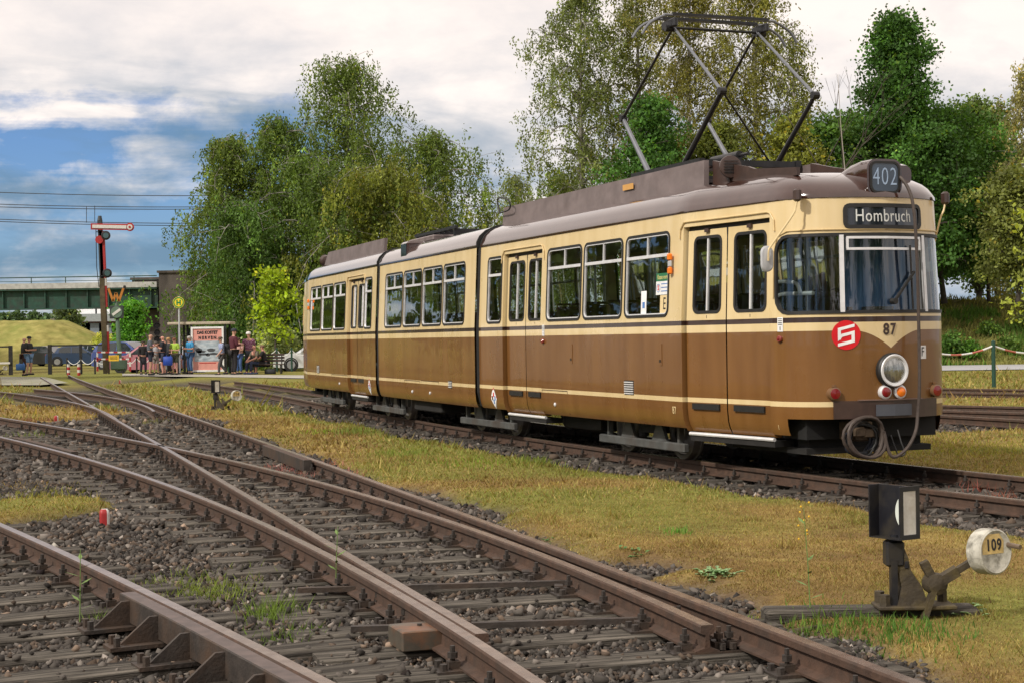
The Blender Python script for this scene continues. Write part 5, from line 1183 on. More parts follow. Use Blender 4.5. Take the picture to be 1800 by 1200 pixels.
mb = MB(); mb.tube([up(168.5, 400), up(170, 470), up(174, 505)], .02, 5); mb.tube([up(168.5, 408), up(172, 408)], .02, 5); mb.build('signal_wire', M_blk, root)
# orange W board over a stop board on a green post
b1 = up(211, 651, 76); root = empty('signal_post', Matrix.Translation(b1), label='green post with orange letter W above a striped round signal plate', cat='signal')
mb = MB(); mb.cyl(b1, up(205, 530, 76), .11, .09, n=12); mb.build('post', M_grng, root, smooth=40)
M_org = mat('signal_orange', (.42, .16, .02), .5)
P = [(-.35, .3), (-.24, .3), (-.12, -.05), (0, .16), (.12, -.05), (.24, .3), (.35, .3), (.16, -.3), (.07, -.3), (0, -.12), (-.07, -.3), (-.16, -.3)]
mb = MB(); c = up(205, 519, 76)+Vector((0, -.12, 0)); Mw = frame_M(c, (1, 0, 0), (0, 0, 1)); s_ = 1.03
for a, b in (((-.34, .3), (-.13, -.28)), ((-.13, -.28), (.0, .10)), ((.0, .10), (.13, -.28)), ((.13, -.28), (.34, .3))): mb.bar(c+Vector((a[0], 0, a[1]))*s_, c+Vector((b[0], 0, b[1]))*s_, .05, .10, (0, 0, 1))
mb.build('letter_w', M_org, root)
c = up(206.5, 549, 76)+Vector((0, -.15, 0)); mb = MB(); mb.box(c, (.66, .06, .60), bev=.02); bd = mb.build('signal_box', M_dgrey, root)
mb = MB(); mb.cyl(c+Vector((0, -.03, 0)), c+Vector((0, -.05, 0)), .27, n=24); mb.build('signal_plate', M_grng, bd)
mb = MB(); mb.bar(c+Vector((-.18, -.06, -.13)), c+Vector((.18, -.06, .13)), .02, .12, (0, 0, 1)); mb.build('signal_stripe', M_wht, bd)
mb = MB(); mb.cyl(up(208, 618, 76), up(209, 622, 76), .16, n=10); mb.box(up(209, 640, 76), (.7, .5, .5), bev=.05); mb.build('relay_box', M_grng, root)
c = up(219, 506, 76); mb = MB(); mb.box(c, (.12, .12, .22), bev=.03); mb.bar(c, up(215, 520, 76), .05); mb.build('small_lamp', M_blk, root)
# red and white barrier with a yellow notice
yb = 73.5; a, b = up(171.5, 652, yb), up(229, 652, yb); root = empty('barrier', Matrix.Translation(a), label='red and white tube barrier with a yellow notice below the semaphore', cat='barrier'); hh = .86
def striped(mbs, p, q, w, n):
    for k in range(n): mbs[k % 2].bar(Vector(p).lerp(Vector(q), k/n), Vector(p).lerp(Vector(q), (k+1)/n), w)
for p, q, n in ((a, a+Vector((0, 0, hh)), 4), (b, b+Vector((0, 0, hh)), 4), (a+Vector((0, 0, .55)), b+Vector((0, 0, .55)), 8), (a+Vector((0, 0, hh)), b+Vector((0, 0, hh)), 8)):
    ms = (MB(), MB()); striped(ms, p, q, .07, n); ms[0].build('tube_red', M_red, root); ms[1].build('tube_white', M_wht, root)
c = up(200.5, 629, yb)+Vector((0, -.06, 0)); mb = MB(); mb.box(c, (.46, .02, .26), bev=.005); nb = mb.build('notice', mat('notice_yellow', (.75, .46, .03), .5), root)
mb = MB()
for k in range(3): mb.box(c+Vector((0, -.014, .07-.06*k)), (.34, .004, .022))
mb.build('print', M_black, nb)
# tram stop sign
c = up(314, 532, 78); g = up(316, 655, 78); root = empty('stop_sign', Matrix.Translation(g), label='round yellow and green stop sign with letter H on a tall post', cat='sign')
mb = MB(); mb.cyl(Vector((c.x, c.y+.06, g.z)), Vector((c.x, c.y+.06, c.z+.3)), .04, n=10); mb.build('post', M_grey, root)
M_yel = mat('sign_yellow', (.80, .60, .02), .4); M_sgrn = mat('sign_green', (.01, .22, .06), .4)
mb = MB(); mb.cyl(c+Vector((0, -.0, 0)), c+Vector((0, -.03, 0)), .275, n=28); sg_ = mb.build('sign_disc', M_yel, root)
mb = MB(); mb.lathe([(.255, .031), (.255, .036), (.20, .036), (.20, .031)], c, (0, -1, 0), 28); mb.f = mb.f[:-2]; mb.m = mb.m[:-2]; mb.build('sign_ring', M_sgrn, sg_)
mb = MB(); [mb.box(c+Vector((x, -.035, 0)), (.06, .01, .26)) for x in (-.075, .075)]; mb.box(c+Vector((0, -.035, 0)), (.10, .01, .06)); mb.build('letter_h', M_sgrn, sg_)
# waiting shelter with poster
ysb = 79.0; root = empty('shelter', Matrix.Translation(up(350, 655, ysb)), label='small waiting shelter with flat pale roof and poster case', cat='shelter')
zr = up(300, 570, ysb).z; xl, xr = up(300, 570, ysb).x, up(409, 566, ysb).x
mb = MB(); mb.box(((xl+xr)/2, ysb, zr+.02), (xr-xl, 1.5, .13), bev=.02); mb.build('roof', mat('shelter_roof', (.42, .36, .27), .8, 0, .25, 5), root)
for x, y in ((319, -.6), (330, .0), (341, -.6), (400, -.6), (319, .65), (400, .65)): px_ = up(x, 600, ysb).x; mb = MB(); mb.box((px_, ysb+y, zr/2-.06), (.10, .10, zr+.10)); mb.build('post', M_dgrey, root)
mb = MB(); pane_x0, pane_x1 = up(341, 600, ysb).x, up(398, 600, ysb).x; mb.box(((xl+xr)/2+.2, ysb+.66, 1.15), (xr-xl-.9, .02, 1.9)); mb.build('back_pane', glass_mat('shelter_glass', (.35, .4, .4)), root)
pc = Vector(((pane_x0+pane_x1)/2, ysb-.72, 0)); ph_ = 2.15; mb = MB(); z0_ = GZ+.12; w_ = pane_x1-pane_x0; fw = .09
for cx, cz, dx, dz in ((-(w_-fw)/2, ph_/2, fw, ph_), ((w_-fw)/2, ph_/2, fw, ph_), (0, fw/2, w_-2*fw, fw), (0, ph_-fw/2, w_-2*fw, fw)): mb.box((pc.x+cx, pc.y, z0_+cz), (dx, .10, dz))
cs = mb.build('poster_case', mat('case_white', (.72, .72, .70), .4), root)
mb = MB(); mb.box((pc.x, pc.y+.01, z0_+ph_/2), (w_-2*fw, .03, ph_-2*fw)); ps = mb.build('poster', mat('poster_pink', (.62, .28, .23), .7, 0, .1, 4), cs)
mb = MB(); mb.box((pc.x, pc.y-.008, z0_+ph_*.46), (w_-2*fw-.12, .006, ph_*.46)); mb.build('poster_picture', mat('poster_sea_grey', (.30, .36, .40), .7, 0, .4, 2.2, stretch=(1, 1, 3), dirt=(.62, .65, .66), dirt_amt=.6, dscale=3), ps)
mb = MB()
for x, z, rx, rz in ((-.42, .60, .16, .13), (-.30, .55, .22, .06), (.18, .62, .2, .09), (.02, .40, .12, .08), (-.2, .42, .25, .05), (.3, .44, .2, .06)):
    o = [(pc.x+x+rx*math.cos(a)*(1+.2*math.sin(5*a)), pc.y-.0125, z0_+.42+z+rz*math.sin(a)) for a in [2*PI*k/14 for k in range(14)]]; b = len(mb.v); mb.v += o; mb.f.append(tuple(range(b, b+14))); mb.m.append(0)
mb.build('poster_shapes', mat('poster_dark', (.05, .055, .06), .7), ps, fix=False)
for tx, z, sp in (('DAS KOSTET', 1.87, 1.0), ('NERVEN', 1.62, 1.5)): lettering(tx, .20, M_black, 'lettering', ps, frame_M((pc.x, pc.y-.010, z0_+z), (1, 0, 0), (0, 0, 1)), .002, sp, .012, .86)
mb = MB(); mb.box((pc.x, pc.y-.008, z0_+.42), (.8, .006, .045)); mb.build('poster_line', mat('poster_red', (.45, .05, .04)), ps)
# small light signal beside the pier
g = up(277, 650, 82); c = up(277, 590, 82); root = empty('light_signal', Matrix.Translation(g), label='dark four lamp light signal on a post behind the waiting group', cat='signal')
mb = MB(); mb.cyl((g.x, g.y, g.z), (g.x, g.y, c.z+.6), .06, n=10); mb.build('post', M_dgrey, root)
for k in range(4):
    q = c+Vector((0, -.08, .5-.34*k)); mb = MB(); mb.lathe([(.05, -.1), (.17, -.06), (.17, .12), (.15, .12), (.13, .02)], q, (.2, -1, 0), 16); mb.build('lamp_hood', M_blk, root, smooth=30)

# ---- posts and chains
def chain(p, q, sag, r, mats, name, parent, n=10):
    pts = [Vector(p).lerp(Vector(q), k/n)-Vector((0, 0, sag*4*(k/n)*(1-k/n))) for k in range(n+1)]
    for k in range(n): mb = MB(); mb.cyl(pts[k], pts[k+1], r, n=6); mb.build(name, mats[(k//2) % len(mats)], parent)
M_chain = mat('chain_white', (.70, .70, .68), .5); M_chainr = mat('chain_red', (.45, .13, .09), .5)
root = empty('chain_fence', Matrix.Translation(G(200, 650, GZ)), label='low dark posts with a white chain in front of the parked cars', cat='fence')
last = None
for k in range(9):
    p = up(118+24.5*k, 651, 83); mb = MB(); mb.cyl((p.x, p.y, GZ), (p.x, p.y, GZ+.85), .045, n=8); mb.build('post', M_blk, root); t_ = Vector((p.x, p.y, GZ+.78))
    if last is not None: chain(last, t_, .28, .022, [M_chain], 'chain', root, 8)
    last = t_
root = empty('chain_fence', Matrix.Translation(G(1747, 680, GZ)), label='green posts with a red and white chain behind the rails at the right', cat='fence'); last = None
for x in (1478, 1613, 1747, 1881):
    p = G(x, 681, GZ); p.y = 43+.03*(x-1747)*.2; p.x = at(x, 681, p.y).x; mb = MB(); mb.cyl((p.x, p.y, GZ-.05), (p.x, p.y, GZ+1.23), .055, n=12); mb.cyl((p.x, p.y, GZ+1.23), (p.x, p.y, GZ+1.26), .06, .03, n=12); mb.build('post', M_grn, root, smooth=40); t_ = Vector((p.x, p.y, GZ+1.12))
    if last is not None: chain(last, t_, .22, .028, [M_chain, M_chainr], 'chain', root, 14)
    last = t_
root = empty('chain_fence', Matrix.Translation(G(520, 650, GZ)), label='green posts with a white chain between the bench and the tram', cat='fence'); last = None
for x in (402, 440, 487, 513, 545, 580):
    p = up(x, 650, 82); mb = MB(); mb.cyl((p.x, p.y, GZ), (p.x, p.y, GZ+1.2), .05, n=8); mb.build('post', M_grn, root); t_ = Vector((p.x, p.y, GZ+1.1))
    if last is not None: chain(last, t_, .32, .022, [M_chain], 'chain', root, 8)
    last = t_
# black steel gates at the left
for x0, x1, y, lb in ((-20, 19, 607, 'black steel gate frame at the left edge beyond the two men'), (88, 185, 604, 'long black steel barrier frame in front of the grass hill')):
    a, b = up(x0, 648, 84), up(x1, 648, 84); zt = up(x1, y, 84).z; root = empty('gate', Matrix.Translation(a), label=lb, cat='gate')
    for i, p in enumerate((a, b) if x0 < 0 else (a, a.lerp(b, .56), b)): mb = MB(); mb.box((p.x, p.y, (GZ+zt)/2), (.18 if i != 1 or x0 < 0 else .12, .14, zt-GZ)); mb.build('post', M_blk, root)
    mb = MB(); mb.bar((a.x, a.y, zt-.06), (b.x, b.y, zt-.06), .08); mb.build('rail', M_blk, root)
    if x0 < 0: mb = MB(); mb.bar((a.x, a.y-.1, 1.05-.55), (b.x, b.y-.1, .5), .1); mb.build('lower_rail', M_wht, root)
for x, y, lb in ((120.5, 640, 'short red and white post left of the barrier among the cars'), (138.5, 640, 'short white and red post nearest the barrier among the cars')):
    p = up(x, 646, 80); mb = MB(); 
    for k in range(4): mb.cur = k % 2; mb.cyl((p.x, p.y, GZ+.14*k), (p.x, p.y, GZ+.14*(k+1)), .075, n=10)
    mb.build('bollard', [M_red, M_wht], None, label=lb, cat='bollard', group='red and white bollards by the cars')

# ---- bench
p = G(471, 657, GZ); p = up(471, 657, 76.5); bench = empty('bench', Matrix.Translation(p), label='dark bench with two men sitting on it right of the shelter', cat='bench')
for k in range(4): mb = MB(); mb.box((p.x, p.y-.18+.12*k, .33), (1.5, .10, .04), bev=.008); mb.build('seat_slat', mat('bench_wood_dark', (.05, .03, .022), .6), bench)
for k in range(3): mb = MB(); mb.box((p.x, p.y+.32, .50+.14*k), (1.5, .03, .10), bev=.008); mb.build('back_slat', mat('bench_wood_dark', (.05, .03, .022), .6), bench)
for x in (-.62, .62): mb = MB(); mb.box((p.x+x, p.y-.15, .10), (.05, .05, .44)); mb.box((p.x+x, p.y+.28, .32), (.05, .05, .88)); mb.box((p.x+x, p.y+.06, .29), (.05, .45, .05)); mb.build('leg', M_blk, bench)
BENCH = p
# ---- people
SKIN = []          # surfaces grown with the Skin modifier, all evaluated in one go
def limb_scale(v, w): return (v[0]*w, v[1], v[2])
def person(px, py, Y, label, face=0.0, h=1.75, top=(.02, .02, .02), legs=(.03, .03, .04), skin=(.45, .25, .17), hair=None, cap=None, shorts=False, sleeve=.5, arms='down', pose='stand', dress=False, bulk=1.0, shoe=(.02, .02, .02), topmat=None, phone=False):
    g = at(px, py, Y) if pose != 'sit' else at(px, py, Y); M = place(g.x, g.y, g.z, face, h/1.75)
    root = empty('person', M, label=label, cat='person')
    J = {}; b = bulk
    if pose == 'sit':
        pz = .52; J['pelvis'] = (0, -.05, pz); up_ = pz-.95
        kn = [(sx*.14, .40, .52) for sx in (-1, 1)]; an = [(sx*.15, .42, .09) for sx in (-1, 1)]
    else:
        J['pelvis'] = (0, 0, .95); up_ = 0
        st = {'stand': ((.0, .02, 0), (.0, .0, 0)), 'walk': ((.0, .22, -.02), (.0, -.14, .02)), 'wide': ((.06, .03, 0), (-.06, 0, 0))}.get(pose, ((0, .02, 0), (0, 0, 0)))
        kn = [(-.11, .05+st[0][1]*.6, .50), (.11, .03+st[1][1]*.3+(.06 if pose == 'walk' else 0), .50)]; an = [(-.12+st[0][0], -.02+st[0][1], .09), (.12+st[1][0], -.03+st[1][1]*1.6, .09+(.04 if pose == 'walk' else 0))]
    ln = {'sit': -.02, 'walk': .04}.get(pose, 0.0); fw = .10 if pose == 'sit' else .0
    zz = lambda z: z+up_
    sp = [(0, fw*.3, zz(1.10)), (0, fw*.7+ln, zz(1.27)), (0, fw+ln, zz(1.42)), (0, fw+ln+.01, zz(1.50)), (0, fw+ln+.03, zz(1.57)), (0, fw+ln+.045, zz(1.645)), (0, fw+ln+.03, zz(1.725))]
    sh = [(sx*.185*b, fw+ln, zz(1.425)) for sx in (-1, 1)]
    A = {'down': ((.24, .0, 1.14), (.26, .08, .90)), 'front': ((.25, .02, 1.15), (.10, .28, 1.17)), 'phone': ((.25, .03, 1.16), (.12, .26, 1.26)), 'pocket': ((.27, -.03, 1.15), (.20, .08, .96)), 'lap': ((.26, .12, 1.17), (.12, .36, 1.05)), 'swing': ((.24, .06, 1.15), (.25, .22, .98))}
    el, wr = [], []
    for i, sx in enumerate((-1, 1)):
        e, w = A[arms if isinstance(arms, str) else arms[i]]; 
        if arms == 'swing' and sx > 0: e, w = (.24, -.06, 1.15), (.25, -.10, .93)
        el.append((sx*e[0]*b, e[1]+fw+ln, zz(e[2]))); wr.append((sx*w[0], w[1]+fw+ln, zz(w[2])))
    ha = [tuple(Vector(w)+(Vector(w)-Vector(e)).normalized()*.10) for w, e in zip(wr, el)]
    hp = [(sx*.09, J['pelvis'][1], J['pelvis'][2]-.04) for sx in (-1, 1)]
    V, E, R = [], [], []
    def ad(p, r): V.append(p); R.append(r if isinstance(r, tuple) else (r, r)); return len(V)-1
    def chain_(i0, pts):
        for p, r in pts: j = ad(p, r); E.append((i0, j)); i0 = j
        return i0
    pe = ad(J['pelvis'], (.155*b, .115*b)); c0 = chain_(pe, [(sp[0], (.14*b, .11*b)), (sp[1], (.155*b, .115*b)), (sp[2], (.15*b, .10*b))]); nk = chain_(c0, [(sp[3], .055), (sp[4], .060), (sp[5], (.082, .105)), (sp[6], (.070, .085))])
    for i in (0, 1):
        chain_(c0, [(sh[i], .062), (el[i], .045), (wr[i], .032), (ha[i], (.040, .022))]); chain_(pe, [(hp[i], .088), (kn[i], .060), (an[i], .040), ((an[i][0], an[i][1]+.12, an[i][2]-.055), .035)])
    SKIN.append(('body', V, E, R, mat('skin_%d' % int(skin[0]*100), skin, .6), root, M))
    # shirt
    V, E, R = [], [], []; k = .018; pe = ad((J['pelvis'][0], J['pelvis'][1], J['pelvis'][2]+.02), (.165*b+k, .125*b+k)); c0 = chain_(pe, [(sp[0], (.145*b+k, .115*b+k)), (sp[1], (.16*b+k, .12*b+k)), (tuple(Vector(sp[2])+Vector((0, 0, .01))), (.15*b+k, .10*b+k))]); chain_(c0, [(tuple(Vector(sp[3])-Vector((0, 0, .01))), .066)])
    for i in (0, 1):
        e = Vector(sh[i]).lerp(Vector(el[i]), min(1, sleeve*1.7)); pts = [(sh[i], .075+k*.5), (tuple(e), .058+k*.6)]
        if sleeve > .7: pts.append((tuple(Vector(el[i]).lerp(Vector(wr[i]), .85)), .048))
        chain_(c0, pts)
    SKIN.append(('shirt', V, E, R, topmat or mat('cloth_%d_%d_%d' % tuple(int(c*200) for c in top), top, .85, 0, .15, 20), root, M))
    # trousers, shorts or dress
    V, E, R = [], [], []; pe = ad(J['pelvis'], (.165*b, .13*b))
    for i in (0, 1):
        if shorts: e = Vector(hp[i]).lerp(Vector(kn[i]), .92); chain_(pe, [(hp[i], .105), (tuple(e), .088)])
        else: chain_(pe, [(hp[i], .10), (kn[i], .078), (tuple(Vector(an[i])+Vector((0, 0, .02))), .065)])
    if dress: chain_(pe, [((0, J['pelvis'][1], .7), (.17, .14)), ((0, 0, .5), (.19, .16))])
    SKIN.append(('shorts' if shorts else 'trousers', V, E, R, mat('cloth_%d_%d_%d' % tuple(int(c*200) for c in legs), legs, .85, 0, .15, 20), root, M))
    for i in (0, 1):
        mb = MB(); mb.box((an[i][0], an[i][1]+.06, an[i][2]-.045), (.095, .27, .085), bev=.025); mb.build('shoe', mat('shoe_%d' % int(shoe[0]*100), shoe, .6), root, M, smooth=40)
        d = (Vector(ha[i])-Vector(wr[i])).normalized(); s_ = d.cross(Vector((0, 1, 0))).normalized() if abs(d.y) < .9 else Vector((1, 0, 0)); mb = MB()
        for q in range(4): o = Vector(ha[i])+s_*(-.03+.02*q); mb.tube([o-d*.02, o+d*(.035+.006*(q in (1, 2))), o+d*(.055+.008*(q in (1, 2)))+Vector((0, .012, -.006))], [.0095, .009, .007], 6)
        mb.tube([Vector(wr[i])+d*.04, Vector(wr[i])+d*.06+s_*.045, Vector(wr[i])+d*.10+s_*.055], [.012, .011, .008], 6); mb.build('fingers', mat('skin_%d' % int(skin[0]*100), skin, .6), root, M)
    hc = Vector(sp[5])+Vector((0, -.012, .045))
    mb = MB(); mb.add([Vector(sp[5])+Vector(q) for q in ((-.016, .095, -.02), (.016, .095, -.02), (0, .125, -.018), (0, .098, .03))], [(0, 1, 2), (1, 3, 2), (3, 0, 2)]); [mb.sphere(Vector(sp[5])+Vector((sx*.088, .0, -.005)), (.012, .022, .032), 8, 5) for sx in (-1, 1)]; mb.build('nose_and_ears', mat('skin_%d' % int(skin[0]*100), skin, .6), root, M)
    mb = MB(); [mb.sphere(Vector(sp[5])+Vector((sx*.032, .092, .012)), (.012, .008, .007), 6, 4) for sx in (-1, 1)]; mb.box(Vector(sp[5])+Vector((0, .095, -.05)), (.045, .01, .008)); mb.build('eyes_and_mouth', mat('face_dark', (.05, .02, .018), .5), root, M)
    if hair:
        mb = MB(); mb.sphere(hc, (.098, .115, .082), 14, 8)
        if dress: mb.sphere(hc+Vector((0, -.06, -.16)), (.10, .065, .20), 12, 8)
        mb.build('hair', mat('hair_%d' % int(hair[0]*100), hair, .8), root, M, smooth='all')
    if cap:
        mb = MB(); mb.lathe([(.112, 0), (.11, .05), (.085, .09), (.03, .105), (.002, .107)], hc+Vector((0, .0, .01)), (0, .0, 1), 18); mb.box(hc+Vector((0, .13, .018)), (.14, .12, .014), bev=.004); mb.build('cap', mat('cap_%d' % int(cap[0]*100+cap[1]*10), cap, .8), root, M, smooth=40)
    return root, M
def plaid(name, a, c):
    if name in MATS: return MATS[name]
    m = mat(name, a, .85); nt = m.node_tree; N = nt.nodes; L = nt.links; b = N['Principled BSDF']; tc = N.new('ShaderNodeTexCoord'); ck = N.new('ShaderNodeTexChecker'); ck.inputs['Scale'].default_value = 16; ck.inputs[1].default_value = tuple(a)+(1,); ck.inputs[2].default_value = tuple(c)+(1,); L.new(tc.outputs['Object'], ck.inputs[0]); L.new(ck.outputs[0], b.inputs['Base Color']); return m
PW = PI  # facing the camera
bald = None; dk = (.02, .015, .012)
person(42, 660, 76, 'bald person in black top and dark brown trousers, leftmost of two by the hill', face=-1.2, h=1.78, legs=(.05, .02, .015), hair=None, arms='pocket')
r_b, M_b = person(51, 658.5, 75, 'person in black shirt, cap and denim shorts beside the bald one at far left', face=-1.9, h=1.72, legs=(.14, .24, .40), shorts=True, cap=(.015, .02, .02), arms='front')
person(252, 657.5, 77.5, 'long haired person in black dress at the left end of the waiting group', face=-2.6, h=1.58, hair=(.03, .018, .012), dress=True, arms='down', sleeve=.8)
person(264, 659, 76, 'bald person in grey shirt and dark shorts looking down in the waiting group', face=-1.3, h=1.92, top=(.10, .11, .13), legs=(.025, .03, .05), shorts=True, arms='phone')
person(275, 657, 77.5, 'small person in pale grey clothes between two bald ones', face=2.9, h=1.55, top=(.35, .34, .36), legs=(.22, .2, .18), hair=(.12, .10, .09), arms='front', shorts=True)
person(288, 658, 76.2, 'stout bald person in black shirt and dark shorts in the waiting group', face=1.5, h=1.82, top=(.015, .016, .025), legs=(.03, .035, .06), shorts=True, bulk=1.15, arms='phone', skin=(.55, .27, .2))
person(298, 657, 78.5, 'fair haired person half hidden behind the stout bald one', face=2.4, h=1.75, top=(.03, .03, .035), hair=(.42, .25, .10), legs=(.03, .03, .03))
person(308, 658, 76.5, 'person with lime sleeves, dark apron and olive shorts beside the shelter', face=2.7, h=1.72, top=(.30, .45, .05), legs=(.06, .07, .045), hair=(.16, .06, .03), shorts=True, arms='front', skin=(.5, .28, .2))
person(325, 656, 80.5, 'person in pale shirt and jeans standing inside the shelter', face=2.0, h=1.6, top=(.4, .42, .5), legs=(.04, .07, .14), hair=(.1, .06, .04))
person(334.5, 656.5, 78.2, 'grey haired person in blue shirt and jeans behind the shelter post', face=2.4, h=1.80, top=(.04, .26, .50), legs=(.05, .11, .24), hair=(.4, .38, .35), arms='front')
r_k, M_k = person(391, 659, 76, 'walking person with cap, pale checked shirt and grey trousers before the poster', face=.45+PI/2, h=1.74, legs=(.07, .065, .065), cap=(.10, .06, .04), pose='walk', arms='swing', topmat=plaid('shirt_pale_check', (.35, .40, .55), (.18, .22, .38)))
person(411, 659.5, 75.5, 'tall person in maroon sweater, black trousers and dark cap right of the poster', face=-.9, h=2.12, top=(.075, .012, .022), legs=(.012, .01, .012), cap=(.02, .025, .04), sleeve=.9, arms='front')
person(421, 657, 77.5, 'person in pale pink top mostly hidden by the one in maroon', face=2.6, h=1.72, top=(.5, .3, .26), legs=(.06, .12, .3), hair=(.06, .03, .02), arms='front')
person(438, 656, 79.5, 'person in purple checked shirt and white cap behind the bench', face=.3, h=1.98, legs=(.03, .035, .05), cap=(.7, .66, .64), bulk=1.12, topmat=plaid('shirt_purple_check', (.16, .04, .09), (.30, .16, .24)))
GB = at(471, 657, 76.5)
person(451, 657, 76.4, 'seated bald person in olive shirt and blue jeans at the left of the bench', face=.75+PI/2, h=1.80, top=(.12, .105, .07), legs=(.02, .03, .07), pose='sit', arms='lap', skin=(.55, .28, .2), bulk=1.08, shoe=(.05, .08, .2))
person(466, 657, 76.5, 'seated person in black shirt and black shorts at the right of the bench', face=PI/2, h=1.80, top=(.012, .012, .012), legs=(.014, .014, .014), pose='sit', shorts=True, arms='lap', hair=(.14, .08, .05), skin=(.55, .30, .22), bulk=1.05, shoe=(.1, .14, .25))
# bags: carried things stand on their own
def bag(M, c, d, material, label, nm='backpack'):
    mb = MB(); mb.box(c, d, bev=min(d)*.16); o = mb.build(nm, material, None, M, smooth=50, label=label, cat='bag')
    for sx in (-.1, .1): s_ = MB(); s_.tube(catmull([Vector(c)+Vector((sx, d[1]*.4, d[2]*.42)), Vector(c)+Vector((sx, d[1]*.5+.08, d[2]*.5+.05)), Vector(c)+Vector((sx, d[1]*.5+.12, d[2]*.2))]), .016, 6); s_.build('strap', material, o, M)
bag(M_k, (0, -.22, 1.24), (.30, .20, .46), mat('bag_black', (.015, .017, .02), .7), 'black backpack on the walking person before the poster')
bag(M_b, (0, -.21, 1.26), (.30, .18, .44), mat('bag_charcoal', (.03, .025, .03), .7), 'dark backpack on the person in denim shorts at far left')
Mx = place(*at(36, 640, 75.5)); bag(Mx, (0, 0, -.12), (.40, .18, .30), mat('bag_blue', (.05, .16, .42), .7), 'blue shoulder bag hanging beside the two persons at far left', 'shoulder_bag')
Mx = place(*at(295, 632, 75.8)); bag(Mx, (0, 0, -.05), (.42, .20, .42), mat('bag_deep_blue', (.01, .05, .32), .6), 'deep blue bag held low in the middle of the waiting group', 'shoulder_bag')
Mx = place(*at(475, 655, 76.4)); bag(Mx, (0, 0, .05), (.5, .3, .26), mat('bag_black', (.015, .017, .02), .7), 'black bag on the ground under the bench', 'travel_bag')
def grow_skins():
    tmp = []
    for nm, V, E, R, m, root, M in SKIN:
        me = bpy.data.meshes.new(nm); me.from_pydata(V, E, []); o = bpy.data.objects.new('skin_tmp', me); COL.objects.link(o)
        o.modifiers.new('skin', 'SKIN'); sub = o.modifiers.new('sub', 'SUBSURF'); sub.levels = 1; sub.render_levels = 1
        for d, r in zip(me.skin_vertices[0].data, R): d.radius = r
        me.skin_vertices[0].data[0].use_root = True; tmp.append(o)
    dg = bpy.context.evaluated_depsgraph_get()
    out = [bpy.data.meshes.new_from_object(o.evaluated_get(dg)) for o in tmp]
    for o, me, (nm, V, E, R, m, root, M) in zip(tmp, out, SKIN):
        bpy.data.objects.remove(o); me.materials.clear(); me.materials.append(m); me.polygons.foreach_set('use_smooth', [True]*len(me.polygons)); obj_from(me, nm, root, M)
grow_skins()

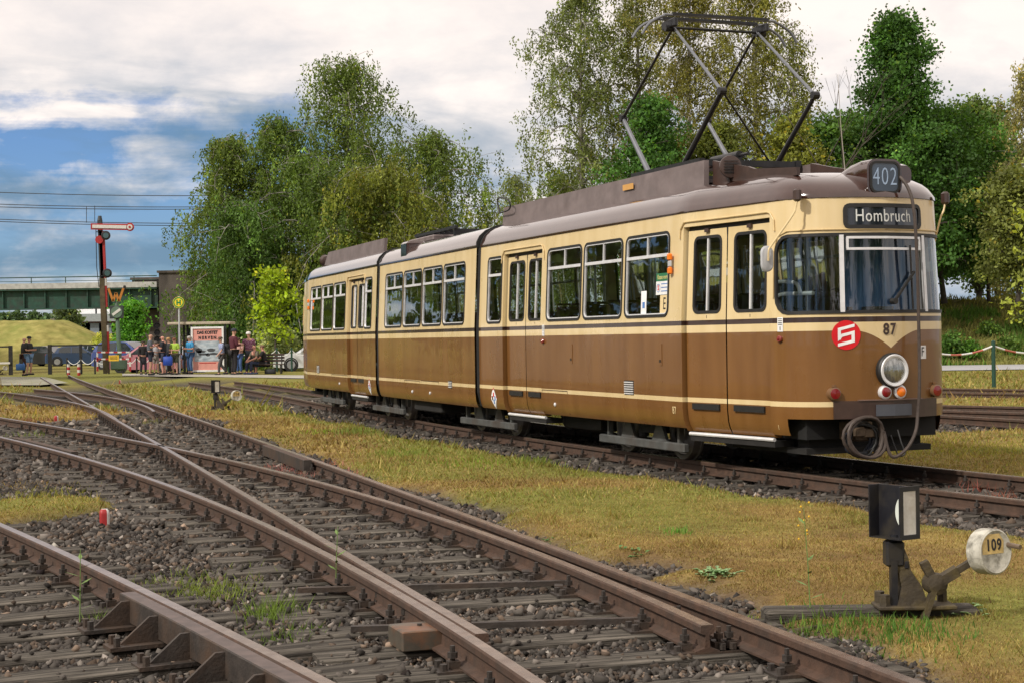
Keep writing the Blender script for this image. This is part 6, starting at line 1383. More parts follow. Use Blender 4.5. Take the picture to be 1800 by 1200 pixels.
# ---- parked cars
M_cglass = mat('car_glass', (.02, .028, .032), .06, 0, .2, 4, coat=.8); M_tyre = mat('tyre', (.018, .018, .018), .85); M_rim = mat('wheel_rim', (.42, .43, .45), .35, .7)
def car(px, py, Y, head, col, label, kind='hatch', plate=True):
    g = at(px, py, Y); M = place(g.x, g.y, GZ, head); root = empty('parked_car', M, label=label, cat='car', group='cars parked behind the chain')
    K = {'hatch': (3.95, 1.70, 1.46), 'suv': (4.3, 1.80, 1.66), 'sedan': (4.4, 1.75, 1.42)}[kind]; L_, W_, H_ = K; h = H_
    m = mat('car_paint_%d_%d_%d' % tuple(int(c*100) for c in col), col, .28, .15, .05, 3, coat=.7)
    # front at +x
    low = [(-.5, .22), (-.5, .50), (-.485, .62), (-.40, .66), (-.10, .655), (.20, .64), (.36, .60), (.46, .52), (.5, .42), (.5, .20), (.42, .16), (-.44, .16)]
    lp = [(x*L_, z*h if z > .3 else z) for x, z in low]
    mb = MB(); n = len(lp)
    for y, k, dz in ((-.5, .97, .02), (-.47, 1.0, 0), (-.25, 1.01, 0), (.25, 1.01, 0), (.47, 1.0, 0), (.5, .97, .02)): mb.v += [(x*k, y*W_, z*(1-dz*.5)+dz*.3) for x, z in lp]
    for j in range(5):
        for i in range(n): mb.f.append((j*n+i, j*n+(i+1) % n, (j+1)*n+(i+1) % n, (j+1)*n+i)); mb.m.append(0)
    mb.f += [tuple(range(n)), tuple(range(5*n, 6*n))]; mb.m += [0, 0]; mb.build('body', m, root, M, smooth=35)
    rear = {'hatch': -.47, 'suv': -.48, 'sedan': -.36}[kind]; gp = [(rear, .645), (rear+.06, .90), (rear+.12, .975), (-.10, 1.0), (.06, .975), (.24, .63)]
    mb = MB(); n = len(gp)
    def gw(z): return .455-.075*(z-.64)/.36
    for s_ in (-1, 1): mb.v += [(x*L_, s_*gw(z)*W_, z*h) for x, z in gp]
    mb.f += [tuple(range(n)), tuple(range(2*n-1, n-1, -1))]+[(i, i+1, n+i+1, n+i) for i in range(n-1)]; mb.m += [0]*(n+1); mb.build('cabin', m, root, M, smooth=50)
    def glass(pts, nm='window'):
        mb = MB(); mb.v += pts; mb.f.append(tuple(range(len(pts)))); mb.m.append(0); mb.build(nm, M_cglass, root, M, fix=False)
    for s_ in (-1, 1):
        P = lambda x, z: (x*L_, s_*(gw(z)*W_+.012), z*h)
        glass([P(rear+.07, .67), P(-.10, .66), P(-.10, .965), P(rear+.14, .935), P(rear+.08, .86)]); glass([P(-.085, .66), P(.185, .65), P(.04, .945), P(-.085, .965)])
    e = .012; glass([(.235*L_+e, y*gw(.65)*W_*.92, .65*h+e) for y in (-1, 1)]+[(.068*L_+e, y*gw(.96)*W_*.92, .965*h+e) for y in (1, -1)], 'windscreen')
    glass([((rear+.004)*L_-e, y*gw(.68)*W_*.88, .68*h) for y in (-1, 1)]+[((rear+.055)*L_-e, y*gw(.9)*W_*.88, .90*h) for y in (1, -1)], 'rear_window')
    for x in (-.31, .31):
        for s_ in (-1, 1):
            mb = MB(); mb.lathe([(.12, -.09), (.31, -.10), (.325, -.06), (.325, .06), (.30, .095), (.22, .09)], (x*L_, s_*(W_/2-.085), .315), (0, s_, 0), 22); w = mb.build('wheel', M_tyre, root, M, smooth=35)
            mb = MB(); mb.lathe([(.03, .085), (.21, .092), (.215, .10), (.19, .104), (.05, .10), (.01, .105)], (x*L_, s_*(W_/2-.085), .315), (0, s_, 0), 12); mb.build('rim', M_rim, w, M)
            mb = MB(); mb.lathe([(.31, .062), (.375, .066), (.375, .088), (.31, .09)], (x*L_, s_*(W_/2-.085), .33), (0, s_, 0), 22); mb.f = mb.f[:-2]; mb.m = mb.m[:-2]; mb.build('wheel_arch', M_tyre, root, M)
    for s_ in (-1, 1):
        mb = MB(); mb.box((.468*L_, s_*.37*W_, .50*h), (.18, .30, .13), Matrix.Rotation(-s_*.35, 3, 'Z'), .03); mb.build('headlight', mat('car_lamp_clear', (.65, .68, .70), .15, .3, coat=.8), root, M)
        mb = MB(); mb.box((-.49*L_, s_*.40*W_, .56*h), (.08, .24, .16), bev=.02); mb.build('tail_light', M_redl, root, M); mb = MB(); mb.box((.17*L_, s_*(.5*W_+.06), .68*h), (.10, .16, .11), bev=.03); mb.build('mirror', m, root, M)
    mb = MB(); mb.box((.497*L_, 0, .34*h), (.03, 1.0, .14), bev=.01); mb.build('grille', M_rub, root, M)
    mb = MB(); mb.box((.505*L_, 0, .22*h), (.02, .50, .11)); mb.build('number_plate', M_white, root, M)
car(86, 641, 117, -.35, (.015, .016, .018), 'black car at the left end of the parked row', 'hatch')
car(137, 641, 116, .2, (.03, .06, .13), 'dark blue car with open looking nose, second in the parked row', 'sedan')
car(172, 641, 118, -.4, (.30, .33, .38), 'silver grey car half hidden by the semaphore mast', 'hatch')
car(228, 642, 98, -.35, (.05, .08, .26), 'large blue car with pale roof edge behind the waiting group', 'suv')
car(262, 647, 86, PI-.2, (.45, .18, .22), 'pinkish red low car behind the left of the waiting group', 'hatch')
car(385, 645, 96, .3, (.02, .025, .03), 'dark car behind the poster and the tall person', 'hatch')
car(550, 646, 84, PI+.25, (.74, .76, .78), 'white car partly hidden behind the tail of the tram', 'hatch')

# ---- bridge, pier, works building
YB = 146.0
M_bgrn = mat('bridge_green', (.010, .055, .034), .6, 0, .35, 3, dirt=(.03, .025, .02), dirt_amt=.6, dscale=2); M_conc = mat('bridge_deck_concrete', (.40, .40, .38), .85, 0, .2, 3)
M_stone = mat('pier_dark_concrete', (.060, .050, .043), .9, 0, .4, 1.2, .3, 10, dirt=(.11, .095, .08), dirt_amt=.7, dscale=.8, stretch=(1, 1, .35)); M_stone2 = mat('pier_brick_dark', (.05, .04, .036), .9, 0, .35, 4, .4, 18)
root = empty('railway_bridge', Matrix.Translation(at(130, 640, YB)), label='green steel girder railway bridge with railing at the left', cat='bridge')
xa, xb = at(-120, 520, YB).x, at(278, 520, YB).x; zg0, zg1 = at(130, 544, YB).z, at(130, 508, YB).z; zd = at(130, 498, YB).z; zt = at(130, 487.5, YB).z
mb = MB(); mb.box(((xa+xb)/2, YB, (zg0+zg1)/2), (xb-xa, .3, zg1-zg0)); mb.box(((xa+xb)/2, YB-.2, zg0+.06), (xb-xa, .75, .12)); mb.box(((xa+xb)/2, YB-.2, zg1-.06), (xb-xa, .75, .12)); mb.build('girder', M_bgrn, root)
k = 0
x = xa+.8
while x < xb-.3: mb = MB(); mb.box((x, YB-.25, (zg0+zg1)/2), (.10, .25, zg1-zg0-.26)); mb.build('stiffener', M_bgrn, root); x += 1.9
mb = MB(); mb.box(((xa+xb)/2, YB+2.4, (zg1+zd)/2+.02), (xb-xa, 6.0, zd-zg1-.02)); mb.build('deck', M_conc, root)
mb = MB(); mb.box(((xa+xb)/2, YB+3, zg1-.16), (xb-xa, 4.5, .3)); mb.build('deck_underside', M_under, root)
for zz_ in (zt, zd+(zt-zd)*.35): mb = MB(); mb.bar((xa, YB-.5, zz_), (xb, YB-.5, zz_), .09 if zz_ == zt else .05); mb.build('handrail', M_bgrn, root)
x = at(-62, 500, YB).x
while x < xb: mb = MB(); mb.bar((x, YB-.5, zd), (x, YB-.5, zt), .07); mb.build('railing_post', M_bgrn, root); x += at(60, 500, YB).x-at(0, 500, YB).x
x = at(18, 500, YB).x
while x < xb: mb = MB(); mb.box((x, YB-.1, zg1+.15), (.3, .5, .22)); mb.build('deck_bracket', M_conc, root); x += 2.3
root = empty('bridge_abutment', Matrix.Translation(at(290, 640, YB)), label='dark weathered bridge abutment behind the birch foliage at the left', cat='abutment')
def slab(x0, x1, yt, ybm, Y, dep, m, nm, cap_=True):
    a, b = at(x0, yt, Y), at(x1, yt, Y); mb = MB(); mb.box(((a.x+b.x)/2, Y+dep/2, (a.z+GZ)/2), (b.x-a.x, dep, a.z-GZ)); mb.build(nm, m, root)
    if cap_: mb = MB(); mb.box(((a.x+b.x)/2, Y+dep/2, a.z+.1), (b.x-a.x+.3, dep+.3, .2)); mb.build('coping', M_stone, root)
slab(279, 400, 480, 640, YB-1.5, 9, M_stone, 'wing_wall'); slab(232, 280, 492, 640, YB+3.0, 6, M_stone2, 'parapet_block'); slab(235, 280, 545, 640, YB+1.0, 1.5, M_stone, 'pier_wall', False)
YF = 190.0; root = empty('works_building', Matrix.Translation(at(150, 600, YF)), label='red brick works building with pale flat roof seen under the bridge', cat='building')
a, b = at(128, 566, YF), at(236, 566, YF); M_brk = mat('works_brick_red', (.21, .065, .052), .85, 0, .2, 6); zb = GZ-1
mb = MB(); mb.box(((a.x+b.x)/2, YF+8, (a.z+zb)/2), (b.x-a.x, 16, a.z-zb)); mb.build('wall', M_brk, root)
mb = MB(); mb.box(((a.x+b.x)/2, YF+7.8, a.z+.45), (b.x-a.x+.8, 17, .9)); mb.build('roof', mat('works_roof', (.27, .30, .31), .7), root)
a2 = at(84, 560, YF+6); mb = MB(); mb.box(((a2.x+a.x)/2, YF+14, (a2.z+zb)/2), (a.x-a2.x, 14, a2.z-zb)); mb.build('annex', mat('works_annex', (.17, .15, .14), .8), root)
for x in (142, 162, 192, 214): c = at(x, 592, YF); mb = MB(); mb.box((c.x, YF-.05, c.z-.6), (2.3, .16, 4.4)); w = mb.build('window', mat('works_window', (.16, .19, .22), .3), root); mb = MB(); [mb.box((c.x, YF-.15, c.z-.6+z), (2.3, .06, .08)) for z in (-1.1, 0, 1.1)]; mb.build('glazing_bar', M_grey, w)
for x in (139, 172): c = at(x, 550, YF); mb = MB(); mb.box((c.x, YF+5, a.z+1.3), (2.6, 3, 1.1), bev=.1); mb.build('roof_vent', M_white, root)
# overhead line wires far behind
for y0, y1, lb in ((337, 343, 'topmost'), (358, 362.5, 'second'), (363, 366, 'third'), (384, 392, 'fourth'), (388, 396, 'lowest')):
    A, B = at(-60, y0-.8, 150), at(430, y1+.8, 150); pts = [A.lerp(B, k/12)-Vector((0, 0, .18*4*(k/12)*(1-k/12))) for k in range(13)]; mb = MB(); mb.tube(pts, .035, 4); mb.build('overhead_wire', M_dgrey, None, label='%s of the thin overhead wires crossing the sky at the left' % lb, cat='wire', group='overhead wires over the bridge')
for x, ya, ybm, lb in ((152, 364, 392, 'left'), (166.5, 362, 390, 'right')): mb = MB(); mb.tube([at(x, ya, 150), at(x, ybm, 150)], .03, 4); mb.build('dropper', M_dgrey, None, label='%s of two short upright droppers between the overhead wires' % lb, cat='wire', group='overhead wires over the bridge')

# ---- terrain: grass hill, embankment, road, paved strips
def terrain(name, x0, x1, y0, y1, nx, ny, zf, material, cols=None):
    xs, ys = np.linspace(x0, x1, nx), np.linspace(y0, y1, ny); X, Y = np.meshgrid(xs, ys); Z = zf(X, Y); id_ = np.arange(nx*ny).reshape(ny, nx); q = np.stack([id_[:-1, :-1], id_[:-1, 1:], id_[1:, 1:], id_[1:, :-1]], -1).reshape(-1, 4)
    me = np_mesh(name, np.stack([X.ravel(), Y.ravel(), Z.ravel()], 1), q, material); me.polygons.foreach_set('use_smooth', [True]*len(me.polygons)); return obj_from(me, name, kind='structure')
M_hill = mat('hill_mown_grass', (.26, .235, .065), .95, 0, .3, 1.6, .8, 6, hue=(.37, .33, .11), dirt=(.17, .20, .045), dirt_amt=.8, dscale=.5, spec=.1, stretch=(1, .5, .5))
xh0, xh1 = at(88, 560, 132).x, at(262, 560, 132).x; ztop = at(60, 561, 132).z
terrain('hill', -95, xh1+3, 119, 144, 140, 60, lambda X, Y: GZ-.05+np.clip(1-np.clip((X-xh0)/(xh1-xh0), 0, 1)**1.0, 0, 1)*np.clip((Y-119)/13, 0, 1)**.8*np.clip((144-Y)/7, 0, 1)*(ztop-GZ)*(1+.03*np.sin(X*.5))+(vnoise(X, Y, 2.2, 5)-.5)*.16+(vnoise(X, Y, .6, 15)-.5)*.12, M_hill)
M_emb = mat('embankment_grass', (.15, .17, .04), .95, 0, .35, 1.2, .4, 14, hue=(.25, .25, .075), dirt=(.15, .115, .05), dirt_amt=.6, dscale=.6, spec=.1)
terrain('embankment', 2, 70, 73.5, 130, 120, 50, lambda X, Y: GZ-.06+np.clip((Y-73.5-(vnoise(X, Y, 6, 3)-.5)*3)/11, 0, 1)**.85*3.1*np.clip((X-2)/8, 0, 1)+(vnoise(X, Y, 2.2, 6)-.5)*.5*np.clip((Y-75)/3, 0, 1), M_emb)
M_road = mat('road_pale_asphalt', (.36, .36, .365), .9, 0, .12, 2, spec=.2)
mb = MB(); A, B = at(1000, 652, 62), at(2100, 652, 62); mb.add([(A.x, 62.5, GZ+.03), (60, 62.0, GZ+.03), (60, 71.0, GZ+.03), (A.x, 71.5, GZ+.03)], [(0, 1, 2, 3)]); mb.build('road', M_road, kind='structure')
M_pave = mat('pale_paving', (.36, .34, .30), .9, 0, .2, 1.5, dirt=(.20, .19, .10), dirt_amt=.5, dscale=.8)
def patch(name, px, h, m):
    P = [G(x, y, h) for x, y in px]; mb = MB(); n = len(P); mb.add([tuple(p) for p in P], [tuple(range(n))]); mb.build(name, m, kind='structure', fix=False)
patch('platform', [(215, 659.8), (330, 661), (560, 664.5), (560, 659), (330, 657), (215, 656)], GZ+.015, M_pave)
patch('crossing', [(-10, 676), (70, 676), (120, 672), (80, 662), (-10, 661)], -.05, mat('crossing_boards', (.26, .25, .20), .9, 0, .25, 2, dirt=(.22, .24, .08), dirt_amt=.7, dscale=1.2))
# ================================================================ TREES
M_bark = mat('bark_dark', (.055, .045, .035), .95, 0, .4, 3, .5, 12); M_birch = mat('bark_birch', (.30, .28, .25), .9, 0, .3, 2, .3, 10, dirt=(.03, .028, .025), dirt_amt=.95, dscale=2.2, stretch=(1, 1, 2.2))
M_leaf = attr_mat('leaf', .6, .38, .25)
def leaf_mesh(P, size, cols, r, flat=.35, aspect=.6):
    n = len(P); a = r.uniform(0, 2*PI, n); t = r.normal(0, 1, (n, 3)); t[:, 2] -= flat; t /= np.linalg.norm(t, axis=1)[:, None]
    w = np.cross(t, r.normal(0, 1, (n, 3))); w /= np.linalg.norm(w, axis=1)[:, None]+1e-9; s = (size*r.uniform(.65, 1.4, n))[:, None]
    tip = t*s; sd = w*s*aspect*.5; V = np.stack([P, P+tip*.5+sd, P+tip, P+tip*.5-sd], 1).reshape(-1, 3); Q = np.arange(n*4).reshape(n, 4); return V, Q, np.repeat(cols, 4, 0)
def tree(px, top, Y, hw, label, kind='birch', n=24000, leaf=.17, base_z=GZ, col=(.085, .115, .028), seed=1, low=.12, name=None, bark=None, group=None, trunk=None, gap=0.0, cat='tree', hang=1.0, lean=0.0, pos=None):
    """top and half width in photo pixels at distance Y"""
    r = np.random.default_rng(seed); rnd = random.Random(seed); c = at(px, top, Y); H = c.z-base_z; R = hw*Y/F_PX; base = Vector((c.x+lean, Y, base_z))
    if pos: base = Vector((pos[0], pos[1], base_z)); H, R = pos[2], pos[3]
    tr = trunk or H*.013+.04
    root = empty(name or ('birch_tree' if kind == 'birch' else 'tree'), Matrix.Translation(base), label=label, cat=cat, group=group); B = MB()
    tp = []; wx, wy = rnd.uniform(-1, 1)*R*.12, rnd.uniform(-1, 1)*R*.1
    for i in range(9): t = i/8; tp.append(base+Vector((-lean*t+wx*math.sin(t*3), wy*math.sin(t*2.3), H*t*.96)))
    B.tube(tp, [tr*(1-.93*(i/8)**.8) for i in range(9)], 8)
    prof = {'birch': ([0, .15, .35, .6, .8, .93, 1], [.60, .95, 1, .92, .74, .46, .14]), 'round': ([0, .12, .35, .6, .8, .95, 1], [.55, .85, 1, .95, .72, .35, .1]), 'cone': ([0, .1, .3, .6, .85, 1], [.75, 1, .92, .6, .28, .06]), 'bush': ([0, .3, .6, .85, 1], [.9, 1, .92, .65, .25]), 'poplar': ([0, .2, .5, .8, 1], [.6, .9, 1, .7, .15])}[kind]
    if kind == 'birch': n = int(n*1.3); leaf *= .90
    elif kind in ('round', 'cone', 'poplar') and Y < 120 and not pos: n = int(n*1.1); leaf *= .97
    nl = int(16+H*1.5) if kind != 'bush' else 14; anchors = []; dirs = []
    for k in range(nl):
        t = low+(1-low)*((k+rnd.random())/nl)**.92; az = k*2.399+rnd.uniform(-.5, .5); L = R*np.interp((t-low)/(1-low), *prof)*(rnd.uniform(.45, 1.3) if kind == 'birch' else rnd.uniform(.62, 1.18))
        i = min(7, int(t*8)); p0 = tp[i].lerp(tp[i+1], t*8-i); d = Vector((math.cos(az), math.sin(az), 0)); rise = {'birch': .62, 'round': .5, 'cone': .25, 'bush': .6, 'poplar': 1.6}[kind]*L*rnd.uniform(.6, 1.2); drop = (.85*L if kind == 'birch' else .08*L)
        pts = []
        for j in range(7):
            s = j/6; pts.append(p0+d*(L*s)+Vector((rnd.uniform(-.06, .06)*L*s, rnd.uniform(-.06, .06)*L*s, rise*math.sin(s*1.7)-drop*s**2.2)))
        B.tube(pts, [max(.012, tr*.42*(1-t*.6)*(1-.9*j/6)) for j in range(7)], 5)
        for j in range(2, 7):
            s = j/6
            for m in range(5):
                q = pts[j-1].lerp(pts[j], rnd.random()); off = Vector((rnd.gauss(0, 1), rnd.gauss(0, 1), rnd.gauss(0, .7)))*(.14*L*s+.10+.10*(R**.5)); e = q+off
                if m < 2 and H > 4: B.tube([q, q.lerp(e, .55)+Vector((0, 0, .05)), e], [.014+.004*(1-s), .010, .006], 4, False)
                anchors.append(e); dirs.append(s)
    A = np.array([tuple(a) for a in anchors]); w = np.array(dirs)+.25
    if gap: keep = r.random(len(A)) > gap; A, w = A[keep], w[keep]
    idx = r.choice(len(A), n, p=w/w.sum()); P = A[idx].copy(); tone = r.normal(0, .26 if kind == 'birch' else .36, len(A))[idx]
    if kind == 'birch':
        nst = 11; st = r.integers(0, nst, n); sx = r.normal(0, .36, (len(A), nst, 2))[idx, st]*(.5+R*.06); tone = tone+r.normal(0, .20, (len(A), nst))[idx, st]; ln = r.uniform(.25, 1.0, (len(A), nst))[idx, st]*(.75+R*.22)*hang; s = r.random(n)**.7
        P[:, 0] += sx[:, 0]*(.4+.6*s)+r.normal(0, .03, n); P[:, 1] += sx[:, 1]*(.4+.6*s)+r.normal(0, .045, n); P[:, 2] += .15-ln*s+r.normal(0, .06, n)
    else:
        cl = .15+R*.052; P += r.normal(0, 1, (n, 3))*np.array([cl, cl, cl*.72])
    P[:, 2] = np.maximum(P[:, 2], base_z+.05)
    c3 = np.array(col)[None]*1.75*np.exp(tone+r.normal(0, .12, n))[:, None]; yl = r.random(n) < .03; c3[yl] *= np.array([1.9, 1.4, .8])
    B.build('trunk', bark or (M_birch if kind == 'birch' else M_bark), root, smooth=50, fix=False)
    V, Q, C = leaf_mesh(P, leaf, np.clip(c3, .004, .8), r, 1.6 if kind == 'birch' else .25, .52 if kind == 'birch' else .7)
    obj_from(np_mesh('crown', V, Q, M_leaf, C), 'crown', root); return root
OL = (.070, .100, .020); OL2 = (.058, .090, .018); GR = (.034, .078, .015); GR2 = (.046, .085, .018); YG = (.15, .155, .03)
gl, gr_ = 'birches behind the shelter', 'birches behind the pantograph'
for i, (px, top, Y, hw, n, c, lb) in enumerate((
        (608, 84, 101, 140, 36000, OL, 'tallest birch rising above the middle of the left tree group'), (485, 186, 100, 125, 30000, OL2, 'birch with rounded top left of the tallest birch'), (398, 225, 98, 82, 24000, OL, 'outermost left birch whose strands hang over the abutment'),
        (765, 218, 99, 150, 34000, OL, 'broad birch spreading to the right above the tram tail'), (555, 265, 94, 175, 42000, OL2, 'front birch with hanging strands left of the tram tail'), (680, 280, 93, 185, 44000, (.10, .115, .022), 'front birch with yellowish strands directly behind the tram'), (425, 345, 92, 125, 30000, GR2, 'dark front birch directly behind the shelter'))):
    tree(px, top, Y, hw, lb, 'birch', n, .19, GZ, c, 40+i, .16 if i < 4 else .05, group=gl, hang=1.25)
for i, (px, top, Y, hw, n, c, gp, lb) in enumerate((
        (1022, -60, 84, 105, 30000, (.085, .105, .03), .15, 'pale birch left of the pantograph with loose hanging foliage'), (1118, -95, 86, 95, 26000, (.10, .11, .03), .2, 'thin birch behind the left side of the pantograph'), (1215, -70, 83, 105, 30000, (.11, .105, .025), .15, 'yellowing birch behind the middle of the pantograph'), (1325, -75, 82, 100, 28000, (.115, .115, .026), .15, 'birch behind the right arm of the pantograph'), (1392, 20, 80, 50, 9000, (.10, .11, .025), .35, 'slim birch right of the pantograph with open crown'))):
    tree(px, top, Y, hw, lb, 'birch', n, .15, 1.8, c, 80+i, .10, group=gr_, gap=gp, hang=.9)
tree(1148, 165, 78, 72, 'dark green round tree low behind the pantograph', 'round', 15000, .17, 1.8, GR, 91, .1)
tree(1255, 215, 79, 75, 'olive green bushy tree behind the foot of the pantograph', 'round', 14000, .17, 1.8, (.075, .09, .02), 92, .1)
tree(1385, 205, 77, 70, 'yellowish bushy tree between pantograph and dark tree', 'round', 14000, .17, 1.8, (.11, .12, .022), 93, .1)
tree(905, 296, 112, 75, 'small pale birch seen above the middle of the tram roof', 'birch', 12000, .17, GZ, (.10, .12, .04), 94, .1, gap=.2)
tree(985, 300, 100, 60, 'low green tree above the front roof of the tram', 'round', 9000, .18, GZ, OL, 95, .1)
tree(1578, 15, 78, 135, 'tall dark green pointed tree above the number box of the tram', 'cone', 40000, .18, 2.6, GR, 96, .10, gap=.22)
tree(1655, 205, 82, 140, 'dense dark tree right of the tram nose', 'round', 34000, .19, 2.8, (.038, .082, .016), 97, .16, gap=.15)
tree(1490, 205, 80, 110, 'dark green tree behind the front roof edge of the tram', 'round', 24000, .18, 2.6, (.045, .085, .017), 98, .08, gap=.15)
tree(1735, 345, 84, 110, 'deep green bushy tree above the chain fence at the right', 'round', 22000, .18, 2.9, (.048, .098, .018), 99, .25, gap=.2)
tree(1640, 350, 86, 130, 'shaded tree directly behind the tram nose', 'round', 24000, .18, 2.9, (.030, .064, .013), 100, .2, gap=.1)
tree(1715, 175, 92, 55, 'slender poplar like tree in the gap right of the dark trees', 'poplar', 13000, .2, 2, (.07, .10, .03), 101, .05)
tree(1752, 205, 95, 45, 'second slender tree in the gap near the right edge', 'poplar', 11000, .2, 2, (.08, .095, .03), 102, .05)
tree(1812, 95, 78, 75, 'tall yellowish open tree cut by the right picture edge', 'birch', 17000, .16, 2, (.14, .13, .05), 103, .1, gap=.25)
tree(1785, 300, 74, 70, 'pale olive tree low at the right edge', 'round', 14000, .17, 2.5, (.10, .115, .03), 104, .10)
for i, (px, top, Y, hw, z, c, lb) in enumerate(((1672, 590, 75, 7, .2, (.05, .10, .02), 'leafy bush on the slope just right of the tram nose'), (1738, 575, 78, 7, 1.1, (.07, .12, .025), 'leafy bush on the slope above the green post'), (1800, 562, 79, 9, 1.3, (.09, .12, .03), 'leafy bush on the slope at the right edge'), (1704, 606, 75, 5, .2, (.06, .13, .02), 'small fern green bush low on the slope'), (1772, 600, 75.5, 6, .3, (.08, .13, .03), 'small bush low on the slope near the right edge'))):
    tree(px, top, Y, hw, lb, 'bush', 1100, .14, z, c, 120+i, .02, name='bush', cat='bush', group='bushes on the embankment')
tree(482, 474, 84, 42, 'bright yellow green young tree beside the tail of the tram', 'round', 1500, .22, GZ, (.165, .225, .012), 130, .30, gap=.72, trunk=.07)
tree(487, 580, 86, 40, 'pale flowering shrub under the bright young tree', 'bush', 4200, .15, GZ, (.17, .20, .09), 131, .02, name='shrub', cat='shrub')
tree(232, 538, 112, 24, 'bright green climber covered tree beside the bridge pier', 'poplar', 6000, .2, GZ, (.06, .16, .02), 132, .03)
tree(180, 592, 118, 14, 'pale yellow green bush at the foot of the grass hill', 'bush', 3500, .16, GZ, (.26, .28, .06), 133, .02, name='bush', cat='bush')
tree(214, 594, 118, 14, 'pale bush right of the semaphore mast', 'bush', 3000, .16, GZ, (.24, .28, .07), 134, .02, name='bush', cat='bush')
tree(420, 590, 90, 40, 'green bush behind the tall person and the bench', 'bush', 4500, .17, GZ, (.05, .10, .02), 135, .02, name='bush', cat='bush')
for i, (px, top, Y, hw, lb) in enumerate(((117, 541, 178, 22, 'round grey green tree left of the works building'), (62, 551, 210, 16, 'small dark tree under the left part of the bridge'), (30, 551, 215, 20, 'second small dark tree under the left part of the bridge'), (84, 556, 205, 14, 'third small dark tree under the bridge'), (5, 552, 212, 16, 'far tree under the bridge at the left edge'), (170, 556, 260, 26, 'distant treetops above the works building'))):
    tree(px, top, Y, hw, lb, 'round', 3500, .42, GZ, (.045, .075, .035) if i else (.06, .085, .035), 140+i, .05)
# sapling reaching in from the right edge, near
def sapling():
    Y = 24.0; r = np.random.default_rng(5); b = at(1850, 720, Y); root = empty('sapling', Matrix.Translation(b), label='leafy sapling branches reaching in at the right edge', cat='sapling'); B = MB(); tp = [b, at(1838, 560, Y), at(1826, 430, Y), at(1812, 350, Y)]; B.tube(catmull(tp), [.035-.002*k for k in range(len(catmull(tp)))] if False else .016, 6); P = []
    for x0, y0, x1, y1 in ((1834, 540, 1765, 530), (1830, 470, 1785, 435), (1826, 430, 1790, 390), (1838, 580, 1772, 548), (1815, 370, 1783, 372), (1832, 500, 1795, 500)):
        a, c = at(x0, y0, Y), at(x1, y1, Y-.3); B.tube([a, a.lerp(c, .5)+Vector((0, 0, .05)), c], [.010, .007, .004], 5)
        for k in range(34): q = a.lerp(c, .35+.7*r.random()); P.append(np.array(q)+r.normal(0, .075, 3))
    B.build('stem', M_bark, root); P = np.array(P); cc = np.array([[.34, .40, .07]])*np.exp(r.normal(0, .3, len(P)))[:, None]; V, Q, C = leaf_mesh(P, .085, cc, r, .3, .6); obj_from(np_mesh('crown', V, Q, M_leaf, C), 'crown', root)
sapling()
def bare_tree():
    Y = 70.0; b = at(1425, 420, Y); b.z = 2; root = empty('bare_tree', Matrix.Translation(b), label='thin bare twigs standing out against the sky right of the pantograph', cat='tree'); B = MB(); rnd = random.Random(3)
    def grow(p, d, L, rr_, k):
        q = p+d*L*.5+Vector((rnd.uniform(-.1, .1), 0, 0))*L*.3; e = p+d*L; B.tube([p, q, e], [rr_, rr_*.8, rr_*.6], 4, False)
        if k < 5:
            for _ in range(2 if k else 3): nd_ = (d+Vector((rnd.uniform(-.6, .6), rnd.uniform(-.4, .4), rnd.uniform(-.15, .35)))).normalized(); grow(e, nd_, L*rnd.uniform(.6, .82), rr_*.62, k+1)
    grow(b, Vector((.06, 0, 1)), 3.6, .07, 0); B.build('branches', M_bark, root, fix=False)
bare_tree()

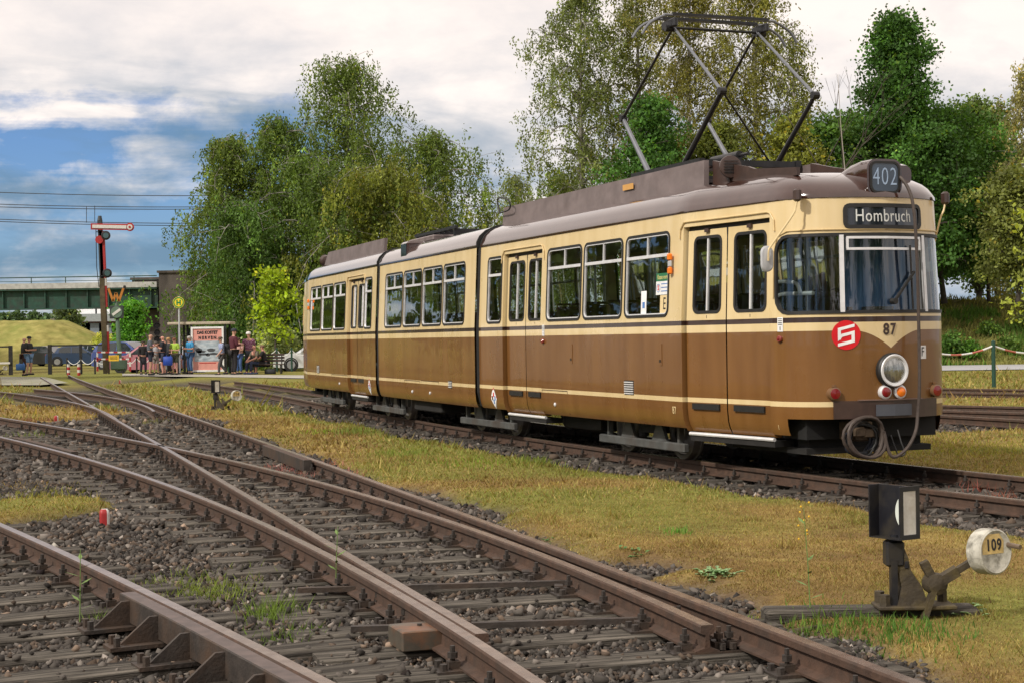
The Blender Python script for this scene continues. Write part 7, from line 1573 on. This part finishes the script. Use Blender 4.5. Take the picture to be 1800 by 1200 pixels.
# trees and a tent outside the frame to the left and behind the camera, added to give the glass and paint something to mirror
for i, (x, y, H, R) in enumerate(((-39, 95, 14, 3.2), (-46, 112, 14, 4), (-36, 86, 12, 2.8), (-31, 66, 13, 5), (-33, 56, 12, 5), (-36, 47, 13, 5.5), (-41, 39, 12, 5), (-44, 30, 13, 5.5), (-46, 20, 12, 5), (-40, 66, 15, 6), (-22, -32, 12, 6), (-10, -36, 13, 6), (2, -38, 12, 6), (14, -36, 13, 6), (26, -32, 12, 6), (38, -22, 12, 6), (-36, -22, 13, 6), (-46, -6, 13, 6))):
    tree(0, 0, 1, 1, 'broad tree added outside the frame, mirrored in the tram windows', 'round', 2600, .60, GZ, (.045, .07, .018), 200+i, .05, name='added_tree', group='trees added outside the frame', pos=(x, y, H, R))
M_tent = mat('tent_canvas', (.62, .63, .64), .8, 0, .1, 1.0); tm = place(-24, 37, GZ, math.radians(52)); root = empty('added_tent', tm, label='long white marquee tent added outside the frame, mirrored in the lower tram windows', cat='tent')
mb = MB(); P = [(-2.5, 0), (2.5, 0), (2.5, 2.0), (0, 2.9), (-2.5, 2.0)]; mb.prism(P, frame_M((0, 0, 0), (0, 1, 0), (0, 0, 1)), -9, 9); mb.build('canvas', M_tent, root, tm)
for x in (-9, -4.5, 0, 4.5, 9): mb = MB(); mb.cyl((x, -2.53, 0), (x, -2.53, 2.05), .05, n=8); mb.build('pole', M_grey, root, tm)

# rough grass on the far bank
def bank_grass():
    r = np.random.default_rng(77); n = 26000; x = r.uniform(8, 42, n); y = r.uniform(72.5, 86, n); k = np.abs(x) < y*.33+1; x, y = x[k], y[k]; n = len(x)
    z = GZ-.06+np.clip((y-73.5-(vnoise(x, y, 6, 3)-.5)*3)/11, 0, 1)**.85*3.1*np.clip((x-2)/8, 0, 1)+(vnoise(x, y, 2.2, 6)-.5)*.5*np.clip((y-75)/3, 0, 1)
    t = vnoise(x, y, 1.6, 51); c = np.where((t > .55)[:, None], np.array([[.10, .19, .03]]), np.array([[.24, .23, .07]]))*r.uniform(.6, 1.4, n)[:, None]
    return blades(x, y, z-.03, r.uniform(.12, .38, n)*(.6+t), np.full(n, .07), .5, c, r)
v_, f_, c_ = bank_grass(); obj_from(np_mesh('bank_grass', v_, f_, attr_mat('turf_blade', .85, .3), c_), 'bank_grass', label='rough long grass on the bank under the trees at the right', cat='grass', kind='stuff')
